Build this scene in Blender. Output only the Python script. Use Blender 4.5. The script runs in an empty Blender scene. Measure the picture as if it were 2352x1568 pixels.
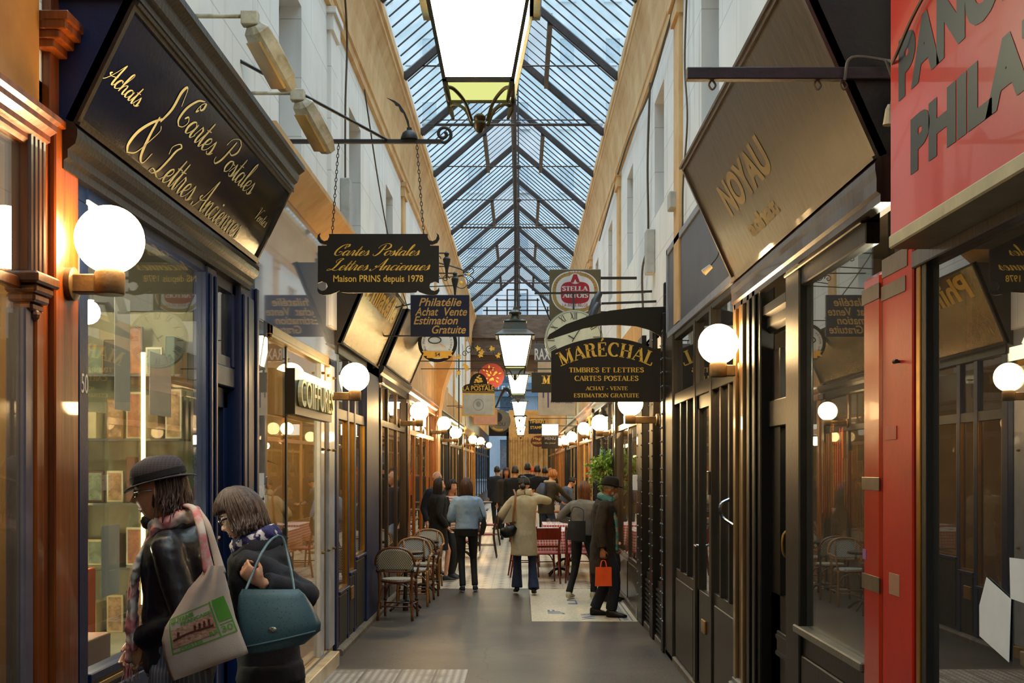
import bpy, bmesh, math, random
from mathutils import Vector, Matrix, Euler, noise as mnoise
PI = math.pi
SC = bpy.context.scene
COL = SC.collection
random.seed(7)

# ---------------------------------------------------------------- camera, sky, exposure
F = 2700.0                       # focal length in pixels of a 2352 px wide frame
CU, CV, EYE = 1197.0, 1072.0, 1.75
WL, WR = 1.72, 1.38              # the passage walls stand at x = -WL and x = +WR
cam_d = bpy.data.cameras.new('camera'); cam = bpy.data.objects.new('camera', cam_d); COL.objects.link(cam)
cam_d.sensor_width = 36.0; cam_d.lens = F / 2352 * 36
cam_d.shift_x = -(CU - 1176) / 2352; cam_d.shift_y = (CV - 784) / 2352
cam_d.clip_start = 0.05; cam_d.clip_end = 400
cam.location = (0, 0, EYE); cam.rotation_euler = (PI / 2, 0, 0)
SC.camera = cam

world = bpy.data.worlds.new('world'); SC.world = world; world.use_nodes = True
_n = world.node_tree.nodes; _l = world.node_tree.links; _n.clear()
_o = _n.new('ShaderNodeOutputWorld'); _b = _n.new('ShaderNodeBackground')
_t = _n.new('ShaderNodeTexCoord'); _s = _n.new('ShaderNodeSeparateXYZ'); _r = _n.new('ShaderNodeValToRGB')
_l.new(_t.outputs['Generated'], _s.inputs[0]); _l.new(_s.outputs['Z'], _r.inputs[0]); _l.new(_r.outputs[0], _b.inputs[0]); _l.new(_b.outputs[0], _o.inputs[0])
_r.color_ramp.elements[0].position = 0.38; _r.color_ramp.elements[0].color = (0.066, 0.092, 0.105, 1)
_r.color_ramp.elements[1].position = 0.95; _r.color_ramp.elements[1].color = (0.66, 0.76, 0.86, 1)
_b.inputs[1].default_value = 6.6     # an overcast sky: dimmer near the horizon than overhead
SC.view_settings.view_transform = 'Standard'; SC.view_settings.look = 'None'
SC.view_settings.exposure = 0.0; SC.view_settings.gamma = 1.0
SC.view_settings.use_curve_mapping = False
SC.cycles.sample_clamp_indirect = 4.0
SC.cycles.max_bounces = 8; SC.cycles.transparent_max_bounces = 16
SC.cycles.caustics_reflective = False; SC.cycles.caustics_refractive = False
GLOBE_L, LANTERN_L, INSIDE_L = 62.0, 20.0, 26.0

def YL(u): return F * WL / (CU - u)
def YR(u): return F * WR / (u - CU)
def ZA(v, y): return EYE + (CV - v) * y / F
def XA(u, y): return (u - CU) * y / F

# ---------------------------------------------------------------- mesh building
def V(*a): return Vector(a)
def catmull(pts, n=8):
    P = [Vector(p) for p in pts]
    if len(P) < 3: return P
    out = []
    E = [2 * P[0] - P[1]] + P + [2 * P[-1] - P[-2]]
    for i in range(1, len(E) - 2):
        a, b, c, d = E[i - 1], E[i], E[i + 1], E[i + 2]
        for k in range(n):
            t = k / n
            out.append(0.5 * ((2 * b) + (c - a) * t + (2 * a - 5 * b + 4 * c - d) * t * t + (3 * b - a - 3 * c + d) * t ** 3))
    out.append(P[-1]); return out

class MB:
    def __init__(s): s.v = []; s.f = []
    def add(s, vs, fs):
        k = len(s.v); s.v += [tuple(p) for p in vs]; s.f += [tuple(i + k for i in f) for f in fs]; return s
    def box(s, x0, x1, y0, y1, z0, z1):
        x0, x1 = min(x0, x1), max(x0, x1); y0, y1 = min(y0, y1), max(y0, y1); z0, z1 = min(z0, z1), max(z0, z1)
        return s.add([(x0, y0, z0), (x1, y0, z0), (x1, y1, z0), (x0, y1, z0), (x0, y0, z1), (x1, y0, z1), (x1, y1, z1), (x0, y1, z1)],
                     [(0, 3, 2, 1), (4, 5, 6, 7), (0, 1, 5, 4), (1, 2, 6, 5), (2, 3, 7, 6), (3, 0, 4, 7)])
    def bbox(s, x0, x1, y0, y1, z0, z1, b=0.004):
        """box with chamfered edges"""
        x0, x1 = min(x0, x1), max(x0, x1); y0, y1 = min(y0, y1), max(y0, y1); z0, z1 = min(z0, z1), max(z0, z1)
        bm = bmesh.new(); bmesh.ops.create_cube(bm, size=1)
        for v in bm.verts: v.co = Vector(((x0 + x1) / 2 + v.co.x * (x1 - x0), (y0 + y1) / 2 + v.co.y * (y1 - y0), (z0 + z1) / 2 + v.co.z * (z1 - z0)))
        b = min(b, (x1 - x0) * .4, (y1 - y0) * .4, (z1 - z0) * .4)
        bmesh.ops.bevel(bm, geom=bm.edges[:], offset=b, segments=1, affect='EDGES')
        s.bm(bm); return s
    def bm(s, bm, M=None):
        bm.verts.index_update()
        s.add([(M @ v.co if M else v.co) for v in bm.verts], [[v.index for v in f.verts] for f in bm.faces]); bm.free(); return s
    def obox(s, c, ax, h):
        c = Vector(c); A = [Vector(a).normalized() * k for a, k in zip(ax, h)]
        vs = [c + i * A[0] + j * A[1] + k * A[2] for k in (-1, 1) for (i, j) in ((-1, -1), (1, -1), (1, 1), (-1, 1))]
        return s.add(vs, [(0, 3, 2, 1), (4, 5, 6, 7), (0, 1, 5, 4), (1, 2, 6, 5), (2, 3, 7, 6), (3, 0, 4, 7)])
    def bar(s, a, b, w, h, up=(0, 0, 1)):
        a = Vector(a); b = Vector(b); d = b - a; u = Vector(up)
        if abs(d.normalized().dot(u)) > .95: u = Vector((1, 0, 0))
        x = d.cross(u).normalized(); z = x.cross(d).normalized()
        return s.obox((a + b) / 2, (d, x, z), (d.length / 2, w / 2, h / 2))
    def rings(s, R, closed=False, cap=True):
        k = len(s.v); n = len(R[0])
        for r in R: s.v += [tuple(p) for p in r]
        m = len(R)
        for i in range(m if closed else m - 1):
            a = k + i * n; b = k + ((i + 1) % m) * n
            for j in range(n): s.f.append((a + j, a + (j + 1) % n, b + (j + 1) % n, b + j))
        if cap and not closed:
            s.f.append(tuple(k + j for j in range(n))[::-1]); s.f.append(tuple(k + (m - 1) * n + j for j in range(n)))
        return s
    def tube(s, pts, r, seg=8, closed=False, side=None, cap=True):
        """pts: path; r: number, list of numbers or list of (rx, ry); side: direction of rx"""
        P = [Vector(p) for p in pts]; n = len(P)
        if not isinstance(r, (list, tuple)): r = [r] * n
        if len(r) != n:
            r0 = r; r = []
            for i in range(n):
                t = i / (n - 1) * (len(r0) - 1); j = min(int(t), len(r0) - 2); q = t - j
                a, b = r0[j], r0[j + 1]
                if isinstance(a, tuple): r.append((a[0] * (1 - q) + b[0] * q, a[1] * (1 - q) + b[1] * q))
                else: r.append(a * (1 - q) + b * q)
        R = []; prev = None
        for i in range(n):
            if closed: d = P[(i + 1) % n] - P[i - 1]
            else: d = P[min(i + 1, n - 1)] - P[max(i - 1, 0)]
            d = d.normalized() if d.length > 1e-9 else Vector((0, 0, 1))
            if side is not None: x = Vector(side)
            elif prev is None: x = Vector((1, 0, 0)) if abs(d.x) < .8 else Vector((0, 1, 0))
            else: x = prev
            x = (x - d * x.dot(d)); x = x.normalized() if x.length > 1e-6 else Vector((0, 1, 0)); prev = x
            y = d.cross(x)
            rx, ry = r[i] if isinstance(r[i], tuple) else (r[i], r[i])
            R.append([P[i] + x * rx * math.cos(2 * PI * j / seg) + y * ry * math.sin(2 * PI * j / seg) for j in range(seg)])
        return s.rings(R, closed, cap)
    def lathe(s, prof, c=(0, 0, 0), seg=20, ax='z', M=None):
        R = []
        for r, z in prof:
            r = max(r, 1e-4); ring = []
            for j in range(seg):
                a = 2 * PI * j / seg; p = Vector((r * math.cos(a), r * math.sin(a), z))
                if ax == 'x': p = Vector((p.z, p.x, p.y))
                if ax == 'y': p = Vector((p.x, -p.z, p.y)) if False else Vector((p.x, p.z, -p.y))
                if M: p = M @ p
                ring.append(p + Vector(c))
            R.append(ring)
        return s.rings(R)
    def sphere(s, c, r, seg=24, rg=16, sc=(1, 1, 1), M=None):
        R = []
        for i in range(rg + 1):
            t = PI * i / rg; rr = max(math.sin(t), 1e-3); ring = []
            for j in range(seg):
                a = 2 * PI * j / seg; p = Vector((rr * math.cos(a) * sc[0], rr * math.sin(a) * sc[1], -math.cos(t) * sc[2])) * r
                if M: p = M @ p
                ring.append(p + Vector(c))
            R.append(ring)
        return s.rings(R)
    def prism(s, poly, o, ux, uy, d):
        """flat outline poly (2D, in ux/uy) at o, extruded by d along the normal"""
        o = Vector(o); ux = Vector(ux).normalized(); uy = Vector(uy).normalized(); n = ux.cross(uy)
        k = len(s.v); m = len(poly)
        area = sum(poly[i][0] * poly[(i + 1) % m][1] - poly[(i + 1) % m][0] * poly[i][1] for i in range(m))
        if area < 0: poly = poly[::-1]
        a = [o + ux * p[0] + uy * p[1] for p in poly]; b = [p + n * d for p in a]
        s.v += [tuple(p) for p in a + b]
        if d < 0: a, b = b, a
        s.f.append(tuple(k + i for i in range(m))[::-1]); s.f.append(tuple(k + m + i for i in range(m)))
        for i in range(m): s.f.append((k + i, k + (i + 1) % m, k + m + (i + 1) % m, k + m + i))
        return s
    def quad(s, a, b, c, d): return s.add([a, b, c, d], [(0, 1, 2, 3)])
    def grid(s, fn, nu, nv, thick=0):
        k = len(s.v)
        for i in range(nu + 1):
            for j in range(nv + 1): s.v.append(tuple(fn(i / nu, j / nv)))
        for i in range(nu):
            for j in range(nv):
                a = k + i * (nv + 1) + j; s.f.append((a, a + nv + 1, a + nv + 2, a + 1))
        return s
    def xf(s, M):
        s.v = [tuple(M @ Vector(p)) for p in s.v]; return s
    def build(s, name, m, parent=None, smooth=None, world=False, remesh=None, disp=None, solid=None, sub=0, recalc=False, weld=False):
        """links the shapes as one object. world=True: coordinates are world coordinates."""
        off = Vector((0, 0, 0))
        if parent is None:
            if s.v:
                xs = [p[0] for p in s.v]; ys = [p[1] for p in s.v]; zs = [p[2] for p in s.v]
                off = Vector(((min(xs) + max(xs)) / 2, (min(ys) + max(ys)) / 2, min(zs)))
        elif world:
            p = parent; off = Vector((0, 0, 0))
            while p is not None: off += p.location; p = p.parent
        me = bpy.data.meshes.new(name)
        me.from_pydata([(p[0] - off.x, p[1] - off.y, p[2] - off.z) for p in s.v], [], s.f); me.update()
        if recalc or remesh or weld:
            bm = bmesh.new(); bm.from_mesh(me)
            if weld: bmesh.ops.remove_doubles(bm, verts=bm.verts[:], dist=1e-4)
            bmesh.ops.recalc_face_normals(bm, faces=bm.faces[:]); bm.to_mesh(me); bm.free()
        if isinstance(m, (list, tuple)):
            for q in m: me.materials.append(q)
        else: me.materials.append(m)
        o = bpy.data.objects.new(name, me); COL.objects.link(o)
        if parent is None: o.location = off
        else: o.parent = parent
        if remesh:
            r = o.modifiers.new('r', 'REMESH'); r.mode = 'VOXEL'; r.voxel_size = remesh; r.use_smooth_shade = True
            sm = o.modifiers.new('s', 'SMOOTH'); sm.factor = .5; sm.iterations = 4
        if sub:
            q = o.modifiers.new('u', 'SUBSURF'); q.levels = q.render_levels = sub
        if disp:
            st, sz = disp; tx = bpy.data.textures.new('t', 'CLOUDS'); tx.noise_scale = sz
            q = o.modifiers.new('d', 'DISPLACE'); q.texture = tx; q.strength = st; q.mid_level = .5; q.texture_coords = 'LOCAL'
        if solid:
            q = o.modifiers.new('so', 'SOLIDIFY'); q.thickness = solid; q.offset = 0
        if smooth or sub:
            if smooth == 'auto':
                for p in me.polygons: p.use_smooth = True
                try:
                    me.set_sharp_from_angle(angle=math.radians(40))
                except Exception: pass
            else:
                for p in me.polygons: p.use_smooth = True
        return o

def tag(o, label=None, cat=None, group=None, kind=None):
    if label: o['label'] = label
    if cat: o['category'] = cat
    if group: o['group'] = group
    if kind: o['kind'] = kind
    return o
def thing(name, label, cat, loc=(0, 0, 0), rz=0, group=None):
    o = bpy.data.objects.new(name, None); COL.objects.link(o); o.location = loc; o.rotation_euler = (0, 0, rz)
    o.empty_display_size = .05
    return tag(o, label, cat, group)
def struct(name, mb, m, **k):
    return tag(mb.build(name, m, **k), kind='structure')
def kids(o): return [c for c in bpy.data.objects if c.parent == o]
def dup(root, loc, rz=None, label=None, group=None, sc=None):
    def rec(o, parent):
        c = o.copy(); COL.objects.link(c)
        if parent is not None: c.parent = parent
        for ch in kids(o): rec(ch, c)
        return c
    r = rec(root, None); r.location = loc
    if rz is not None: r.rotation_euler = (0, 0, rz)
    if sc: r.scale = sc
    if label: r['label'] = label
    if group: r['group'] = group
    return r

# ---------------------------------------------------------------- materials
def hexl(h):
    h = h.lstrip('#'); c = [int(h[i:i + 2], 16) / 255 for i in (0, 2, 4)]
    return tuple(((x / 12.92) if x <= .04045 else ((x + .055) / 1.055) ** 2.4) for x in c) + (1,)
def col(c):
    return hexl(c) if isinstance(c, str) else (tuple(c) + (1,))[:4]
MATS = {}
def pm(name, c, rough=.5, metal=0, c2=None, var=.12, scale=6, bump=.15, bscale=40, stretch=(1, 1, 1), coat=0, sheen=0, sss=0, spec=.5, dirt=0):
    """principled material with noise in colour and surface"""
    if name in MATS: return MATS[name]
    m = bpy.data.materials.new(name); m.use_nodes = True; nt = m.node_tree; N = nt.nodes; L = nt.links
    b = N['Principled BSDF']; c = col(c); c2 = col(c2) if c2 else tuple(max(0, x * (1 - var * 2.2)) for x in c[:3]) + (1,)
    tc = N.new('ShaderNodeTexCoord'); mp = N.new('ShaderNodeMapping'); mp.inputs['Scale'].default_value = stretch
    L.new(tc.outputs['Object'], mp.inputs[0])
    nz = N.new('ShaderNodeTexNoise'); nz.inputs['Scale'].default_value = scale; nz.inputs['Detail'].default_value = 5; nz.inputs['Roughness'].default_value = .6
    L.new(mp.outputs[0], nz.inputs[0])
    cr = N.new('ShaderNodeValToRGB'); cr.color_ramp.elements[0].position = .32; cr.color_ramp.elements[1].position = .68
    cr.color_ramp.elements[0].color = c2; cr.color_ramp.elements[1].color = c
    L.new(nz.outputs[0], cr.inputs[0]); out = cr.outputs[0]
    if dirt:
        n3 = N.new('ShaderNodeTexNoise'); n3.inputs['Scale'].default_value = scale * 2.7; n3.inputs['Detail'].default_value = 8; L.new(mp.outputs[0], n3.inputs[0])
        r3 = N.new('ShaderNodeValToRGB'); r3.color_ramp.elements[0].position = .55; r3.color_ramp.elements[1].position = .75
        r3.color_ramp.elements[0].color = (0, 0, 0, 1); r3.color_ramp.elements[1].color = (dirt, dirt, dirt, 1); L.new(n3.outputs[0], r3.inputs[0])
        mx = N.new('ShaderNodeMix'); mx.data_type = 'RGBA'; L.new(r3.outputs[0], mx.inputs[0]); L.new(out, mx.inputs[6]); mx.inputs[7].default_value = (c[0] * .3, c[1] * .28, c[2] * .25, 1)
        out = mx.outputs[2]
    L.new(out, b.inputs['Base Color'])
    b.inputs['Roughness'].default_value = rough; b.inputs['Metallic'].default_value = metal
    b.inputs['Coat Weight'].default_value = coat; b.inputs['Specular IOR Level'].default_value = spec
    if sheen: b.inputs['Sheen Weight'].default_value = sheen
    if sss: b.inputs['Subsurface Weight'].default_value = sss; b.inputs['Subsurface Radius'].default_value = (.01, .004, .002)
    if bump:
        n2 = N.new('ShaderNodeTexNoise'); n2.inputs['Scale'].default_value = bscale; n2.inputs['Detail'].default_value = 6; L.new(mp.outputs[0], n2.inputs[0])
        bp = N.new('ShaderNodeBump'); bp.inputs['Strength'].default_value = bump; bp.inputs['Distance'].default_value = .01
        L.new(n2.outputs[0], bp.inputs['Height']); L.new(bp.outputs[0], b.inputs['Normal'])
    MATS[name] = m; return m
def wood(name, c, c2, rough=.35, coat=.3, axis='z', bump=.12):
    s = {'z': (14, 14, .8), 'y': (14, .8, 14), 'x': (.8, 14, 14)}[axis]
    return pm(name, c, rough, c2=c2, scale=1.6, bump=bump, bscale=3, stretch=s, coat=coat)
def emis(name, c, s):
    if name in MATS: return MATS[name]
    m = bpy.data.materials.new(name); m.use_nodes = True; nt = m.node_tree; nt.nodes.clear()
    o = nt.nodes.new('ShaderNodeOutputMaterial'); e = nt.nodes.new('ShaderNodeEmission'); e.inputs[0].default_value = col(c); e.inputs[1].default_value = s
    nt.links.new(e.outputs[0], o.inputs[0]); MATS[name] = m; return m
def glassm(name, tint=(1, 1, 1), refl=1.0, dirt=.03, rough=.0, ior=1.6, dcol=(.5, .5, .5)):
    if name in MATS: return MATS[name]
    m = bpy.data.materials.new(name); m.use_nodes = True; nt = m.node_tree; N = nt.nodes; L = nt.links; N.clear()
    o = N.new('ShaderNodeOutputMaterial'); t = N.new('ShaderNodeBsdfTransparent'); t.inputs[0].default_value = col(tint)
    g = N.new('ShaderNodeBsdfGlossy'); g.inputs['Roughness'].default_value = rough
    d = N.new('ShaderNodeBsdfDiffuse'); d.inputs[0].default_value = col(dcol)
    fr = N.new('ShaderNodeFresnel'); ge = N.new('ShaderNodeNewGeometry'); mi = N.new('ShaderNodeMix'); mi.inputs[2].default_value = ior; mi.inputs[3].default_value = 1 / ior; L.new(ge.outputs['Backfacing'], mi.inputs[0]); L.new(mi.outputs[0], fr.inputs[0])
    mu = N.new('ShaderNodeMath'); mu.operation = 'MULTIPLY'; mu.use_clamp = True; mu.inputs[1].default_value = refl; L.new(fr.outputs[0], mu.inputs[0])
    m1 = N.new('ShaderNodeMixShader'); m1.inputs[0].default_value = dirt; L.new(t.outputs[0], m1.inputs[1]); L.new(d.outputs[0], m1.inputs[2])
    m2 = N.new('ShaderNodeMixShader'); L.new(mu.outputs[0], m2.inputs[0]); L.new(m1.outputs[0], m2.inputs[1]); L.new(g.outputs[0], m2.inputs[2])
    L.new(m2.outputs[0], o.inputs[0]); MATS[name] = m; return m
def nodemat(name, fn, rough=.5, bump=0):
    """material whose colour comes from a small node graph: fn(N, L, coord_socket) -> colour socket"""
    if name in MATS: return MATS[name]
    m = bpy.data.materials.new(name); m.use_nodes = True; N = m.node_tree.nodes; L = m.node_tree.links
    tc = N.new('ShaderNodeTexCoord'); c = fn(N, L, tc.outputs['Object']); b = N['Principled BSDF']
    L.new(c, b.inputs['Base Color']); b.inputs['Roughness'].default_value = rough
    if bump:
        n2 = N.new('ShaderNodeTexNoise'); n2.inputs['Scale'].default_value = 30; n2.inputs['Detail'].default_value = 6; L.new(tc.outputs['Object'], n2.inputs[0])
        bp = N.new('ShaderNodeBump'); bp.inputs['Strength'].default_value = bump; bp.inputs['Distance'].default_value = .01
        L.new(n2.outputs[0], bp.inputs['Height']); L.new(bp.outputs[0], b.inputs['Normal'])
    MATS[name] = m; return m
def mth(N, L, op, a, b=None, c=None):
    n = N.new('ShaderNodeMath'); n.operation = op
    for i, q in enumerate((a, b, c)):
        if q is None: continue
        if isinstance(q, (int, float)): n.inputs[i].default_value = q
        else: L.new(q, n.inputs[i])
    return n.outputs[0]
def mixc(N, L, f, a, b):
    n = N.new('ShaderNodeMix'); n.data_type = 'RGBA'
    if isinstance(f, (int, float)): n.inputs[0].default_value = f
    else: L.new(f, n.inputs[0])
    for i, q in ((6, a), (7, b)):
        if isinstance(q, (tuple, str)): n.inputs[i].default_value = col(q)
        else: L.new(q, n.inputs[i])
    return n.outputs[2]
def noisen(N, L, co, s, d=4, lo=.4, hi=.6):
    n = N.new('ShaderNodeTexNoise'); n.inputs['Scale'].default_value = s; n.inputs['Detail'].default_value = d; L.new(co, n.inputs[0])
    r = N.new('ShaderNodeMapRange'); r.inputs[1].default_value = lo; r.inputs[2].default_value = hi; L.new(n.outputs[0], r.inputs[0]); return r.outputs[0]
def sepxyz(N, L, co):
    n = N.new('ShaderNodeSeparateXYZ'); L.new(co, n.inputs[0]); return n.outputs
# ---------------------------------------------------------------- lettering
def bfont(t, size=1, shear=0, bold=0, space=1.0):
    cu = bpy.data.curves.new('t', 'FONT'); cu.body = t; cu.size = size; cu.shear = shear; cu.offset = bold; cu.space_character = space
    cu.resolution_u = 4
    ob = bpy.data.objects.new('t', cu); COL.objects.link(ob)
    me = bpy.data.meshes.new_from_object(ob.evaluated_get(bpy.context.evaluated_depsgraph_get()))
    vs = [(v.co.x, v.co.y) for v in me.vertices]; fs = [tuple(p.vertices) for p in me.polygons]
    bpy.data.objects.remove(ob); bpy.data.curves.remove(cu); bpy.data.meshes.remove(me)
    return vs, fs
def put2d(mb, vs, fs, o, ux, uy, w=None, h=None, x=0, y=0, center=True, lift=.0):
    """places flat lettering on the plane o/ux/uy, fitted to width w and height h"""
    if not vs: return
    o = Vector(o); ux = Vector(ux).normalized(); uy = Vector(uy).normalized(); n = ux.cross(uy)
    x0 = min(p[0] for p in vs); x1 = max(p[0] for p in vs); y0 = min(p[1] for p in vs); y1 = max(p[1] for p in vs)
    sx = w / (x1 - x0) if w else None; sy = h / (y1 - y0) if h else None
    sx = sx or sy or 1; sy = sy or sx
    cx = (x0 + x1) / 2 if center else x0
    mb.add([o + ux * (x + (p[0] - cx) * sx) + uy * (y + (p[1] - y0) * sy) + n * lift for p in vs], fs)
# calligraphic strokes: thin going up, thick coming down
SCRIPT = {
 'a': ([[(.30, .33), (.22, .42), (.10, .36), (.03, .18), (.08, .02), (.18, .04), (.28, .20), (.34, .42)], [(.34, .42), (.31, .10), (.38, .0), (.50, .14)]], .47),
 'c': ([[(.0, .12), (.06, .26), (.20, .42), (.29, .36)], [(.29, .34), (.20, .42), (.10, .34), (.04, .14), (.12, .0), (.24, .04), (.36, .16)]], .34),
 'd': ([[(.30, .33), (.22, .42), (.10, .36), (.03, .18), (.08, .02), (.18, .04), (.30, .22), (.36, .5)], [(.40, .98), (.36, .6), (.32, .10), (.38, .0), (.50, .14)]], .47),
 'e': ([[(.02, .14), (.20, .22), (.27, .34), (.20, .42)], [(.20, .42), (.10, .34), (.05, .14), (.12, .0), (.24, .04), (.36, .16)]], .33),
 'h': ([[(.0, .1), (.14, .6), (.2, .9), (.14, .98)], [(.14, .98), (.08, .8), (.05, .4), (.04, .0)], [(.04, .05), (.12, .3), (.24, .42), (.29, .34)], [(.29, .36), (.27, .10), (.33, .0), (.45, .14)]], .43),
 'i': ([[(-.02, .12), (.04, .3), (.08, .42)], [(.08, .42), (.05, .10), (.11, .0), (.22, .14)], [(.10, .60), (.10, .54)]], .2),
 'l': ([[(-.02, .12), (.08, .4), (.18, .82), (.13, .98)], [(.13, .98), (.07, .8), (.04, .3), (.07, .02), (.20, .14)]], .18),
 'n': ([[(-.02, .2), (.04, .38), (.08, .40)], [(.08, .42), (.06, .2), (.05, .0)], [(.05, .06), (.14, .32), (.25, .42), (.29, .34)], [(.29, .36), (.27, .10), (.33, .0), (.45, .14)]], .43),
 'o': ([[(.20, .42), (.08, .34), (.03, .14), (.12, .0)], [(.12, .0), (.26, .08), (.31, .28), (.22, .42), (.34, .36), (.42, .38)]], .38),
 'r': ([[(-.02, .12), (.06, .36), (.10, .48)], [(.10, .46), (.18, .40), (.20, .36)], [(.20, .38), (.17, .10), (.23, .0), (.34, .14)]], .32),
 's': ([[(-.02, .10), (.08, .30), (.14, .47)], [(.14, .46), (.20, .26), (.20, .06), (.10, .0), (.02, .06)], [(.1, .0), (.24, .04), (.32, .14)]], .30),
 't': ([[(-.02, .12), (.06, .4), (.12, .78)], [(.13, .80), (.08, .3), (.10, .03), (.16, .0), (.25, .14)], [(.0, .50), (.12, .52), (.24, .54)]], .23),
 'C': ([[(.58, .70), (.50, .62), (.52, .86), (.64, .98), (.70, .84), (.62, .74), (.50, .84)], [(.56, 1.0), (.30, .86), (.12, .50), (.14, .14), (.30, .0)], [(.30, .0), (.46, .06), (.54, .24), (.42, .36), (.32, .26)]], .62),
 'P': ([[(.36, .92), (.33, .60), (.26, .2), (.10, -.02), (-.04, .04), (-.06, .14)], [(.02, .62), (.10, .88), (.40, 1.04), (.66, .96)], [(.66, .96), (.72, .72), (.56, .52), (.34, .54)]], .62),
 'L': ([[(.16, .62), (.10, .82), (.30, 1.0), (.46, .96)], [(.46, .96), (.34, .80), (.30, .50), (.22, .16), (.06, .0)], [(.06, .0), (-.10, -.02), (-.06, .10), (.10, .08), (.40, -.02), (.60, .12)]], .56),
 'A': ([[(-.16, .10), (-.14, -.02), (-.02, .0), (.20, .36), (.42, .94), (.46, 1.0)], [(.46, 1.0), (.44, .6), (.44, .1), (.50, .0), (.60, .14)], [(.10, .40), (.04, .32), (.16, .26), (.44, .36), (.50, .40)]], .58),
 'V': ([[(.06, .70), (.02, .86), (.14, .98), (.24, .92)], [(.22, .94), (.22, .5), (.20, .0)], [(.20, .0), (.34, .4), (.52, .86), (.66, .98), (.72, .9)]], .5),
 '&': ([[(.86, .92), (.72, 1.16), (.60, 1.06), (.62, .80), (.50, .56)], [(.50, .60), (.26, .46), (.04, .26), (-.02, .06), (.08, -.04)], [(.08, -.04), (.34, .04), (.56, .30), (.66, .46), (.60, .52)], [(.40, .60), (.44, .30), (.54, .04), (.72, -.02), (.84, .16)]], .9),
}
def script_text(t, thick=.075, thin=.018, shear=.35):
    vs, fs = [], []; x = 0
    for ch in t:
        if ch == ' ': x += .34; continue
        st, adv = SCRIPT[ch]
        for s in st:
            P = catmull([(p[0], p[1], 0) for p in s], 6); n = len(P); L_, R_ = [], []
            for i, p in enumerate(P):
                d = P[min(i + 1, n - 1)] - P[max(i - 1, 0)]; d = d.normalized() if d.length > 0 else Vector((0, 1, 0))
                e = math.sin(PI * i / (n - 1)) ** .5 if n > 2 else 1
                w = thin + (thick - thin) * max(0, -d.y) ** 1.2 * (.25 + .75 * e)
                q = Vector((-d.y, d.x, 0)) * w / 2
                L_.append(p + q); R_.append(p - q)
            k = len(vs)
            for a, b in zip(L_, R_):
                vs.append((a.x + x + a.y * shear, a.y)); vs.append((b.x + x + b.y * shear, b.y))
            for i in range(n - 1): fs.append((k + 2 * i, k + 2 * i + 1, k + 2 * i + 3, k + 2 * i + 2))
        x += adv
    return vs, fs
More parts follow.
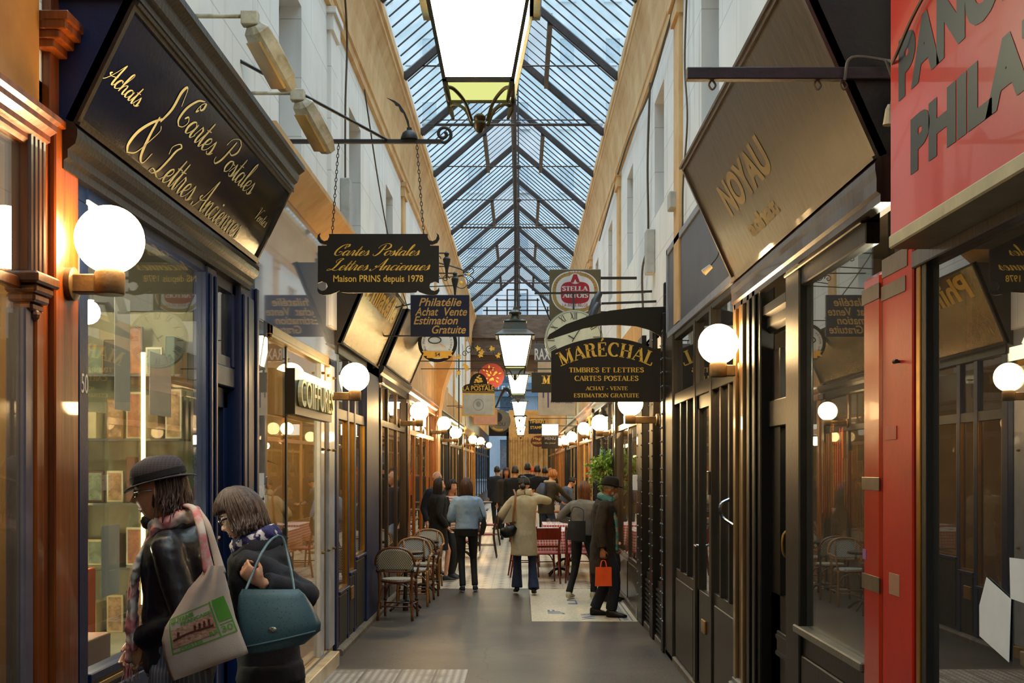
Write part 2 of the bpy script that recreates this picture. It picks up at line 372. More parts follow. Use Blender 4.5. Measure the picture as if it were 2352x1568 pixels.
# upright roman capitals with thick stems, thin hairlines and flat serifs
def _arc(cx, cy, rx, ry, a0, a1, n=12): return [(cx + rx * math.cos(math.radians(a0 + (a1 - a0) * i / n)), cy + ry * math.sin(math.radians(a0 + (a1 - a0) * i / n))) for i in range(n + 1)]
ROMAN = {  # letter: strokes [(kind, points)], serifs [(x, y)], width. kind T thick, t thin, m by direction
 'M': ([('t', [(.1, 0), (.1, 1)]), ('T', [(.12, 1), (.45, .02)]), ('t', [(.45, .02), (.78, 1)]), ('T', [(.8, 0), (.8, 1)])], [(.1, 0), (.8, 0), (.08, 1), (.82, 1)], .92),
 'A': ([('t', [(.06, 0), (.38, 1)]), ('T', [(.38, 1), (.70, 0)]), ('t', [(.17, .33), (.58, .33)])], [(.06, 0), (.70, 0)], .76),
 'R': ([('T', [(.14, 0), (.14, 1)]), ('m', [(.14, 1), (.34, 1)] + _arc(.34, .76, .24, .24, 90, -90) + [(.14, .52)]), ('m', [(.34, .52), (.5, .44), (.54, .1), (.66, .02), (.72, .08)])], [(.14, 0), (.12, 1)], .74),
 'E': ([('T', [(.14, 0), (.14, 1)]), ('t', [(.06, 1), (.58, 1), (.58, .8)]), ('t', [(.14, .52), (.44, .52)]), ('t', [(.44, .64), (.44, .4)]), ('t', [(.06, 0), (.6, 0), (.6, .22)])], [], .66),
 'C': ([('m', _arc(.42, .5, .36, .5, 50, 310, 20)), ('t', [(.65, .72), (.66, .98)])], [], .74),
 'H': ([('T', [(.14, 0), (.14, 1)]), ('T', [(.66, 0), (.66, 1)]), ('t', [(.14, .52), (.66, .52)])], [(.14, 0), (.66, 0), (.14, 1), (.66, 1)], .80),
 'L': ([('T', [(.14, 0), (.14, 1)]), ('t', [(.06, 0), (.58, 0), (.58, .25)])], [(.14, 1)], .62),
 'T': ([('T', [(.34, 0), (.34, 1)]), ('t', [(.03, .78), (.04, 1), (.64, 1), (.65, .78)])], [(.34, 0)], .68),
 'I': ([('T', [(.14, 0), (.14, 1)])], [(.14, 0), (.14, 1)], .3),
 'B': ([('T', [(.14, 0), (.14, 1)]), ('m', [(.06, 1), (.32, 1)] + _arc(.32, .76, .22, .24, 90, -90) + [(.14, .52)]), ('m', [(.32, .52)] + _arc(.34, .26, .26, .26, 90, -90) + [(.06, 0)])], [], .66),
 'S': ([('m', [(.5, .76), (.42, .96), (.26, 1), (.12, .88), (.12, .68), (.3, .54), (.48, .42), (.52, .2), (.38, .02), (.2, .02), (.1, .22)])], [], .6),
 'P': ([('T', [(.14, 0), (.14, 1)]), ('m', [(.06, 1), (.34, 1)] + _arc(.34, .74, .26, .26, 90, -90) + [(.14, .48)])], [(.14, 0)], .64),
 'O': ([('m', _arc(.42, .5, .36, .5, 0, 360, 28))], [], .84),
 'V': ([('T', [(.06, 1), (.38, 0)]), ('t', [(.38, 0), (.68, 1)])], [(.06, 1), (.68, 1)], .74),
 'N': ([('t', [(.1, 0), (.1, 1)]), ('T', [(.1, 1), (.66, 0)]), ('t', [(.68, 0), (.68, 1)])], [(.1, 0), (.1, 1), (.68, 1)], .78),
 'G': ([('m', _arc(.42, .5, .36, .5, 50, 330, 20)), ('T', [(.68, .0), (.68, .42)])], [(.66, .42)], .8),
 'U': ([('T', [(.14, 1), (.14, .3)]), ('m', _arc(.38, .26, .24, .26, 180, 360, 12)), ('t', [(.62, .26), (.62, 1)])], [(.14, 1), (.62, 1)], .74),
 '-': ([('T', [(.05, .36), (.3, .36)])], [], .36),
}
def roman_text(t, bold=.17, space=.06):
    """returns a list of (vertices, faces, x centre) for each letter so that a word can follow an arc"""
    out = []; x = 0; hair = bold * .38
    for ch in t:
        if ch == ' ': x += .42; continue
        acute = ch == 'É'; st, se, adv = ROMAN['E' if acute else ch]
        vs, fs = [], []
        def strip(P, ws):
            n = len(P); k = len(vs)
            for i in range(n):
                a = Vector(P[max(i - 1, 0)]); b = Vector(P[min(i + 1, n - 1)]); d = (b - a).normalized(); q = Vector((-d.y, d.x)) * ws[i] / 2
                vs.append((P[i][0] + q.x, P[i][1] + q.y)); vs.append((P[i][0] - q.x, P[i][1] - q.y))
            for i in range(n - 1): fs.append((k + 2 * i, k + 2 * i + 1, k + 2 * i + 3, k + 2 * i + 2))
        for kd, P in st:
            if kd == 'm':
                P = [(p.x, p.y) for p in catmull([(a, b, 0) for a, b in P], 3)]; n = len(P); ws = []
                for i in range(n):
                    a = P[max(i - 1, 0)]; b = P[min(i + 1, n - 1)]; l = math.hypot(b[0] - a[0], b[1] - a[1]) or 1
                    ws.append(hair + (bold - hair) * abs(b[1] - a[1]) / l)
                strip(P, ws)
            else:
                w = bold if kd == 'T' else hair
                for a, b in zip(P[:-1], P[1:]): strip([a, b], [w, w])
        for sx, sy in se: strip([(sx - bold * .85, sy), (sx + bold * .85, sy)], [hair * .8] * 2)
        if acute: strip([(.28, 1.12), (.42, 1.34)], [hair, bold * .8])
        out.append((vs, fs, x, adv)); x += adv + space
    return out, x - space
def roman_flat(t, bold=.17, space=.06):
    L_, W = roman_text(t, bold, space); vs, fs = [], []
    for v, f, x, a in L_:
        k = len(vs); vs += [(p[0] + x, p[1]) for p in v]; fs += [tuple(i + k for i in q) for q in f]
    return vs, fs
def roman_arc(mb, t, o, ux, uy, w, h, R, bold=.17, lift=.001):
    """letters along an arc of radius R bulging upwards, baseline centre at o"""
    L_, W = roman_text(t, bold); s = w / W; o = Vector(o); ux = Vector(ux); uy = Vector(uy); n = ux.cross(uy)
    for v, f, x, a in L_:
        cx = (x + a / 2 - W / 2) * s; th = cx / R
        bx = R * math.sin(th); by = R * math.cos(th) - R
        P = []
        for px, py in v:
            lx = (px - a / 2) * s; ly = py * h
            X = bx + lx * math.cos(th) + ly * math.sin(th); Y = by - lx * math.sin(th) + ly * math.cos(th)
            P.append(o + ux * X + uy * Y + n * lift)
        mb.add(P, f)
def text_arc(mb, t, o, ux, uy, h, R, a0, a1, inside=False, lift=.001, bold=0):
    """small letters around a circle of radius R, from angle a0 to a1 (degrees, clockwise reading)"""
    o = Vector(o); ux = Vector(ux); uy = Vector(uy); n = ux.cross(uy); m = len(t)
    for i, ch in enumerate(t):
        if ch == ' ': continue
        a = math.radians(a0 + (a1 - a0) * (i + .5) / m)
        vs, fs = bfont(ch, 1, bold=bold)
        if not vs: continue
        cx = (min(p[0] for p in vs) + max(p[0] for p in vs)) / 2
        er = Vector((math.cos(a), math.sin(a))); et = Vector((math.sin(a), -math.cos(a)))
        if inside: er2 = -er; et2 = -et
        else: er2 = er; et2 = et
        P = []
        for px, py in vs:
            q = er * R + et2 * (px - cx) * h * 1.3 + er2 * py * h * 1.3
            P.append(o + ux * q.x + uy * q.y + n * lift)
        mb.add(P, fs)
# ================================================================ SETTING
def SX(s, out): return s * ((WL if s < 0 else WR) - out)
def sb(mb, s, y0, y1, z0, z1, o0, o1, b=0):
    x0, x1 = SX(s, o0), SX(s, o1)
    return mb.bbox(x0, x1, y0, y1, z0, z1, b) if b else mb.box(x0, x1, y0, y1, z0, z1)
def extr(mb, s, prof, y0, y1):
    """profile [(out, z)] run along the passage"""
    a = [(SX(s, o), y0, z) for o, z in prof]; b = [(SX(s, o), y1, z) for o, z in prof]
    return mb.rings([a, b] if s > 0 else [b, a])

YA, YE = -9.0, 39.8              # stretch under the glass roof
def _wallmat(N, L, co):
    X = sepxyz(N, L, co); z = X[2]; y = X[1]
    row = mth(N, L, 'FLOOR', mth(N, L, 'DIVIDE', z, .46)); sh = mth(N, L, 'MULTIPLY', row, .5)
    fz = mth(N, L, 'FRACT', mth(N, L, 'DIVIDE', z, .46)); fy = mth(N, L, 'FRACT', mth(N, L, 'ADD', mth(N, L, 'DIVIDE', y, 1.05), sh))
    j = mth(N, L, 'MAXIMUM', mth(N, L, 'LESS_THAN', fz, .022), mth(N, L, 'LESS_THAN', fy, .009))
    base = mixc(N, L, noisen(N, L, co, 1.3, 6, .35, .7), (.70, .69, .65), (.80, .79, .76))
    st = N.new('ShaderNodeMapping'); st.inputs['Scale'].default_value = (3, 3, .35); L.new(co, st.inputs[0])
    d = mth(N, L, 'MULTIPLY', noisen(N, L, st.outputs[0], 2.2, 8, .58, .75), .45)
    base = mixc(N, L, d, base, (.36, .32, .26))
    return mixc(N, L, mth(N, L, 'MULTIPLY', j, .45), base, (.30, .27, .23))
M_wall = nodemat('plaster', _wallmat, .8, .12)
M_ochre = pm('ochre_plaster', '#d9b681', .7, c2='#c1935a', scale=2, bump=.12, bscale=12, dirt=.25)
M_ochre2 = pm('ochre_paint', '#cf9a55', .6, c2='#b27c3c', scale=2, bump=.1)
M_dark = pm('roof_iron', '#3a2c28', .55, c2='#241b1a', scale=5, bump=.2)
M_black = pm('black_iron', '#17130f', .5, c2='#0d0b0a', bump=.2, scale=9)
M_blackp = pm('black_paint', '#120e0b', .38, var=.2, bump=.1, spec=.3)

def _asph(N, L, co):
    a = mixc(N, L, noisen(N, L, co, .9, 6, .4, .62), (.036, .030, .025), (.085, .070, .056))
    b = mixc(N, L, noisen(N, L, co, 5, 8, .45, .7), a, (.05, .042, .036))
    X = sepxyz(N, L, co)
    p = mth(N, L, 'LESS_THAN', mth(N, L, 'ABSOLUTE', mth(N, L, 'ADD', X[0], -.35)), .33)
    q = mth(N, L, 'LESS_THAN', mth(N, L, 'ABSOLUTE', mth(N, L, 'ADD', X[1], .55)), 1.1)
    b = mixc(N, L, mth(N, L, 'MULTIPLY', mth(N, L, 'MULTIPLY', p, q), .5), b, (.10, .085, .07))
    v = N.new('ShaderNodeTexVoronoi'); v.feature = 'DISTANCE_TO_EDGE'; v.inputs['Scale'].default_value = .55; L.new(co, v.inputs[0])
    wn = N.new('ShaderNodeTexNoise'); wn.inputs['Scale'].default_value = 1.6; wn.inputs['Detail'].default_value = 8; L.new(co, wn.inputs[0]); L.new(mixc(N, L, .28, co, wn.outputs[1]), v.inputs[0]); cr = mth(N, L, 'LESS_THAN', v.outputs[0], .0022)
    return mixc(N, L, mth(N, L, 'MULTIPLY', cr, .8), b, (.02, .018, .016))
M_asph = nodemat('asphalt', _asph, .42, .25)
def _tile(N, L, co):
    X = sepxyz(N, L, co); fx = mth(N, L, 'FRACT', mth(N, L, 'DIVIDE', X[0], .26)); fy = mth(N, L, 'FRACT', mth(N, L, 'DIVIDE', X[1], .26))
    ax = mth(N, L, 'ABSOLUTE', mth(N, L, 'SUBTRACT', fx, .5)); ay = mth(N, L, 'ABSOLUTE', mth(N, L, 'SUBTRACT', fy, .5))
    dia = mth(N, L, 'LESS_THAN', mth(N, L, 'ADD', ax, ay), .24)
    g = mth(N, L, 'GREATER_THAN', mth(N, L, 'MAXIMUM', ax, ay), .485)
    base = mixc(N, L, noisen(N, L, co, 2.5, 5), (.62, .54, .40), (.74, .66, .50))
    base = mixc(N, L, mth(N, L, 'MULTIPLY', g, .5), base, (.15, .13, .11))
    return mixc(N, L, dia, base, (.03, .028, .03))
M_tile = nodemat('cream_tiles', _tile, .28, .06)
def _mosaic(base, base2, s):
    def f(N, L, co):
        X = sepxyz(N, L, co); fx = mth(N, L, 'FRACT', mth(N, L, 'MULTIPLY', X[0], s)); fy = mth(N, L, 'FRACT', mth(N, L, 'MULTIPLY', X[1], s))
        g = mth(N, L, 'LESS_THAN', mth(N, L, 'MINIMUM', fx, fy), .14)
        c = mixc(N, L, noisen(N, L, co, 30, 3, .4, .6), base, base2)
        return mixc(N, L, mth(N, L, 'MULTIPLY', g, .35), c, (.12, .10, .08))
    return f
M_mos = nodemat('floor_mosaic_cream', _mosaic((.52, .46, .32), (.66, .58, .42), 55), .45, .1)
def _chk(N, L, co):
    X = sepxyz(N, L, co)
    a = mth(N, L, 'FLOOR', mth(N, L, 'MULTIPLY', mth(N, L, 'ADD', X[0], X[1]), 16)); b = mth(N, L, 'FLOOR', mth(N, L, 'MULTIPLY', mth(N, L, 'SUBTRACT', X[0], X[1]), 16))
    c = mth(N, L, 'ABSOLUTE', mth(N, L, 'MODULO', mth(N, L, 'ADD', a, b), 2))
    e = mth(N, L, 'MULTIPLY', c, noisen(N, L, co, 2.5, 4, .35, .5))
    big = mth(N, L, 'LESS_THAN', mth(N, L, 'FRACT', mth(N, L, 'MULTIPLY', X[0], 3.3)), .07)
    q = mixc(N, L, e, (.17, .145, .12), (.42, .39, .35)); return mixc(N, L, big, q, (.12, .10, .085))
M_chk = nodemat('worn_lattice_tiles', _chk, .5, .2)

struct('floor', MB().box(-WL - .05, WR + .05, YA, 16.88, -.1, 0), M_asph)
struct('floor_tiled', MB().box(-WL - .05, WR + .05, 16.88, 66, -.1, .004), M_tile)
struct('floor_lattice', MB().box(XA(770, 10.1) - .02, XA(1075, 10.1), 6.5, 10.15, -.02, .004), M_chk)
struct('floor_mosaic', MB().box(.12, 1.32, 13.3, 16.85, -.02, .004), M_mos)
_m = MB()
for x0, x1, m_ in ((1.12, 1.135, 0), (1.26, 1.275, 0)): _m.box(x0, x1, 13.35, 16.8, .002, .0055)
for i in range(26): _m.box(1.17, 1.225, 13.4 + i * .13, 13.46 + i * .13, .002, .0055)
M_mblue = pm('mosaic_blue', '#5f7596', .5, var=.2, bump=.1)
_mb = tag(_m.build('floor_mosaic_border', M_mblue), kind='structure')
_m = MB()
for t, x, y, w, h in (('JF', .52, 14.15, .42, .2), ('WA', .86, 13.75, .6, .16), ('LI', .72, 15.2, .5, .12)):
    vs, fs = bfont(t, bold=.02); put2d(_m, vs, fs, (x, y, .0062), (0, 1, 0), (-1, 0, 0), w=w, h=h)
tag(_m.build('floor_mosaic_letters', M_mblue), kind='structure')

WINL = [(5.0, 5.8), (8.35, 9.2), (11.75, 12.6), (14.95, 15.75), (18.2, 19.0), (21.4, 22.2), (24.6, 25.4), (27.8, 28.6), (31, 31.8), (34.2, 35)]
WINR = [(4.6, 5.4), (8.2, 9.0), (11.35, 12.15), (14.5, 15.3), (17.8, 18.6), (21, 21.8), (24.2, 25), (27.4, 28.2), (30.6, 31.4), (33.8, 34.6)]
def upper_wall(s, wins, z0, z1, za, zb, name):
    m = MB(); ys = sorted([YA, YE] + [y for w in wins for y in w]); zs = [z0, za, zb, z1]
    x = SX(s, 0); xo = SX(s, -.35)
    def q(a, b, c, d): m.add([a, b, c, d], [(0, 1, 2, 3) if s < 0 else (3, 2, 1, 0)])
    for i in range(len(ys) - 1):
        for j in range(3):
            if j == 1 and (ys[i], ys[i + 1]) in wins: continue
            q((x, ys[i], zs[j]), (x, ys[i + 1], zs[j]), (x, ys[i + 1], zs[j + 1]), (x, ys[i], zs[j + 1]))
    for a, b in wins:
        q((xo, a, za), (x, a, za), (x, a, zb), (xo, a, zb)); q((x, b, za), (xo, b, za), (xo, b, zb), (x, b, zb))
        q((xo, a, za), (xo, b, za), (x, b, za), (x, a, za)); q((x, a, zb), (x, b, zb), (xo, b, zb), (xo, a, zb))
    q((xo, YA, z0), (xo, YE, z0), (xo, YE, z1), (xo, YA, z1))   # outer skin
    q((xo, YA, z0), (x, YA, z0), (x, YE, z0), (xo, YE, z0)); q((x, YA, z1), (xo, YA, z1), (xo, YE, z1), (x, YE, z1))
    return struct(name, m, M_wall)
upper_wall(-1, WINL, 2.95, 6.9, 4.12, 5.35, 'wall_left')
upper_wall(1, WINR, 2.95, 6.9, 4.32, 5.5, 'wall_right')
M_shut = pm('grey_shutter', '#a9aeb5', .6, var=.08, bump=.05)
M_wglass = glassm('dull_pane', (.35, .38, .4), 1.2, .12)
def house_window(n, s, a, b, za, zb, shut):
    m = MB(); o0 = -.22
    for ya, yb in ((a, a + .05), (b - .05, b), ((a + b) / 2 - .025, (a + b) / 2 + .025)): sb(m, s, ya, yb, za, zb, o0, o0 + .05)
    for z in (za, zb - .05): sb(m, s, a, b, z, z + .05, o0, o0 + .05)
    w = tag(m.build('window_%d' % n, M_shut), kind='structure')
    if shut:
        k = MB(); z = za + .06
        while z < zb - .06:
            for ya, yb in ((a + .05, (a + b) / 2 - .03), ((a + b) / 2 + .03, b - .05)):
                x0 = SX(s, o0 + .01); k.obox((x0 + .012 * s, (ya + yb) / 2, z), ((.6 * -s, 0, -.8), (0, 1, 0), (.8, 0, .6 * -s)), (.03, (yb - ya) / 2, .005))
            z += .045
        k.build('shutter_slats', M_shut, w, world=True)
    else:
        k = MB(); sb(k, s, a, b, za, zb, o0 + .02, o0 + .026); k.build('pane', M_wglass, w, world=True)
for i, (a, b) in enumerate(WINL): house_window(i + 1, -1, a, b, 4.12, 5.35, i in (0, 1, 4))
for i, (a, b) in enumerate(WINR): house_window(i + 21, 1, a, b, 4.32, 5.5, i in (3,))

# cornices under the roof
PROF = [(0, 5.82), (.035, 5.84), (.035, 5.93), (.055, 5.95), (.055, 6.02), (.045, 6.05), (.06, 6.3), (.10, 6.52), (.155, 6.66), (.175, 6.68), (.175, 6.74), (.2, 6.76), (.2, 6.88), (-.3, 6.88)]
struct('trim_1', extr(MB(), -1, PROF, YA, YE), M_ochre)
struct('trim_2', extr(MB(), 1, [(o * .65, z) for o, z in PROF], YA, YE), M_ochre)
# flat bands that frame the piers between the windows
def pier(n, s, y, w=.34):
    m = MB(); sb(m, s, y - w / 2, y + w / 2, 3.0, 5.8, 0, .035); sb(m, s, y - w / 2 - .03, y + w / 2 + .03, 5.62, 5.82, 0, .06); sb(m, s, y - w / 2 - .05, y + w / 2 + .05, 5.76, 5.82, 0, .085)
    struct('trim_%d' % n, m, M_ochre if s > 0 or y > 16 else M_wall)
for i, y in enumerate((10.6, 17.0, 23.4, 29.8, 36)): pier(10 + i, -1, y)
for i, y in enumerate((10.2, 16.4, 22.9, 29.3, 35.5)): pier(20 + i, 1, y)

# ---------------------------------------------------------------- glass roof
XEL, XER, ZE, XP, ZP = -1.50, 1.24, 6.87, -.13, 8.05
def roofp(t, y, dz=0):           # t -1 left eave, 0 ridge, 1 right eave
    x = XP + (t * (XER - XP) if t > 0 else t * (XP - XEL)); return (x, y, ZP - abs(t) * (ZP - ZE) + dz)
def _rg(N, L):
    pass
def roof_glass():
    m = bpy.data.materials.new('roof_glass'); m.use_nodes = True; nt = m.node_tree; N = nt.nodes; L = nt.links; N.clear()
    o = N.new('ShaderNodeOutputMaterial'); t = N.new('ShaderNodeBsdfTransparent'); d = N.new('ShaderNodeBsdfTranslucent')
    tc = N.new('ShaderNodeTexCoord'); c = mixc(N, L, noisen(N, L, tc.outputs['Object'], 3, 6, .35, .7), (.62, .74, .76), (.86, .93, .95))
    L.new(c, d.inputs[0]); L.new(c, t.inputs[0])
    x = N.new('ShaderNodeMixShader'); x.inputs[0].default_value = .15; L.new(t.outputs[0], x.inputs[1]); L.new(d.outputs[0], x.inputs[2]); L.new(x.outputs[0], o.inputs[0]); return m
M_rg = roof_glass()
TR = [2.55 * k + 2.5 for k in range(-4, 15)]          # trusses; gaps open at the ridge in every second bay
def is_open(k): return (k % 2) == 1 and TR[k] > 9
gm = MB(); HO = .37
for k in range(len(TR) - 1):
    a, b = TR[k], TR[k + 1]
    t1 = HO if is_open(k) else 0
    for sg in (-1, 1):
        q = [roofp(sg, a), roofp(sg, b), roofp(sg * t1, b), roofp(sg * t1, a)]
        gm.add(q, [(0, 1, 2, 3) if sg < 0 else (3, 2, 1, 0)])
ceil_ = struct('ceiling', gm, M_rg)
for k, y in enumerate(TR):
    for sg in (-1, 1):
        m = MB(); m.bar(roofp(sg * 1.02, y, -.05), roofp(sg * .0, y, -.05), .035, .10); m.bar(roofp(sg, y, -.10), roofp(0, y, -.10), .06, .015)
        m.build('rafter', M_dark, ceil_, world=True)
    m = MB(); thick = k % 3 == 1
    m.tube([(XEL, y, 6.95 if not thick else 6.93), (XER, y, 6.95 if not thick else 6.93)], .010 if not thick else .022, 6)
    if thick: m.tube([(XEL, y, 7.0), (XER, y, 7.0)], .009, 6)
    m.build('tie_rod', M_dark, ceil_, world=True)
    if y > 8:
        m = MB(); m.tube([(XP + .08, y, ZP - .1), (XP + .08, y, 6.93)], .012, 6); m.lathe([(.012, 0), (.05, .02), (.05, .06), (.015, .09)], (XP + .08, y, 6.9), 8)
        m.build('hanging_rod', M_dark, ceil_, world=True)
for k in range(len(TR) - 1):
    a, b = TR[k], TR[k + 1]
    for sg in (-1, 1):
        m = MB(); t1 = HO if is_open(k) else 0
        for i in range(1, 8):
            y = a + (b - a) * i / 8; m.bar(roofp(sg, y, -.015), roofp(sg * t1, y, -.01), .008, .018)
        m.build('glazing_bars', M_dark, ceil_, world=True)
        if is_open(k):
            m = MB(); m.bar(roofp(sg * HO, a, -.06), roofp(sg * HO, b, -.06), .06, .16)
            for z in (.04,): pass
            m.build('trimmer', M_dark, ceil_, world=True)
    if is_open(k):
        m = MB()
        for i in range(1, 8):
            y = a + (b - a) * i / 8; m.bar(roofp(-HO, y, .01), roofp(0, y, .01), .008, .012); m.bar(roofp(HO, y, .01), roofp(0, y, .01), .008, .012)
        m.build('open_vent_bars', M_dark, ceil_, world=True)
m = MB(); m.bar(roofp(0, YA, -.05), roofp(0, YE, -.05), .06, .12); m.build('ridge_beam', M_dark, ceil_, world=True)
m = MB(); m.tube([(XP - .02, 8, 7.25), (XP - .02, YE, 7.25)], .012, 6); m.tube([(XP + .05, 8, 7.1), (XP + .05, YE, 7.1)], .008, 6); m.build('cable_run', M_dark, ceil_, world=True)

# end of the glass roof: gable, beam and the lower stretch beyond
M_beam = pm('brown_plaster', '#6b5a48', .8, c2='#4a3d31', scale=3, bump=.2, stretch=(1, 1, 4))
M_beamw = wood('boarded_soffit', '#6b4a22', '#3d2812', axis='x')
struct('wall_end_beam', MB().box(-WL, WR, YE, YE + .6, 6.12, 6.9).box(-WL, WR, YE + .1, YE + 1.6, 5.55, 6.12), M_beam)
struct('wall_end_lower_beam', MB().box(-WL, WR, YE + .3, YE + 2.6, 5.0, 5.55), M_beamw)
gb = MB()
for t in (-.75, -.5, -.25, 0, .25, .5, .75):
    p = roofp(t, YE + .05); gb.box(p[0] - .025, p[0] + .025, YE, YE + .06, 6.9, p[2])
for z in (7.05, 7.4, 7.75):
    h = (ZP - z) / (ZP - ZE); gb.box(XP - h * (XP - XEL), XP + h * (XER - XP), YE, YE + .06, z - .02, z + .02)
struct('trim_3', gb, M_dark)
M_warmwall = pm('warm_stone', '#e0b268', .7, c2='#c08c44', scale=3, bump=.2)
struct('wall_left_far', MB().box(-WL - .3, -WL, YE, 63, 3.1, 6.9), M_warmwall)
struct('wall_right_far', MB().box(WR, WR + .3, YE, 59, 3.1, 6.9), M_warmwall)
# cross wall at the far end, lit by the lamps, with the way out to its left
m = MB().box(-.62, WR + .3, 59, 59.4, 0, 4.6)
struct('wall_far', m, M_warmwall)
m = MB()
for i in range(8): m.lathe([(.08, 0), (.08, .2), (.055, .25), (.05, 3.0), (.08, 3.1), (.08, 3.25)], (-.5 + i * .26, 58.9, .0), 10)
struct('trim_4', m, M_warmwall)
m = MB().box(-WL, -.60, 62.6, 62.8, 3.4, 4.6).box(-.78, -.6, 62.6, 62.8, 0, 3.6); struct('trim_5', m, M_blackp)
struct('trim_40', MB().box(-WL, WR, 49.97, 50.03, 4.96, 5.04), M_dark)
# behind the camera the passage goes on; an unseen added wall keeps sky light out
struct('wall_sky_block', MB().box(-WL - 2, WR + 2, YA - .2, YA, 0, 9), M_warmwall)

# street and houses beyond
M_fac = pm('pale_house_front', '#c9d3de', .8, c2='#b3bfcc', scale=.8, bump=.05)
M_facw = pm('white_house_front', '#d5d9dd', .8, c2='#bfc4ca', scale=.8, bump=.05)
M_pane = pm('dark_window_pane', '#5d7185', .15, var=.2, bump=0)
M_pane2 = pm('pale_window_pane', '#a9b9c8', .3, var=.1, bump=0)
def house(name, label, x0, x1, y, z0, z1, mat, nx, nz, ww, wh):
    t = thing(name, label, 'building', ((x0 + x1) / 2, y, z0))
    MB().box(x0, x1, y, y + 4, z0, z1).build('facade_wall', mat, t, world=True)
    dx = (x1 - x0) / nx; dz = (z1 - z0) / nz
    for i in range(nx):
        for j in range(nz):
            cx = x0 + dx * (i + .5); cz = z0 + dz * (j + .5)
            w = MB().box(cx - ww / 2 - .1, cx + ww / 2 + .1, y - .1, y + .05, cz - wh / 2 - .12, cz - wh / 2).box(cx - ww / 2 - .08, cx - ww / 2, y - .05, y + .05, cz - wh / 2, cz + wh / 2).box(cx + ww / 2, cx + ww / 2 + .08, y - .05, y + .05, cz - wh / 2, cz + wh / 2).box(cx - ww / 2 - .08, cx + ww / 2 + .08, y - .05, y + .05, cz + wh / 2, cz + wh / 2 + .12).build('window', mat, t, world=True)
            MB().box(cx - ww / 2, cx + ww / 2, y - .02, y + .06, cz - wh / 2, cz + wh / 2).box(cx - .03, cx + .03, y - .04, y, cz - wh / 2, cz + wh / 2).build('pane', M_pane2 if z1 > 20 else M_pane, w, world=True)
    return t
house('apartment_building', 'tall white apartment building rising above the glass roof, seen through its open vents', -9, 9, 66, 9, 34, M_facw, 7, 7, .8, 1.4)
house('street_building', 'pale blue-grey house front across the street beyond the mouth of the passage', -12, 8, 78, 0, 9, M_fac, 8, 2, 1.3, 2.6)
M_street = pm('street_asphalt', '#56585c', .8, var=.2)
struct('street', MB().box(-14, 12, 62, 78, -.12, -.02), M_street)
t = thing('street_shop_sign', 'long blue shop sign with white letters on the pale house across the street', 'sign', (-1, 77.8, 6.2))
M_sblue = pm('street_sign_blue', '#7c93a8', .6, bump=0); M_swhite = pm('white_lettering', '#eef0ee', .6, bump=0, var=.03)
MB().box(-4, 2, 77.6, 77.86, 6.4, 7.3).build('board', M_sblue, t, world=True)
m = MB(); vs, fs = bfont('LE JOUR', bold=.03); put2d(m, vs, fs, (-.6, 77.58, 6.6), (1, 0, 0), (0, 0, 1), h=.5); m.build('lettering', M_swhite, t, world=True)

# kerbs and marble step
M_kerb = pm('kerb_stone', '#6f675c', .6, c2='#4b443c', scale=8, bump=.3)
struct('trim_6', extr(MB(), -1, [(0, 0), (.065, 0), (.065, .04), (.05, .06), (0, .06)], 10.9, 58), M_kerb)
struct('trim_7', extr(MB(), 1, [(0, 0), (.03, 0), (.03, .05), (.02, .06), (0, .06)], 4.7, 58), M_kerb)
M_marb = pm('cream_marble', '#d9c6a0', .25, c2='#b89e74', scale=3, bump=.03)
struct('trim_8', MB().bbox(-WL - .02, -1.60, 7.45, 10.36, 0, .13, .006), M_marb)
M_alu = pm('brushed_rail', '#9a9a98', .3, metal=.9, bump=.05)
struct('trim_9', MB().box(-1.695, -1.675, 7.5, 10.34, .13, .138), M_alu)
# ================================================================ SHOPFRONTS
G_shop = glassm('shop_glass', (.92, .93, .89), 1.1, .03, ior=1.5)
G_dark = glassm('smoky_shop_glass', (.80, .80, .74), 1.4, .04)
G_pale = glassm('milky_shop_glass', (.75, .78, .8), 1.8, .30, dcol=(.62, .66, .70))
M_navy = pm('navy_paint', '#0d2450', .42, c2='#08173a', scale=3, bump=.12, spec=.35, dirt=.08)
M_navyd = pm('blackened_navy_paint', '#131a26', .4, c2='#0b0f18', scale=3, bump=.12, spec=.35)
M_wbrown = wood('amber_varnished_wood', '#8f450c', '#4f2204', .32, .35)
M_wgold = wood('honey_wood', '#c06c18', '#85440c', .35, .25)
M_opan = pm('ochre_panel', '#b87a2c', .5, c2='#96591a', scale=2, bump=.1, coat=.2)
M_flute = wood('pinkish_brown_wood', '#6e4020', '#3c2110', .3, .4)
M_grey = pm('charcoal_paint', '#2e2822', .38, c2='#201c18', scale=4, bump=.1, spec=.3)
M_greyf = pm('slate_grey_panel', '#5a5b62', .45, c2='#4a4b52', scale=2, bump=.05)
M_trimg = pm('pale_grey_trim', '#8d8f96', .5, bump=.05)
M_red = pm('red_paint', '#b51d08', .42, c2='#9a1505', scale=3, bump=.06, spec=.35, dirt=.04)
M_redsign = pm('red_sign_panel', '#c4301a', .3, c2='#b82612', scale=2, bump=.02, coat=.5)
M_redplas = pm('red_plastic_film', '#b52c12', .22, c2='#a8260f', scale=2, bump=.15, bscale=6, coat=.4)
M_gold = pm('brass_strip', '#b98a3a', .3, metal=.9, bump=.05)
M_brass = pm('old_brass', '#8a6a30', .4, metal=.8, bump=.15)
M_gilt = pm('gilt_lettering', '#f2c24a', .5, metal=.0, c2='#dcaa3a', bump=0, scale=12)
M_cream_l = pm('cream_lettering', '#e8dba4', .5, bump=0, var=.05)
M_blk_l = pm('black_lettering', '#20242a', .45, bump=0, var=.1)
M_signnavy = pm('navy_sign_enamel', '#081230', .16, c2='#050b1e', scale=2, bump=.03, spec=.45)
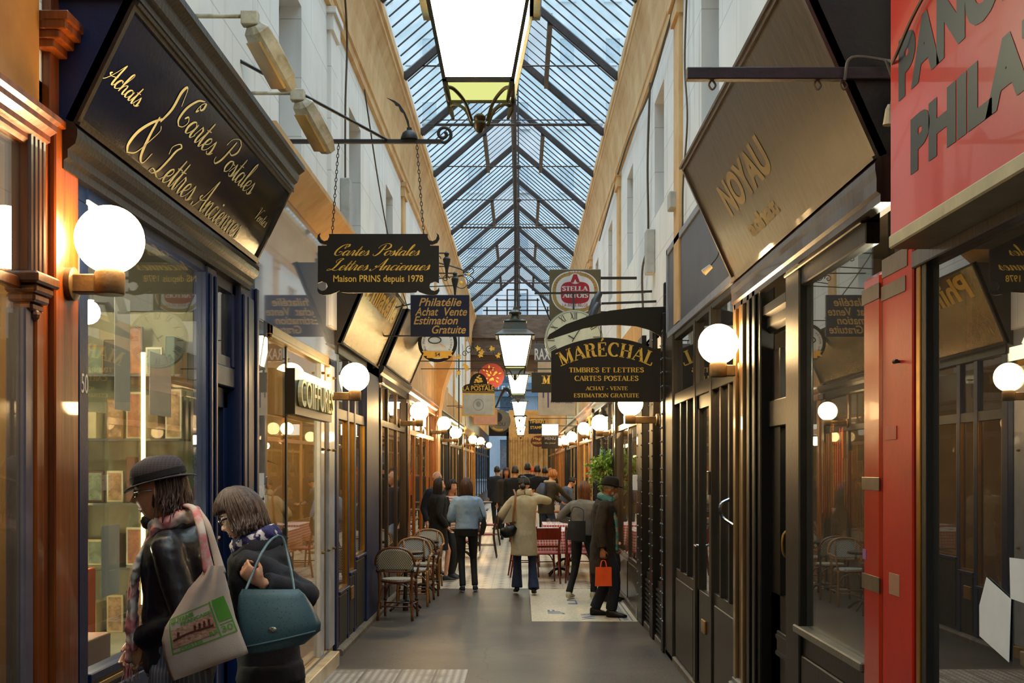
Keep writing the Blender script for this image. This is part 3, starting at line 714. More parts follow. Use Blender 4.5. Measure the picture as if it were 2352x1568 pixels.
M_corn = pm('dark_gilded_moulding', '#1c160e', .3, c2='#0d0b09', scale=12, bump=.25, spec=.5)
M_plate = pm('chrome', '#c8c8c8', .15, metal=1, bump=0)
M_paper = pm('white_paper', '#d8dce0', .8, var=.06, bump=.05)

def glass_part(t, s, y0, y1, z0, z1, o, m, name='window_glass'):
    k = MB(); sb(k, s, y0, y1, z0, z1, o - .003, o + .003); return k.build(name, m, t, world=True)
def part(t, name, s, y0, y1, z0, z1, o0, o1, m, b=.004):
    k = MB(); sb(k, s, y0, y1, z0, z1, o0, o1, b); return k.build(name, m, t, world=True)
def mould(t, name, s, y0, y1, prof, m):
    return extr(MB(), s, prof, y0, y1).build(name, m, t, world=True)
def fluted(t, name, s, y0, y1, z0, z1, o0, o1, n, m):
    k = MB(); sb(k, s, y0, y1, z0, z1, o0, o1 - .012)
    w = (y1 - y0) / n
    for i in range(n): x = SX(s, o1 - .012); k.tube([(x, y0 + w * (i + .5), z0), (x, y0 + w * (i + .5), z1)], w * .36, 8)
    return k.build(name, m, t, world=True, smooth='auto')
def panelled(t, name, s, y0, y1, z0, z1, o, m, mrg=.06):
    k = MB(); sb(k, s, y0, y1, z0, z1, -.04, o, .004); sb(k, s, y0 + mrg, y1 - mrg, z0 + mrg, z1 - mrg, o - .002, o + .012, .008)
    return k.build(name, m, t, world=True)

# rooms behind the shop windows
def room(s, y0, y1, n, wallm, depth=1.5, zc=3.05, floor_z=.1):
    side = 'left' if s < 0 else 'right'
    m = MB(); sb(m, s, y0, y1, 0, zc, -depth - .1, -depth); sb(m, s, y0 - .03, y0 + .03, 0, zc, -depth, -.06); sb(m, s, y1 - .03, y1 + .03, 0, zc, -depth, -.06); sb(m, s, y0, y1, zc, zc + .08, -depth - .1, -.0); sb(m, s, y0, y1, 0, floor_z, -depth, -.02)
    struct('wall_%s_shop_%d' % (side, n), m, wallm)
M_rwarm = pm('warm_interior_wall', '#b99557', .8, c2='#977238', scale=2, bump=.05)
M_rpale = pm('pale_interior_wall', '#a9a283', .8, c2='#868066', scale=2, bump=.05)
M_rdark = pm('dim_interior_wall', '#4d3d28', .8, c2='#2c2216', scale=2, bump=.05)
M_bulb = emis('warm_bulb', (1, .78, .42), 9 * INSIDE_L)
M_bulbw = emis('pale_bulb', (1, .92, .7), 7 * INSIDE_L)
def inside_lamp(x, y, z, label, r=.05, m=None):
    r *= 1.3
    t = thing('ceiling_lamp', label, 'lamp', (x, y, z), group=None)
    MB().sphere((0, 0, 0), r, 12, 8).build('bulb', m or M_bulb, t, smooth=True)
    MB().tube([(0, 0, r), (0, 0, 3.05 - z)], .006, 6).lathe([(.012, r - .01), (.03, r), (.02, r + .05), (.006, r + .06)], seg=10).build('cord', M_black, t)
    return t

# ---- shop 0: amber wood front, at the left edge
S = -1
t = thing('shopfront', 'amber varnished wooden shopfront at the left edge, with a fluted bracket and square column', 'shopfront', (-WL, 3.9, 0))
part(t, 'column', S, 4.23, 4.45, 0, 3.0, -.05, .045, M_wbrown, .006)
part(t, 'column_edge', S, 4.17, 4.23, 0, 3.0, -.05, .02, M_wbrown, .006)
m = MB(); sb(m, S, 4.22, 4.46, 3.0, 4.3, -.05, .03, .005); sb(m, S, 4.2, 4.48, 2.98, 3.01, -.05, .06, .004); m.build('upper_column', M_wbrown, t, world=True)
m = MB()
for dz, o in ((0, .06), (.03, .085), (.06, .11), (.09, .12)): sb(m, S, 4.2 - o * .4, 4.47 + o * .3, 3.24 + dz, 3.275 + dz, -.05, o, .004)
m.build('capital', M_wbrown, t, world=True)
fluted(t, 'fluted_strip', S, 4.03, 4.17, 2.42, 2.9, -.05, .04, 4, M_flute)
m = MB()
for z0, z1, w, o in ((2.38, 2.42, .10, .075), (2.35, 2.38, .08, .06), (2.32, 2.35, .065, .05), (2.29, 2.32, .05, .035)): sb(m, S, 4.10 - w, 4.10 + w, z0, z1, -.05, o, .008)
m.sphere((SX(S, .02), 4.10, 2.28), .022, 10, 6); m.build('bracket_foot', M_flute, t, world=True)
part(t, 'door_post', S, 4.03, 4.10, 0, 2.3, -.05, .02, pm('lilac_grey_paint', '#6d6570', .25, bump=.05, coat=.5), .006)
part(t, 'side_post', S, 4.10, 4.17, 0, 2.3, -.05, .03, M_wbrown, .006)
part(t, 'upper_panel', S, 1.5, 4.15, 2.98, 4.4, -.05, .02, M_opan)
mould(t, 'head_moulding', S, 1.5, 4.17, [(-.05, 2.86), (.02, 2.86), (.03, 2.875), (.03, 2.89), (.05, 2.90), (.05, 2.92), (.075, 2.935), (.075, 2.955), (.09, 2.965), (.09, 2.985), (-.05, 2.985)], M_wbrown)
glass_part(t, S, 1.5, 4.03, .5, 2.86, -.0, G_dark)
part(t, 'bulkhead', S, 1.5, 4.03, 0, .5, -.05, .02, M_wbrown)
part(t, 'transom', S, 1.5, 4.03, 2.36, 2.40, -.03, .012, M_wbrown)
room(S, -1, 4.4, 0, M_rwarm)
inside_lamp(-2.3, 3.6, 2.3, 'small bulb hanging inside the amber wooden shop at the left edge')

# ---- shop 50: navy front with the canted script sign
t = thing('shopfront', 'navy blue painted shopfront numbered 50 with a large display window and a recessed door', 'shopfront', (-WL, 6.0, 0))
m = MB(); sb(m, S, 4.455, 4.62, 0, 2.78, -.05, .02, .006); sb(m, S, 4.49, 4.585, .1, 2.7, .02, .032, .006); m.build('pilaster', M_navy, t, world=True)
m = MB(); vs, fs = bfont('50', bold=.0); put2d(m, vs, fs, (SX(S, .0335), 4.545, 2.035), (0, 1, 0), (0, 0, 1), w=.07, h=.075); m.build('number', pm('silver_number', '#b8c0c8', .3, bump=0), t, world=True)
glass_part(t, S, 4.62, 6.33, .93, 2.83, .0, G_shop)
m = MB(); sb(m, S, 4.62, 6.33, .90, .935, -.05, .03, .004); sb(m, S, 4.62, 6.33, 2.80, 2.84, -.04, .02); m.build('window_frame', M_navy, t, world=True)
panelled(t, 'bulkhead', S, 4.62, 6.33, 0, .90, .015, M_navy)
part(t, 'brass_strip', S, 4.62, 6.33, .865, .885, 0, .03, M_gold, .002)
m = MB(); sb(m, S, 6.33, 6.53, 0, 2.84, -.05, .03, .008); sb(m, S, 6.36, 6.40, .1, 2.8, .03, .045, .006); sb(m, S, 6.46, 6.50, .1, 2.8, .03, .045, .006); m.build('door_post', M_navy, t, world=True)
d = MB(); sb(d, S, 6.55, 6.63, .08, 2.2, -.10, -.05, .004); sb(d, S, 7.0, 7.08, .08, 2.2, -.10, -.05, .004); sb(d, S, 6.55, 7.08, .08, .7, -.10, -.05, .004); sb(d, S, 6.55, 7.08, 2.1, 2.22, -.10, -.05, .004)
d = d.build('door_leaf', M_navy, t, world=True); glass_part(d, S, 6.63, 7.0, .7, 2.1, -.075, G_shop, 'door_glass')
k = MB(); k.tube([(SX(S, -.05), 6.6, 1.35), (SX(S, .0), 6.6, 1.35), (SX(S, .0), 6.68, 1.35)], .012, 8); k.sphere((SX(S, .005), 6.6, 1.55), .02, 10, 8); k.build('handle', M_plate, d, world=True)
m = MB(); sb(m, S, 6.53, 7.1, 2.22, 2.34, -.08, .0, .006); sb(m, S, 6.53, 6.6, 2.34, 2.84, -.06, .0, .006); sb(m, S, 7.0, 7.1, 2.34, 2.84, -.06, .0, .006); sb(m, S, 6.6, 7.0, 2.34, 2.40, -.05, -.01); sb(m, S, 6.53, 7.1, 2.78, 2.84, -.06, 0); m.build('transom_frame', M_navy, t, world=True)
glass_part(t, S, 6.6, 7.0, 2.4, 2.78, -.03, G_dark, 'transom_glass')
m = MB(); vs, fs = bfont('n.d. PRINS\n  2007\n POSTE\n FRANCE'); put2d(m, vs, fs, (SX(S, -.0695), 6.82, 1.72), (0, 1, 0), (0, 0, 1), w=.2, h=.28); m.build('door_lettering', M_paper, d, world=True)
m = MB(); sb(m, S, 7.08, 7.52, 0, 2.88, -.08, .03, .008); sb(m, S, 7.12, 7.2, .1, 2.8, .03, .045, .008); sb(m, S, 7.25, 7.4, .1, 2.8, .03, .04, .008); sb(m, S, 7.44, 7.5, .0, 2.88, .03, .05, .006); m.build('pilaster', M_navy, t, world=True)
part(t, 'side_wall_panel', S, 4.0 + .46, 4.62, 2.78, 4.4, -.05, .012, M_navy)
room(S, 4.46, 7.5, 1, M_rpale)

def canted(name, label, s, y0, y1, ob, zb, ot, zt, board, frame, fw=.045, cornice=True, wallpanel=None, base=True):
    """sign board that leans out from the wall, foot at (ob, zb), head at (ot, zt)"""
    t = thing(name, label, 'sign', (SX(s, ob), (y0 + y1) / 2, zb))
    B = Vector((SX(s, ob), 0, zb)); T = Vector((SX(s, ot), 0, zt)); up = (T - B).normalized(); ln = (T - B).length
    n = Vector((-s * up.z, 0, s * up.x)).normalized()
    if n.x * s > 0: n = -n
    def P(y, h, o=0): q = B + up * h + n * o; return Vector((q.x, y, q.z))
    def pl(mb, ya, yb, ha, hb, oa, ob_):
        vs = [P(y, h, o) for o in (oa, ob_) for (y, h) in ((ya, ha), (yb, ha), (yb, hb), (ya, hb))]
        mb.add(vs, [(0, 3, 2, 1), (4, 5, 6, 7), (0, 1, 5, 4), (1, 2, 6, 5), (2, 3, 7, 6), (3, 0, 4, 7)])
    k = MB(); pl(k, y0, y1, 0, ln, -.03, 0); k.build('board', board, t, world=True, recalc=True)
    k = MB()
    for a, b, c, d in ((y0, y1, 0, fw), (y0, y1, ln - fw, ln), (y0, y0 + fw, fw, ln - fw), (y1 - fw, y1, fw, ln - fw)): pl(k, a, b, c, d, 0, .014)
    for a, b, c, d in ((y0, y1, 0, fw * .4), (y0, y1, ln - fw * .4, ln)): pl(k, a, b, c, d, .014, .026)
    k.build('frame', frame, t, world=True, recalc=True)
    x0 = SX(s, -.0)
    for y in (y0, y1 - .02):
        k = MB(); poly = [(x0, y, zb - .02), (SX(s, ob), y, zb), (SX(s, ot), y, zt), (x0, y, zt)]
        a = [Vector(p) for p in poly]; k.add(a + [p + Vector((0, .02, 0)) for p in a], [(0, 1, 2, 3), (7, 6, 5, 4), (0, 4, 5, 1), (1, 5, 6, 2), (2, 6, 7, 3), (3, 7, 4, 0)])
        k.build('side_cheek', wallpanel or frame, t, world=True, recalc=True)
    if cornice:
        extr(MB(), s, [(0, zt), (ot, zt), (ot + .015, zt + .01), (ot + .015, zt + .035), (ot + .035, zt + .05), (ot + .045, zt + .08), (ot + .045, zt + .095), (ot + .08, zt + .12), (ot + .08, zt + .15), (0, zt + .15)], y0 - .02, y1 + .04).build('cornice', frame, t, world=True)
    if base:
        extr(MB(), s, [(0, zb - .17), (.05, zb - .17), (.05, zb - .14), (.065, zb - .13), (.065, zb - .10), (ob * .9 + .02, zb - .08), (ob + .02, zb - .05), (ob + .02, zb - .025), (ob + .005, zb), (0, zb)], y0 - .01, y1 + .03).build('lower_moulding', frame, t, world=True)
    return t, P, up, n, ln

t, P, up, n, ln = canted('fascia_sign', 'navy canted fascia sign with cream script reading Achats, Cartes Postales & Lettres Anciennes, Ventes', -1, 4.30, 7.24, .08, 3.01, .30, 3.46, M_signnavy, M_corn, .03, True, M_navy)
m = MB()
def scr(txt, ya, h0, w, h, thick=.075, thin=.02, sh=.35):
    vs, fs = script_text(txt, thick, thin, sh); put2d(m, vs, fs, P(ya, h0, .0025), (0, 1, 0), up, w=w, h=h, center=False)
scr('Achats', 4.34, .20, .40, .105, .1, .03)
scr('Cartes Postales', 5.16, .27, 1.40, .19, .09, .028)
scr('Lettres Anciennes', 5.12, .025, 1.56, .20, .09, .028)
scr('&', 4.80, .035, .34, .40, .09, .02, .25)
scr('Ventes', 6.83, .20, .27, .085, .1, .03)
m.build('lettering', M_cream_l, t, world=True)
# ledge over the cornice with two flood lamps
M_bwhite = pm('yellowed_lamp_housing', '#c9c1ad', .5, c2='#8f8163', scale=9, bump=.2, dirt=.5)
def flood(label, y, z, x_end, tilt):
    t = thing('flood_lamp', label, 'lamp', (-WL, y, z), group='flood lamps above the navy sign')
    MB().tube([(-WL, y, z), (x_end, y, z)], .012, 8).build('arm', M_bwhite, t, world=True, smooth=True)
    MB().bbox(x_end - .01, x_end + .075, y - .03, y + .03, z - .05, z + .02).build('knuckle', M_bwhite, t, world=True)
    k = MB(); dx = math.sin(tilt); dz = -math.cos(tilt); L_ = .36; a = Vector((x_end + .05, y, z - .045)); d = Vector((dx * .62, .45, dz * .65)).normalized()
    sd = Vector((.5, -.8, 0)).normalized(); sd = (sd - d * sd.dot(d)).normalized(); nn = d.cross(sd)
    R = []
    for q, w, h in ((0, .045, .03), (.08, .075, .05), (.3, .085, .055), (.8, .085, .05), (1, .06, .03)):
        c = a + d * L_ * q; R.append([c + sd * w * i + nn * h * j for i, j in ((-1, -.6), (-.6, -1), (.6, -1), (1, -.6), (1, .6), (.6, 1), (-.6, 1), (-1, .6))])
    k.rings(R); k.build('housing', M_bwhite, t, world=True, recalc=True)
    k = MB(); c = a + d * L_ * .55 + nn * .048; k.obox(c, (d, sd, nn), (L_ * .36, .065, .008)); k.build('diffuser', pm('amber_plastic', '#c9a25e', .3, bump=.1), t, world=True)
flood('larger, nearer of the two yellowed flood lamps above the navy sign', 6.0, 4.05, XA(560, 6.0), .5)
flood('smaller of the two yellowed flood lamps, towards the black iron bar', 7.3, 4.07, XA(672, 7.3), .5)

# ---- hairdresser's glass front
t = thing('shopfront', 'frameless glass hairdresser front with milky upper panel and white posts on a marble step', 'shopfront', (-WL, 9.2, .13))
part(t, 'milky_panel', S, 7.54, 10.88, 2.72, 3.7, -.03, .012, pm('grey_glass_panel', '#8e96a3', .05, c2='#858d9b', scale=1, bump=0, coat=1), .002)
ledge = extr(MB(), S, [(0, 3.70), (.02, 3.70), (.20, 3.86), (.20, 3.90), (0, 3.90)], 7.3, 11.6).build('ledge', M_ochre, t, world=True)
glass_part(t, S, 7.54, 7.93, .14, 2.72, .005, G_pale, 'side_pane')
m = MB(); sb(m, S, 7.97, 8.05, 2.62, 2.72, -.06, .02, .004); sb(m, S, 7.97, 10.4, 2.655, 2.72, -.06, .02, .004); sb(m, S, 7.97, 10.4, 2.63, 2.655, -.03, .03, .004); m.build('head_rail', M_brass, t, world=True)
glass_part(t, S, 8.02, 8.62, .14, 2.63, -.01, G_shop)
glass_part(t, S, 8.66, 9.95, .14, 2.63, -.01, G_shop)
m = MB(); sb(m, S, 8.62, 8.66, .14, 2.63, -.03, .0); m.build('glazing_joint', M_black, t, world=True)
M_wpost = pm('white_post', '#b9bcc0', .3, bump=.03, coat=.4)
for a, b in ((9.98, 10.15), (10.42, 10.72)):
    part(t, 'post', S, a, b, .13, 2.66, -.04, .02, M_wpost, .005)
part(t, 'dark_slot', S, 10.16, 10.41, .13, 2.66, -.04, -.01, M_brass, .002)
m = MB()
for y in (10.02, 10.3, 10.6):
    for z in (1.02, 1.9, 2.55): m.lathe([(.012, 0), (.012, .02), (.005, .03)], (SX(S, .02), y, z), 8, 'x')
m.build('stud', M_brass, t, world=True)
k = MB()
for y, z, a, b in ((7.7, 1.62, .12, .09), (7.74, 1.48, .1, .07)): sb(k, S, y - a, y + a, z - b, z + b, .009, .0105)
k.build('notice', M_paper, t, world=True)
m = MB(); vs, fs = bfont('LEON', bold=.03); put2d(m, vs, fs, (SX(S, .012), 7.72, 1.54), (0, 1, 0), (0, 0, 1), w=.2, h=.09); m.build('pane_reflection', M_swhite, t, world=True)  # letters reflected in the side pane, painted on as flat white shapes
part(t, 'poster', S, 7.62, 7.86, 1.25, 2.22, -.02, -.01, pm('peach_poster', '#c9996a', .6, c2='#c2a04a', scale=3, bump=0), .001)
room(S, 7.56, 10.86, 2, M_rwarm)
for q, y in enumerate((8.4, 9.5)): inside_lamp(-2.35, y, 2.25, ('bulb hanging over the leafy plant inside the hairdresser', 'bulb hanging behind the letters inside the hairdresser')[q], .055)
# letters in the window
t = thing('letter_sign', 'dark box sign with raised bright letters reading COIFFURES in the glass front', 'sign', (-WL, 9.2, 2.1))
MB().box(SX(S, .03), SX(S, .10), 8.42, 10.05, 2.13, 2.46).build('backing', M_blackp, t, world=True)
m = MB(); vs, fs = bfont('COIFFURES', bold=.0); put2d(m, vs, fs, (SX(S, .118), 9.23, 2.19), (0, 1, 0), (0, 0, 1), w=1.45, h=.2)
o = m.build('letters', M_cream_l, t, world=True, solid=.03)
# plant inside, bottle on the sill
M_leaf = pm('dark_green_leaf', '#2f4a1c', .35, c2='#4b6a24', scale=5, bump=.1, coat=.2)
def leaf(mb, p, d, up, L_, w, droop=.25):
    d = Vector(d).normalized(); up = Vector(up); sd = d.cross(up).normalized(); n = sd.cross(d)
    ws = (0.08, .6, 1, .85, .45, .02); R = []; k = len(mb.v)
    for i, q in enumerate(ws):
        f = i / 5; c = Vector(p) + d * L_ * f - Vector((0, 0, 1)) * L_ * droop * f * f
        mb.v += [tuple(c - sd * w * q + n * w * .25 * q), tuple(c), tuple(c + sd * w * q + n * w * .25 * q)]
    for i in range(5):
        a = k + 3 * i; mb.f += [(a, a + 1, a + 4, a + 3), (a + 1, a + 2, a + 5, a + 4)]
def plant(name, label, loc, h, n, ll, lw, spread, pot=True, mat=None, seed=1, hang=False):
    R_ = random.Random(seed); t = thing(name, label, 'plant', loc)
    if pot: MB().lathe([(.1, 0), (.14, .02), (.17, .26), (.18, .28), (.15, .28), (.14, .25)], seg=18).build('pot', pm('terracotta', '#8a4a2c', .7), t, smooth='auto')
    st = MB(); lf = MB(); z0 = .26 if pot else 0
    for i in range(n):
        a = R_.uniform(0, 2 * PI); r = R_.uniform(.2, 1) * spread; tip = Vector((math.cos(a) * r, math.sin(a) * r, z0 + h * R_.uniform(.35, 1)))
        c = catmull([(0, 0, z0), (tip.x * .25, tip.y * .25, z0 + (tip.z - z0) * .6), tip], 6); st.tube(c, [.008, .003], 5)
        for q in range(3, len(c)):
            for _ in range(2):
                b = R_.uniform(0, 2 * PI); leaf(lf, c[q], (math.cos(b), math.sin(b), R_.uniform(-.2, .6)), (0, 0, 1), ll * R_.uniform(.6, 1.2), lw * R_.uniform(.7, 1.2), R_.uniform(.1, .7))
    st.build('stems', pm('stem', '#4f5a26', .6), t); lf.build('foliage', mat or M_leaf, t, smooth=True)
    return t
plant('potted_plant', 'tall leafy potted plant standing inside the hairdresser window', (-2.12, 8.45, .12), 1.75, 14, .24, .06, .22, seed=4)
t = thing('bottle', 'tall pale cream bottle standing behind the hairdresser glass', 'bottle', (-1.87, 9.0, .11))
M_bot = pm('pale_cream_plastic', '#c9c08e', .35, bump=.02)
MB().lathe([(.001, 0), (.05, 0), (.055, .02), (.055, .78), (.04, .84), (.02, .87), (.001, .87)], seg=18).build('body', M_bot, t, smooth='auto')
MB().lathe([(.022, .865), (.026, .87), (.026, .93), (.001, .935)], seg=14).build('cap', M_bot, t, smooth='auto')

# ---- navy framed stamp shop with the brushed metal sign
M_brush = pm('brushed_metal_sign', '#a08c58', .22, metal=1, c2='#6f5f38', scale=2, bump=.35, bscale=2.5, stretch=(30, 30, 1.2))
t = thing('shopfront', 'dark navy shopfront with gilt-edged windows and a letter slot, behind the wicker chairs', 'shopfront', (-WL, 12.4, 0))
ys = [10.88, 11.04, 11.66, 11.78, 12.04, 12.16, 12.82, 12.94]
for a, b in ((10.88, 11.02), (11.60, 11.70), (12.06, 12.16)): part(t, 'window_post', S, a, b, .0, 2.85, -.05, .012, M_navy, .005)
part(t, 'pilaster', S, 12.88, 13.97, .0, 2.95, -.06, .03, M_navy, .008)
for a, b, z in ((11.02, 11.60, .58), (11.70, 12.06, .70), (12.16, 12.88, .82)):
    glass_part(t, S, a, b, z, 2.2, -.02, G_shop); glass_part(t, S, a, b, 2.3, 2.8, -.02, G_dark, 'transom_glass')
    k = MB(); sb(k, S, a, a + .015, z, 2.2, -.02, .008); sb(k, S, b - .015, b, z, 2.2, -.02, .008); sb(k, S, a, b, z, z + .02, -.02, .008); k.build('gilt_beading', M_gold, t, world=True)
    panelled(t, 'bulkhead', S, a - .02, b + .02, .05, z, .0, M_black, .05)
    sb_ = part(t, 'sill', S, a - .02, b + .02, z - .03, z, -.03, .03, M_navy, .004)
part(t, 'transom', S, 10.9, 12.9, 2.2, 2.3, -.05, .008, M_navyd)
part(t, 'head_beam', S, 10.88, 13.97, 2.8, 2.95, -.05, .03, M_black)
k = MB(); sb(k, S, 11.74, 11.94, .42, .55, .01, .025, .004); sb(k, S, 11.78, 11.90, .47, .50, .025, .027); k.build('letter_slot', M_gold, t, world=True)
room(S, 10.9, 13.95, 3, M_rwarm); inside_lamp(-2.3, 12.0, 2.2, 'bulb inside the dark navy stamp shop behind the wicker chairs')
t, P, up, n, ln = canted('fascia_sign', 'brushed metal canted fascia sign reading Philatélie, catching the light of a globe lamp', -1, 10.75, 13.4, .07, 2.88, .38, 3.62, M_brush, M_black, .02, False, M_black, False)
m = MB(); vs, fs = bfont('Philatélie', bold=.03, shear=.2); put2d(m, vs, fs, P(12.1, ln - .30, .002), (0, 1, 0), up, w=2.2, h=.25); m.build('lettering', M_gilt, t, world=True)

# ---- further shops on the left
def shop_generic(s, label, y0, y1, mat, trim, n, glass, roomm, idx, blk=.6, head=2.75, fas=None, lamp=None, pil=.22):
    t = thing('shopfront', label, 'shopfront', (SX(s, 0), (y0 + y1) / 2, 0))
    k = (y1 - y0 - pil) / n
    for i in range(n + 1):
        y = y0 + i * k; w = pil if i in (0, n) else .09
        q = MB(); sb(q, s, y, y + w, 0, head + .08, -.05, .03 if i in (0, n) else .005, .006)
        if i in (0, n): sb(q, s, y + .04, y + w - .04, .2, head - .05, .03, .045, .008); sb(q, s, y - .01, y + w + .01, head - .0, head + .08, .03, .07, .006); sb(q, s, y - .005, y + w + .005, 0, .14, .03, .055, .006)
        q.build('pilaster' if i in (0, n) else 'window_post', mat, t, world=True)
    for i in range(n):
        a = y0 + i * k + (pil if i == 0 else .09); b = y0 + (i + 1) * k
        glass_part(t, s, a, b, blk, head - .5, -.02, glass); glass_part(t, s, a, b, head - .42, head, -.02, glass, 'transom_glass')
        panelled(t, 'bulkhead', s, a, b, 0, blk, .0, mat)
    part(t, 'transom', s, y0 + pil, y1 - pil, head - .5, head - .42, -.04, .01, trim)
    mould(t, 'cornice', s, y0 - .02, y1 + .02, [(-.05, head), (.03, head), (.04, head + .02), (.04, head + .1), (.07, head + .13), (.09, head + .17), (.09, head + .2), (-.05, head + .2)], trim)
    if fas: part(t, 'fascia', s, y0, y1, head + .2, fas[1], -.03, .01, fas[0])
    room(s, y0 + .02, y1 - .02, idx, roomm, 1.2)
    if lamp: inside_lamp(SX(s, -.6), (y0 + y1) / 2, 2.2, lamp, .06)
    return t
M_umber = wood('dark_umber_wood', '#3d2715', '#1f120a')
shop_generic(-1, 'dark umber shopfront with tall panes beyond the wicker chairs', 14.0, 17.55, M_umber, M_black, 3, G_dark, M_rwarm, 4, fas=(M_ochre2, 3.6), lamp='bulb inside the dark umber shop')
shop_generic(-1, 'honey coloured wooden shopfront beside the bald man', 17.6, 23.3, M_wgold, M_wgold, 4, G_shop, M_rwarm, 5, fas=(M_ochre2, 3.7), lamp='bulb inside the honey wood shop')
shop_generic(-1, 'slate blue shopfront beyond the honey coloured wooden one', 24.2, 27.6, M_navyd, M_navyd, 2, G_shop, M_rpale, 6, fas=(M_ochre, 3.6), lamp='bulb inside the slate blue shop')
shop_generic(-1, 'brown wooden restaurant front behind the set tables', 27.65, 34, M_umber, M_umber, 4, G_shop, M_rwarm, 7, fas=(M_ochre2, 3.5), lamp='bulb inside the brown wooden restaurant')
shop_generic(-1, 'cream painted shopfront far along the left wall', 34.05, 43, M_ochre2, M_ochre, 5, G_shop, M_rwarm, 8, fas=(M_umber, 3.5), lamp='bulb inside the cream shop far along')
shop_generic(-1, 'blackened shopfront at the far end of the left wall', 43.05, 62.6, M_navyd, M_black, 7, G_dark, M_rpale, 9, fas=(M_navyd, 3.4), lamp='bulb in the blackened shop at the far end')
# curved ochre pier between the honey shop and the slate one
k = MB(); R = []
for z, o, w in ((0, .06, .38), (2.5, .06, .38), (2.9, .09, .4), (3.3, .16, .42), (3.6, .26, .44), (3.85, .36, .45), (4.0, .38, .45)):
    R.append([(SX(-1, -.05), 23.75 - w, z), (SX(-1, o), 23.75 - w, z), (SX(-1, o), 23.75 + w, z), (SX(-1, -.05), 23.75 + w, z)])
k.rings(R); struct('trim_30', k, M_ochre2, recalc=True)
t, P, up, n, ln = canted('fascia_sign', 'plain brushed metal canted sign beyond the Philatélie one', -1, 14.2, 17.4, .07, 2.97, .36, 3.66, M_brush, M_black, .02, False, M_black, False)

# ================================================================ right side
S = 1
# red shop
t = thing('shopfront', 'red painted shopfront at the right edge with a brass strip beside its large window', 'shopfront', (WR, 3.9, 0))
m = MB(); sb(m, S, 4.10, 4.44, 0, 2.52, -.05, .015, .006); m.build('pilaster', M_red, t, world=True)
part(t, 'film_wrapped_edge', S, 4.45, 4.68, 0, 2.5, -.05, .02, M_redplas, .02)
part(t, 'dark_seam', S, 4.437, 4.452, 0, 2.52, -.04, .012, M_black, .001)
M_tape = pm('brown_packing_tape', '#6a5641', .3, c2='#54422f', scale=8, bump=.3, bscale=10)
for nm, a, b, z0, z1, o in (('tape', 4.15, 4.44, 2.46, 2.53, .018), ('tape', 4.17, 4.45, 2.375, 2.43, .018), ('tape', 4.46, 4.685, 2.39, 2.45, .023), ('tape', 4.46, 4.685, 1.66, 1.71, .023), ('tape', 4.46, 4.685, 1.27, 1.33, .023), ('tape', 4.27, 4.4, 1.85, 1.9, .018)):
    part(t, nm, S, a, b, z0, z1, o - .004, o, M_tape if z0 < 1.8 or z0 > 2 else pm('faded_red_patch', '#b04a38', .5, bump=0), .001)
part(t, 'patch', S, 4.24, 4.36, 1.28, 1.36, .014, .0165, pm('pale_paint_patch', '#a07256', .6, bump=0), .001)
k = MB(); sb(k, S, 4.63, 4.675, 1.385, 1.425, .02, .022); k.build('sticker', pm('blue_red_sticker', '#3a5ea8', .5, c2='#b23a3a', scale=60, bump=0), t, world=True)
k = MB(); k.tube([(SX(S, .01), 4.24, 2.13), (SX(S, .03), 4.24, 2.13)], .006, 6); k.tube([(SX(S, .03), 4.225, 2.13), (SX(S, .03), 4.255, 2.13)], .008, 6); k.build('screw', M_black, t, world=True)
part(t, 'brass_strip', S, 4.04, 4.08, 0, 2.5, -.03, .01, M_gold, .003)
part(t, 'dark_strip', S, 3.99, 4.035, 0, 2.5, -.03, .006, M_black, .002)
glass_part(t, S, 1.2, 3.99, .35, 2.5, -.02, glassm('brown_shop_glass', (.55, .45, .33), 2.2, .05))
part(t, 'bulkhead', S, 1.2, 3.99, 0, .35, -.05, .01, M_red)
part(t, 'head_rail', S, 1.2, 4.1, 2.44, 2.5, -.05, .02, M_umber)
part(t, 'pilaster_reflection', S, 3.91, 4.22, .0, 2.45, -.12, -.10, pm('red_brown_reflection', '#8f3217', .5, c2='#7a2a14', scale=4, bump=.1), .002)  # red pilaster's reflection in the window, built as a coloured slab behind the glass
part(t, 'grille', S, 4.03, 4.20, 1.18, 1.41, -.095, -.085, pm('pink_grille', '#b58a8c', .5, c2='#8f6c70', scale=3, stretch=(1, 1, 60), bump=0), .001)
for nm, pts in (('paper', [(2267, 1325), (2323, 1376), (2320, 1521), (2250, 1460), (2251, 1390)]), ('paper', [(2320, 1280), (2400, 1290), (2400, 1400), (2321, 1374)])):
    pts = [((WR + .014) * F / (u - CU), ZA(v, (WR + .014) * F / (u - CU))) for u, v in pts]
    k = MB(); x = SX(S, -.014); k.add([(x - random.uniform(0, .004), y, z) for y, z in pts], [tuple(range(len(pts)))]); k.build(nm, M_paper, t, world=True, solid=.001)
room(S, -1, 4.4, 1, M_rdark)
t = thing('fascia_sign', 'large red fascia board with black capitals PANORAMAS PHILATELIE over a cream ledge', 'sign', (1.25, 3.0, 2.5))
k = MB().bbox(1.25, 1.33, 1.2, 3.98, 2.52, 4.3, .004).box(1.33, WR + .05, 1.2, 3.98, 2.52, 4.3); k.build('board', M_redsign, t, world=True)
k = MB().bbox(1.225, 1.40, 1.2, 3.92, 2.475, 2.52, .005); k.build('ledge', pm('cream_ledge', '#b3a888', .5, bump=.1, dirt=.3), t, world=True)
m = MB(); vs, fs = bfont('PANORAMAS', bold=.06); put2d(m, vs, fs, (1.2485, 3.89, 2.955), (0, -1, 0), (0, 0, 1), w=1.8, h=.205, center=False)
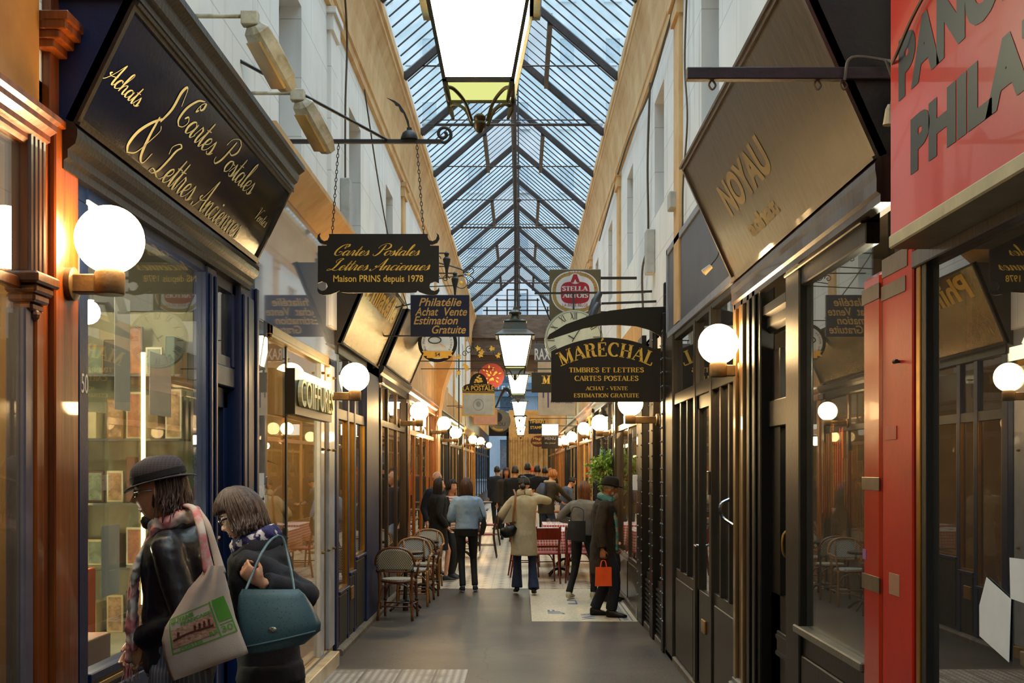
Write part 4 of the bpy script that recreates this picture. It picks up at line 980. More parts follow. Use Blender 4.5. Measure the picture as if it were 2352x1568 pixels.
vs, fs = bfont('PHILATELIE', bold=.06); put2d(m, vs, fs, (1.2485, 3.77, 2.685), (0, -1, 0), (0, 0, 1), w=1.62, h=.178, center=False)
m.build('lettering', M_blk_l, t, world=True)

# brown-black shop with the big canted sign
t = thing('shopfront', 'dark brown shopfront with narrow door and big window under the large canted sign', 'shopfront', (WR, 6, 0))
glass_part(t, S, 4.68, 5.75, .97, 2.66, -.02, G_dark)
panelled(t, 'bulkhead', S, 4.68, 5.85, 0, .93, .0, M_blackp, .1)
part(t, 'sill', S, 4.68, 5.85, .93, .97, -.05, .03, pm('worn_dark_sill', '#5a564a', .4, bump=.2, dirt=.4), .006)
m = MB(); sb(m, S, 5.76, 6.05, 0, 2.78, -.05, .02, .008); m.build('window_post', M_blackp, t, world=True)
m = MB(); sb(m, S, 4.68, 6.05, 2.64, 2.74, -.05, .01, .005); sb(m, S, 4.68, 6.05, 2.72, 2.80, -.05, .03, .005); m.build('window_head', M_blackp, t, world=True)
d = MB(); sb(d, S, 6.05, 6.12, .1, 2.4, -.08, -.03); sb(d, S, 6.40, 6.62, .1, 2.4, -.08, -.03); sb(d, S, 6.05, 6.62, .1, 1.05, -.08, -.03); sb(d, S, 6.05, 6.62, 1.97, 2.12, -.08, -.01, .006)
d = d.build('door_leaf', M_blackp, t, world=True); glass_part(d, S, 6.12, 6.40, 1.05, 1.97, -.06, G_dark, 'door_glass'); glass_part(d, S, 6.12, 6.40, 2.12, 2.52, -.06, G_dark, 'transom_glass')
k = MB(); x = SX(S, .02); k.tube(catmull([(SX(S, -.03), 6.09, 1.27), (x, 6.09, 1.3), (x, 6.09, 1.4), (SX(S, -.03), 6.09, 1.43)], 4), .008, 6); k.build('handle', M_brass, d, world=True)
k = MB(); sb(k, S, 6.10, 6.42, .72, .86, -.03, -.015, .004); sb(k, S, 6.10, 6.42, .82, .84, -.015, -.008); sb(k, S, 6.10, 6.42, .73, .75, -.015, -.008); k.build('letter_slot', M_black, d, world=True)
mould(t, 'door_head', S, 6.05, 6.65, [(-.06, 2.5), (-.02, 2.5), (0, 2.53), (0, 2.58), (.02, 2.6), (.02, 2.65), (-.06, 2.65)], M_blackp)
m = MB(); sb(m, S, 6.62, 7.02, 0, 2.9, -.05, .035, .008); sb(m, S, 6.70, 6.78, .1, 2.8, .035, .05, .006); sb(m, S, 6.86, 6.94, .1, 2.8, .035, .05, .006); m.build('pilaster', M_blackp, t, world=True)
m = MB(); sb(m, S, 7.03, 7.40, .4, 2.92, -.05, .03, .006); sb(m, S, 7.06, 7.12, .4, 2.9, .03, .05, .004); sb(m, S, 7.3, 7.38, .4, 2.9, .03, .05, .004); m.build('pilaster', wood('umber_pilaster', '#7a5a30', '#3f2c18'), t, world=True)
k = MB(); sb(k, S, 6.98, 7.42, .0, .36, -.02, .05, .01); sb(k, S, 6.96, 7.44, .36, .40, -.02, .07, .008); sb(k, S, 7.0, 7.4, .40, .44, -.02, .055, .01); k.build('plinth', pm('chipped_grey_plinth', '#74706a', .6, dirt=.5, bump=.3), t, world=True)
mould(t, 'cornice', S, 4.68, 7.42, [(-.05, 2.78), (.02, 2.78), (.03, 2.80), (.05, 2.81), (.05, 2.84), (.03, 2.86), (.03, 2.90), (-.05, 2.90)], M_corn)
room(S, 4.5, 7.38, 2, M_rdark, 1.6)
inside_lamp(2.2, 5.6, 2.2, 'bulb inside the dark brown shop under the canted sign', .05)
M_bsign = pm('dull_brown_sign', '#3a2c18', .33, c2='#2b2012', scale=1.5, bump=.2, bscale=1.5, stretch=(12, 12, .8), spec=.3)
t, P, up, n, ln = canted('fascia_sign', 'large dull brown canted fascia sign with painted reflection of lettering over the dark brown shop', 1, 4.36, 7.32, .05, 2.90, .375, 3.62, M_bsign, M_umber, .03, False, M_black, True)
m = MB(); vs, fs = bfont('NOYAU', bold=.04, shear=-.25); put2d(m, vs, fs, P(6.2, .30, .002), (0, -1, 0), up, w=1.15, h=.2)  # blurred reflection of the opposite lettering, painted on as flat gold letters
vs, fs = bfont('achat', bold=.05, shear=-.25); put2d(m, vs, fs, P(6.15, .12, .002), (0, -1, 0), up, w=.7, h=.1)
m.build('painted_reflection', pm('gold_letter_reflection', '#8a6c34', .5, c2='#5f4a24', scale=3, bump=0), t, world=True)

# charcoal shop
t = thing('shopfront', 'charcoal grey shopfront with slim mullions, glazed door and slate fascia panel', 'shopfront', (WR, 9.1, 0))
part(t, 'fascia', S, 7.42, 10.86, 2.98, 3.72, -.05, .02, M_greyf)
m = MB()
for a, b, c, d in ((7.42, 10.9, 2.93, 2.99), (7.42, 10.9, 3.70, 3.76), (10.84, 10.92, 2.93, 3.76)): sb(m, S, a, b, c, d, -.05, .035, .004)
m.build('fascia_frame', M_trimg, t, world=True)
part(t, 'end_pilaster', S, 10.5, 11.02, 0, 2.95, -.05, .03, M_grey, .01)
part(t, 'transom', S, 7.42, 10.5, 2.30, 2.40, -.04, .015, M_grey)
part(t, 'head', S, 7.42, 10.5, 2.88, 2.95, -.04, .015, M_grey)
for a, b in ((8.42, 8.52), (9.20, 9.30)): part(t, 'door_post', S, a, b, 0, 2.9, -.05, .02, M_grey, .005)
for a, b in ((7.42, 8.42), (9.30, 10.5)):
    k = 3; w = (b - a) / k
    glass_part(t, S, a, b, .85, 2.3, -.02, G_dark); glass_part(t, S, a, b, 2.4, 2.88, -.02, G_dark, 'transom_glass')
    for i in range(1, k): part(t, 'mullion', S, a + w * i - .025, a + w * i + .025, .85, 2.3, -.04, .012, M_grey, .003)
    panelled(t, 'bulkhead', S, a, b, 0, .85, .0, M_grey, .08)
d = MB(); sb(d, S, 8.52, 8.6, .08, 2.3, -.06, 0); sb(d, S, 9.12, 9.2, .08, 2.3, -.06, 0); sb(d, S, 8.52, 9.2, .08, .80, -.06, 0, .004); sb(d, S, 8.52, 9.2, 2.2, 2.3, -.06, 0)
d = d.build('door_leaf', M_grey, t, world=True); glass_part(d, S, 8.6, 9.12, .8, 2.2, -.03, G_dark, 'door_glass')
k = MB(); x = SX(S, .03); k.tube([(SX(S, 0), 9.15, 1.14), (x, 9.15, 1.14), (x, 9.02, 1.14)], .009, 6); k.build('handle', M_plate, d, world=True)
k = MB(); sb(k, S, 8.75, 8.93, .50, .60, .0, .015, .004); k.build('letter_slot', M_gold, d, world=True)
glass_part(t, S, 8.52, 9.2, 2.4, 2.88, -.02, G_dark, 'transom_glass')
part(t, 'lock_box', S, 8.44, 8.5, 1.55, 1.72, .02, .04, M_plate)
room(S, 7.42, 10.98, 3, M_rdark)
t = thing('pull_handle', 'curved brass pull on the charcoal shopfront pane', 'handle', (WR - .02, 7.7, 1.35))
k = MB(); k.tube(catmull([(WR + .0, 7.66, 1.37), (WR - .06, 7.7, 1.42), (WR - .07, 7.72, 1.5), (WR - .0, 7.74, 1.54)], 4), .012, 6); k.build('bow', M_plate, t, world=True)
# door stop
# black studded bay, then brown wood
t = thing('shopfront', 'narrow black iron shopfront with studded posts and a ventilation grille', 'shopfront', (WR, 12.2, 0))
for a, b in ((11.04, 11.2), (11.9, 12.2), (12.95, 13.4)):
    part(t, 'studded_post', S, a, b, 0, 3.2, -.05, .05, M_blackp, .008)
    k = MB()
    for i in range(22):
        for yy in (a + .01, b - .01): k.sphere((SX(S, .052), yy, .3 + i * .13), .011, 6, 4)
    k.build('studs', M_plate, t, world=True)
for a, b in ((11.2, 11.9), (12.2, 12.95)):
    glass_part(t, S, a, b, .6, 3.1, -.02, G_shop)
    k = MB(); sb(k, S, a, b, 0, .6, -.04, .0)
    for i in range(10): sb(k, S, a + .04, b - .04, .06 + i * .05, .08 + i * .05, 0, .02)
    k.build('grille', M_black, t, world=True)
room(S, 11.04, 13.4, 4, M_rwarm); inside_lamp(2.0, 12.2, 2.3, 'bulb inside the narrow black studded shop')
shop_generic(1, 'varnished brown wooden shopfront beside the man in the felt hat', 13.42, 16.9, M_umber, M_wgold, 2, G_shop, M_rwarm, 5, fas=(M_ochre2, 3.5), lamp='bulb inside the varnished brown shop on the right')
shop_generic(1, 'dark bistro front behind the green bush', 16.95, 22, M_navyd, M_umber, 3, G_shop, M_rwarm, 6, fas=(M_umber, 3.4), lamp='bulb inside the dark bistro')
shop_generic(1, 'ochre painted front beyond the bistro', 22.05, 28, M_ochre2, M_wgold, 3, G_shop, M_rwarm, 7, fas=(M_ochre, 3.5), lamp='bulb inside the ochre front')
shop_generic(1, 'slate coloured front far along the right wall', 28.05, 36, M_navyd, M_navyd, 4, G_shop, M_rpale, 8, fas=(M_navyd, 3.5), lamp='bulb inside the far slate front')
shop_generic(1, 'honey wood front far along the right wall', 36.05, 47, M_wgold, M_wgold, 5, G_shop, M_rwarm, 9, fas=(M_ochre2, 3.5), lamp='bulb inside the far honey wood front')
shop_generic(1, 'black and gold front at the far end of the right wall', 47.05, 58.9, M_umber, M_gold, 5, G_shop, M_rwarm, 10, fas=(M_umber, 3.5), lamp='bulb inside the last shop on the right')
# ================================================================ LAMPS
M_globe = emis('opal_globe', (1, .64, .28), GLOBE_L)
M_lit = emis('lantern_glass', (1, .93, .55), LANTERN_L)
M_litlow = emis('lantern_lower_glass', (.80, .84, .28), 1.0)
M_verd = pm('dark_green_iron', '#2f3a34', .4, c2='#4a3a22', scale=9, bump=.2, metal=.3)
M_lampbr = pm('lamp_bracket_brown', '#5e4826', .45, c2='#3a2a14', scale=9, bump=.25)

def make_globe(label, s, loc, group):
    """opal globe on a square arm; s is the wall it is fixed to; loc is the globe's centre"""
    t = thing('globe_lamp', label, 'lamp', (loc[0], loc[1], loc[2]), group=group)
    r = .125; W = (WL if s < 0 else WR) - abs(loc[0])
    k = MB().sphere((0, 0, 0), r, 32, 20); k.build('globe', M_globe, t, smooth=True)
    MB().lathe([(.001, -.205), (.052, -.205), (.055, -.20), (.055, -.128), (.048, -.112), (.035, -.112)], seg=20).build('collar', M_lampbr, t, smooth='auto')
    MB().bbox(s * .045, s * (W - .03), -.035, .035, -.20, -.132, .004).build('arm', M_lampbr, t)
    MB().lathe([(.001, 0), (.055, 0), (.062, .008), (.062, .03), (.045, .035), (.001, .035)], (s * (W - .037), 0, -.165), 20, 'x').build('wall_plate', M_lampbr, t, smooth='auto')
    return t
lg = 'globe lamps along the left wall'; rg_ = 'globe lamps along the right wall'
NAMEL = ['large opal globe lamp by the navy shop 50, nearest of all', 'opal globe lamp beside the Philatélie metal sign', 'opal globe lamp in front of the honey coloured wooden shopfront',
         'opal globe lamp just beyond the curved ochre pier', 'opal globe lamp between the slate blue front and the restaurant', 'opal globe lamp on the cream front, first of the far pair', 'opal globe lamp on the cream front, second of the far pair', 'tiny opal globe lamp deepest along the left wall']
def yg(d): return F * .25 / d
GL = [(252, 550, 155), (815, 866, 66), (963, 944, 42), (1020, 972, 31), (1047, 993, 27.5), (1086, 1009, 19.5), (1104, 1012, 16.5), (1123, 1022, 12.5)]
for (u, v, d), nm in zip(GL, NAMEL):
    y = yg(d); make_globe(nm, -1, (XA(u, y), y, ZA(v, y)), lg)
NAMER = ['opal globe lamp on the charcoal shop, nearest on the right wall', 'opal globe lamp under the MARÉCHAL sign', 'opal globe lamp over the green bush, nearer one', 'opal globe lamp over the green bush, farther one', 'opal globe lamp left of the green bush',
         'opal globe lamp far on the right, beside the lit panel', 'tiny opal globe lamp far on the right beyond the lit panel']
GR = [(1650, 790, 92), (1448, 926, 57.5), (1377, 971, 37.5), (1342, 984, 28.5), (1313, 1003, 24), (1299, 1011, 20), (1288, 1014, 17)]
for (u, v, d), nm in zip(GR, NAMER):
    y = yg(d); make_globe(nm, 1, (min(XA(u, y), WR - .12), y, ZA(v, y)), rg_)

def make_lantern(label, loc, rod_top, group='lanterns hanging along the middle of the passage'):
    t = thing('hanging_lantern', label, 'lamp', loc, group=group)
    b, T, h = .130, .205, .38          # half widths below and above, glass height; z = 0 at the lower rim
    gl = MB()
    for (ax, ay) in ((1, 0), (-1, 0), (0, 1), (0, -1)):
        nx, ny = -ay, ax; q = []
        for w, z in ((b - .006, .01), (T - .006, h)):
            for e in (-1, 1): q.append((ax * w + nx * w * e, ay * w + ny * w * e, z))
        gl.add([q[0], q[1], q[3], q[2]], [(0, 1, 2, 3)])
    gl.build('glass_pane', M_lit, t)
    MB().box(-b + .01, b - .01, -b + .01, b - .01, .004, .008).build('bottom_glass', M_litlow, t)
    f = MB()
    for sx in (-1, 1):
        for sy in (-1, 1):
            f.bar((sx * b, sy * b, 0), (sx * T, sy * T, h), .014, .014)
    for w, z, q in ((b, .004, .016), (T, h, .02)):
        for a in (-1, 1): f.box(-w - .008, w + .008, a * w - .008, a * w + .008, z - q / 2, z + q / 2); f.box(a * w - .008, a * w + .008, -w - .008, w + .008, z - q / 2, z + q / 2)
    f.build('frame', M_verd, t)
    r = MB(); R = []
    for w, z in ((T + .035, h - .01), (T + .04, h + .01), (T - .03, h + .06), (T - .05, h + .08), (T - .075, h + .17), (T - .07, h + .18), (T - .06, h + .185), (T - .12, h + .21)):
        R.append([(-w, -w, z), (w, -w, z), (w, w, z), (-w, w, z)])
    r.rings(R); r.build('roof', M_verd, t, recalc=True)
    MB().lathe([(.085, h + .2), (.06, h + .23), (.05, h + .26), (.075, h + .28), (.08, h + .30), (.05, h + .325), (.03, h + .335), (.015, h + .38), (.012, h + .42)], seg=16).build('finial_cap', M_verd, t, smooth='auto')
    for sx in (-1, 1):
        for sy in (-1, 1):
            k = MB(); k.tube([(sx * b, sy * b, .01), (sx * (b - .008), sy * (b - .008), -.035), (sx * (b - .02), sy * (b - .02), -.075)], [.009, .011, .006], 6)
            k.tube(catmull([(sx * (b - .004), sy * (b - .004), -.022), (sx * .095, sy * .095, -.022), (sx * .055, sy * .055, -.06), (sx * .03, sy * .03, -.125)], 6), .007, 6); k.build('scroll_arm', M_verd, t)
    MB().lathe([(.001, -.165), (.012, -.16), (.023, -.145), (.026, -.128), (.020, -.118), (.024, -.108), (.024, -.1), (.014, -.09)], seg=16).build('bottom_knob', M_verd, t, smooth='auto')
    MB().tube([(0, 0, h + .4), (0, 0, rod_top - loc[2])], .012, 8).build('rod', M_dark, t)
    return t
LN = ['large glowing hanging lantern nearest the viewer, cut by the top of the picture', 'glowing lantern hanging in the middle between the dark blue Philatélie sign and the clock', 'third glowing hanging lantern, right below the second one',
      'fourth glowing hanging lantern, beside the lettered street sign', 'fifth glowing hanging lantern, small and greenish', 'smallest glowing hanging lantern, lowest in the row']
LP = [(-.163, 4.62, 3.225), (-.075, 14.6, 2.985), (-.06, 23.4, 3.19), (-.045, 32.0, 3.14), (-.03, 41.0, 3.12), (-.02, 50.0, 3.10)]
for nm, p in zip(LN, LP): make_lantern(nm, p, ZP - .12 if p[1] < 39 else 5.0)

# ================================================================ HANGING SIGNS (they face down the passage)
UX, UZ = (1, 0, 0), (0, 0, 1)
def tput(mb, txt, x, z, y, w=None, h=None, bold=0, shear=0, space=1, font='b'):
    vs, fs = roman_flat(txt, bold or .17) if font == 'r' else (script_text(txt, .12, .03, .5) if font == 's' else bfont(txt, 1, shear, bold, space))
    put2d(mb, vs, fs, (x, y - .0015, z), UX, UZ, w=w, h=h)
def rect(y, u0, u1, v0, v1): return XA(u0, y), XA(u1, y), ZA(v1, y), ZA(v0, y)
M_sbrown = pm('dark_brown_sign_board', '#1d140d', .5, c2='#150f0a', spec=.3, scale=8, bump=.1)
# 1 Cartes Postales
y = 8.5; x0, x1, z0, z1 = rect(y, 730, 1008, 537, 672)
t = thing('hanging_sign', 'dark brown scroll-cornered sign with gilt script Cartes Postales Lettres Anciennes, hung on two chains', 'sign', ((x0 + x1) / 2, y, z0))
def notch_plate(x0, x1, z0, z1):
    """plate with hooked corners"""
    w = x1 - x0; P = []; r = .045
    def C(sx, sz):
        cx, cz = (x0 if sx < 0 else x1), (z0 if sz < 0 else z1)
        pts = [(0.0, -.085), (.062, -.085), (.066, -.078), (.04, -.074), (.012, -.062), (-.004, -.035), (.0, -.008), (.018, .008), (.012, -.012), (.022, -.04), (.045, -.052), (.07, -.045), (.082, -.02), (.080, 0.0)]
        return [(cx - sx * a, cz + sz * b) for a, b in pts]
    P += C(-1, 1); P += C(1, 1)[::-1]
    bot = [(x1 - .0, z0 + .07), (x1 - .03, z0 + .082), (x1 - .062, z0 + .07), (x1 - .072, z0 + .045), (x1 - .055, z0 + .02), (x1 - .03, z0 + .012), (x1 - .008, z0 + .024), (x1 + .0, z0 + .04), (x1 + .004, z0 + .015), (x1 - .01, z0 - .008), (x1 - .04, z0 - .018), (x1 - .09, z0 - .012), (x1 - .14, z0 + .005), (x1 - .155, z0 + .016), (x1 - .165, z0 + .004), (x1 - .22, z0)]
    P += bot; P += [(x0 + x1 - a, b) for a, b in bot][::-1]
    return P
k = MB(); k.prism(notch_plate(x0, x1, z0, z1), (0, y, 0), UX, UZ, -.018); k.build('board', M_sbrown, t, world=True, recalc=True)
k = MB(); cx = (x0 + x1) / 2
tput(k, 'Cartes Postales', cx - .01, ZA(588, y), y, w=.62, h=.092, font='s'); tput(k, 'Lettres Anciennes', cx, ZA(622, y), y, w=.75, h=.092, font='s')
tput(k, 'Maison PRINS depuis 1978', cx, ZA(652, y), y, w=.65, h=.064, bold=.012)
k.build('lettering', M_gilt, t, world=True)
def chain(p, q, r=.008, n=None):
    p = Vector(p); q = Vector(q); L_ = (q - p).length; n = n or max(3, int(L_ / .028)); mb = MB(); d = (q - p) / n
    for i in range(n):
        c = p + d * (i + .5); a = Vector((1, 0, 0)) if i % 2 else Vector((0, 1, 0)); dn = d.normalized()
        mb.tube([c + dn * math.cos(t_) * (d.length * .62) + a * math.sin(t_) * r for t_ in [2 * PI * j / 8 for j in range(8)]], .0028, 5, closed=True)
    return mb
for xa, xb in ((XA(763, y), XA(778, y)), (XA(973, y), XA(957, y))):
    chain((xa, y + .0, z1), (xb, y, 4.10)).build('chain', M_black, t, world=True)
t = thing('iron_bracket', 'long black iron bracket ending in a spiral scroll, with a quill and inkpot ornament', 'bracket', (-WL, y, 4.1))
zb = ZA(325, y); k = MB(); xe = XA(1015, y); k.bar((-WL, y, zb), (xe, y, zb), .028, .028)
sp = [(xe, y, zb)]
for i in range(26):
    a = -PI / 2 + i * .36; r = .062 * (1 - i / 32); sp.append((xe + .012 + r * math.cos(a), y, zb + .055 + r * math.sin(a) * 1.0))
k.tube(catmull(sp, 3), .012, 8); k.build('scroll_bar', M_black, t, world=True, smooth='auto')
k = MB(); k.tube([(-WL, 7.2, ZA(140, 7.2)), (XA(890, y), y, zb + .01)], .011, 6); k.build('stay', M_black, t, world=True)
k = MB(); cx = XA(940, y); k.lathe([(.001, 0), (.062, 0), (.062, .012), (.05, .045), (.03, .062), (.018, .066), (.018, .085), (.001, .086)], (cx, y, zb + .014), 16); k.build('inkpot', M_black, t, world=True, smooth='auto')
k = MB(); pl = [(0, 0), (-.01, .06), (-.035, .12), (-.075, .18), (-.11, .205), (-.17, .228), (-.115, .19), (-.105, .17), (-.085, .165), (-.07, .13), (-.05, .115), (-.028, .06), (-.012, 0)]
k.prism([(cx + a + .006, zb + .09 + b) for a, b in pl], (0, y, 0), UX, UZ, -.008); k.build('quill', M_black, t, world=True, recalc=True)

# 2 Philatélie Achat Vente
y = 13.0; x0, x1, z0, z1 = rect(y, 943, 1078, 677, 773)
t = thing('hanging_sign', 'dark blue rectangular sign with ochre letters Philatélie Achat Vente Estimation Gratuite', 'sign', ((x0 + x1) / 2, y, z0))
MB().bbox(x0, x1, y, y + .02, z0, z1, .004).build('board', pm('ink_blue_board', '#101a33', .5, bump=.05, spec=.3), t, world=True)
k = MB()
for txt, uc, vb, wpx in (('Philatélie', 1011, 703, 98), ('Achat', 980, 725, 54), ('Vente', 1047, 725, 52), ('Estimation', 1001, 745, 102), ('Gratuite', 1031, 766, 78)):
    tput(k, txt, XA(uc, y), ZA(vb, y), y, w=wpx * y / F, h=19 * y / F, bold=.015, shear=.3)
k.build('lettering', pm('ochre_lettering', '#c09850', .5, bump=0), t, world=True)
k = MB(); k.bar((XA(860, y), y + .01, z0 + .01), (x1, y + .01, z0 + .01), .014, .014); k.tube([(XA(862, y), y + .01, z0), (-WL + .02, y - .35, z0 + .38)], .008, 6); k.bar((-WL, y + .01, z1 - .22), (x0, y + .01, z1 - .1), .014, .014); k.build('bracket', M_black, t, world=True)

# 3 round magnifier sign
y = 16.3; cx, cz, r = XA(1005, y), ZA(787, y), 45 * y / F
t = thing('hanging_sign', 'round black-rimmed white sign with a magnifying glass and a ribbon numbered 54', 'sign', (cx, y, cz - r))
MB().lathe([(.001, 0), (r, 0), (r, .03), (.001, .03)], (cx, y + .0, cz), 40, 'y').build('disc', M_blackp, t, world=True, recalc=True)
MB().lathe([(.001, 0), (r * .83, 0), (r * .83, .004), (.001, .004)], (cx, y - .003, cz), 40, 'y').build('face', pm('white_enamel', '#d8d8da', .4, bump=0), t, world=True, recalc=True)
M_hon = pm('honey_yellow_paint', '#d9a53f', .45, c2='#c48f2e', bump=0)
yy = y - .005
k = MB(); k.prism([(cx - r * .8, cz - r * .42), (cx + r * .8, cz - r * .42), (cx + r * .7, cz - r * .54), (cx + r * .8, cz - r * .7), (cx + r * .55, cz - r * .66), (cx + r * .55, cz - r * .78), (cx - r * .55, cz - r * .78), (cx - r * .55, cz - r * .66), (cx - r * .8, cz - r * .7), (cx - r * .7, cz - r * .54)], (0, yy, 0), UX, UZ, .002)
k.bar((cx + r * .05, yy, cz + r * .02), (cx + r * .42, yy, cz - r * .22), .003, r * .14, (0, 1, 0)); k.build('ribbon_and_handle', M_hon, t, world=True, recalc=True)
k = MB(); k.tube([(cx - r * .14 + math.cos(a) * r * .32, yy - .002, cz + r * .14 + math.sin(a) * r * .17) for a in [2 * PI * i / 24 for i in range(24)]], r * .03, 6, closed=True)
for i, ch in ((0, '54'),): tput(k, ch, cx, cz - r * .70, yy - .003, h=r * .2, bold=.01)
text_arc(k, 'Au monde des collections', (cx, yy, cz), UX, UZ, r * .15, r * .66, 215, -35); k.build('lettering', M_blk_l, t, world=True)
k = MB(); k.bar((-WL, y + .02, cz + r + .04), (cx + .1, y + .02, cz + r + .04), .012, .012); k.tube([(cx, y + .015, cz + r), (cx, y + .015, cz + r + .04)], .006, 6); k.build('bracket', M_black, t, world=True)

# 4 stamp-shaped postal sign
y = 20.0; x0, x1, z0, z1 = rect(y, 1062, 1136, 903, 955); zt = ZA(857, y)
t = thing('hanging_sign', 'black and gold postal sign LA POSTALE above a white stamp-shaped panel', 'sign', ((x0 + x1) / 2, y, z0))
MB().box(x0, x1, y, y + .03, z0, z1).build('lower_board', M_gilt, t, world=True)
MB().box(x0 + .02, x1 - .02, y - .004, y, z0 + .02, z1 - .02).build('panel', pm('greyish_white_panel', '#c3c6bd', .5, bump=0), t, world=True)
k = MB(); cx, cz = (x0 + x1) / 2, (z0 + z1) / 2; k.tube([(cx + .085 * math.cos(a), y - .005, cz + .095 * math.sin(a)) for a in [2 * PI * i / 24 for i in range(24)]], .005, 5, closed=True); k.sphere((cx, y - .004, cz + .01), .05, 12, 8, (.8, .06, 1))
k.build('medallion', pm('pale_grey_relief', '#9fa49b', .6, bump=0), t, world=True)
w = (x1 - x0) / 2; pts = [(-w, 0), (w, 0), (w, .1), (w * .82, .14)] + [(math.cos(a) * w * .55, .16 + math.sin(a) * .18) for a in [PI * i / 12 for i in range(13)]] + [(-w * .82, .14), (-w, .1)]
MB().prism([(cx + a, z1 + b + .005) for a, b in pts], (0, y, 0), UX, UZ, -.03).build('upper_board', M_blackp, t, world=True, recalc=True)
k = MB(); tput(k, 'LA POSTALE', cx, z1 + .045, y, w=w * 1.92, h=.085, bold=.01); tput(k, 'PHILATELIE', cx + .06, z1 + .135, y, w=.26, h=.02)
for a, b, c in ((0, .2, .035), (.03, .245, .03), (-.035, .225, .03), (-.01, .27, .025), (.045, .205, .028), (-.06, .19, .02), (.015, .3, .018)): k.sphere((cx + a, y - .002, z1 + b), c, 8, 6, (1, .1, .7))
k.box(x0, x1, y - .002, y, z1 + .02, z1 + .028); k.build('lettering', M_gilt, t, world=True)
k = MB(); k.bar((-WL, y + .04, z1 + .42), (x1, y + .04, z1 + .42), .014, .014); k.tube([(cx, y + .02, z1 + .3), (cx, y + .02, z1 + .42)], .006, 6); k.build('bracket', M_black, t, world=True)

# 5 red disc
y = 24.0; cx, cz, r = XA(1129, y), ZA(863, y), 29 * y / F
t = thing('hanging_sign', 'round red sign with a gold leafy emblem hanging behind the postal sign', 'sign', (cx, y, cz - r))
MB().lathe([(.001, 0), (r, 0), (r, .03), (.001, .03)], (cx, y, cz), 32, 'y').build('disc', pm('brick_red_enamel', '#a83a2c', .4, bump=.03), t, world=True, recalc=True)
k = MB()
for i in range(26):
    a = random.uniform(0, 2 * PI); q = random.uniform(.05, .65) * r; leaf(k, (cx + q * math.cos(a), y - .006, cz + q * math.sin(a)), (math.cos(a), -.02, math.sin(a)), (0, -1, 0), .07, .014, 0)
k.build('emblem', M_gilt, t, world=True)
k = MB(); k.bar((-WL, y + .03, cz + r + .05), (cx + r, y + .03, cz + r + .05), .016, .016); k.tube([(cx, y + .015, cz + r), (cx, y + .015, cz + r + .05)], .006, 6); k.build('bracket', M_black, t, world=True)

# iron flower ornament
y = 18.5
t = thing('iron_ornament', 'wrought iron bracket with curling stems and small gilded flowers', 'bracket', (-WL, y, 3.4))
k = MB(); zb = ZA(829, y); k.bar((-WL, y, zb), (XA(1152, y), y, zb), .014, .014); k.bar((XA(1054, y), y, ZA(760, y)), (XA(1054, y), y, ZA(985, y)), .02, .02)
gd = MB(); R_ = random.Random(3)
for u, v, rr in ((1078, 803, .07), (1092, 796, .05), (1138, 812, .05), (1122, 803, .04), (1068, 812, .05), (1100, 812, .04)):
    c = Vector((XA(u, y), y, ZA(v, y))); k.tube([c + Vector((math.cos(a) * rr * (1 - i / 22), 0, math.sin(a) * rr * (1 - i / 22))) for i, a in enumerate([.5 * j for j in range(18)])], .006, 5)
for u, v in ((1098, 800), (1106, 808), (1104, 815), (1130, 800), (1144, 816), (1068, 840), (1072, 846), (1054, 856), (1054, 820)):
    c = Vector((XA(u, y), y - .01, ZA(v, y)))
    for i in range(5): a = i * 2 * PI / 5 + R_.random(); leaf(gd, c, (math.cos(a), -.1, math.sin(a)), (0, -1, 0), .05, .016, 0)
k.build('stems', M_black, t, world=True); gd.build('gilded_flowers', M_gilt, t, world=True)
# lyre brackets with drops behind the script sign
for i, (u, v, y) in enumerate(((1026, 600, 14.5), (1045, 645, 15.4))):
    t = thing('iron_bracket', ('black iron bracket carrying a dark tapering drop beside the script sign', 'second black iron bracket with a dark tapering drop, below and beyond the first')[i], 'bracket', (-WL, y, ZA(v, y)))
    c = Vector((XA(u, y), y, ZA(v, y))); k = MB(); k.bar((-WL, y, c.z + .1), (c.x, y, c.z + .1), .014, .014); k.bar((-WL, y, c.z - .1), (c.x, y, c.z - .06), .012, .012)
    for j in range(3): k.tube([c + Vector((-.12 - j * .12 + .05 * math.cos(a) * (1 - q / 16), 0, .03 + .05 * math.sin(a) * (1 - q / 16))) for q, a in enumerate([.6 * w_ for w_ in range(14)])], .006, 5)
    k.build('bar', M_black, t, world=True)
    MB().lathe([(.001, -.22), (.012, -.2), (.02, -.1), (.045, 0), (.048, .03), (.03, .05), (.02, .06), (.03, .085), (.03, .1), (.01, .12)], c, 14).build('drop', M_black, t, world=True, smooth='auto')
y = 17.2; t = thing('iron_bracket', 'lyre-shaped black iron bracket with gilded tips against the ochre cornice', 'bracket', (-WL, y, ZA(640, y)))
k = MB(); k.tube(catmull([(-WL, y, ZA(585, y)), (XA(1040, y), y, ZA(612, y)), (XA(1078, y), y, ZA(628, y))], 5), .011, 6); k.bar((-WL, y, ZA(652, y)), (XA(1075, y), y, ZA(630, y)), .012, .012)
for sg in (-1, 1): k.tube(catmull([(XA(1078, y), y, ZA(632, y)), (XA(1088, y), y, ZA(632 + 8 * sg, y)), (XA(1084, y), y, ZA(632 + 16 * sg, y)), (XA(1077, y), y, ZA(632 + 13 * sg, y))], 4), .008, 6)
k.tube([(XA(1060, y) + .09 * math.cos(a), y, ZA(648, y) + .09 * math.sin(a)) for a in [2 * PI * i / 20 for i in range(20)]], .006, 5, closed=True); k.build('bar', M_black, t, world=True)
MB().sphere((XA(1076, y), y - .01, ZA(631, y)), .022, 8, 6).sphere((XA(1059, y), y - .01, ZA(650, y)), .028, 8, 6).build('gilded_tips', M_gilt, t, world=True)

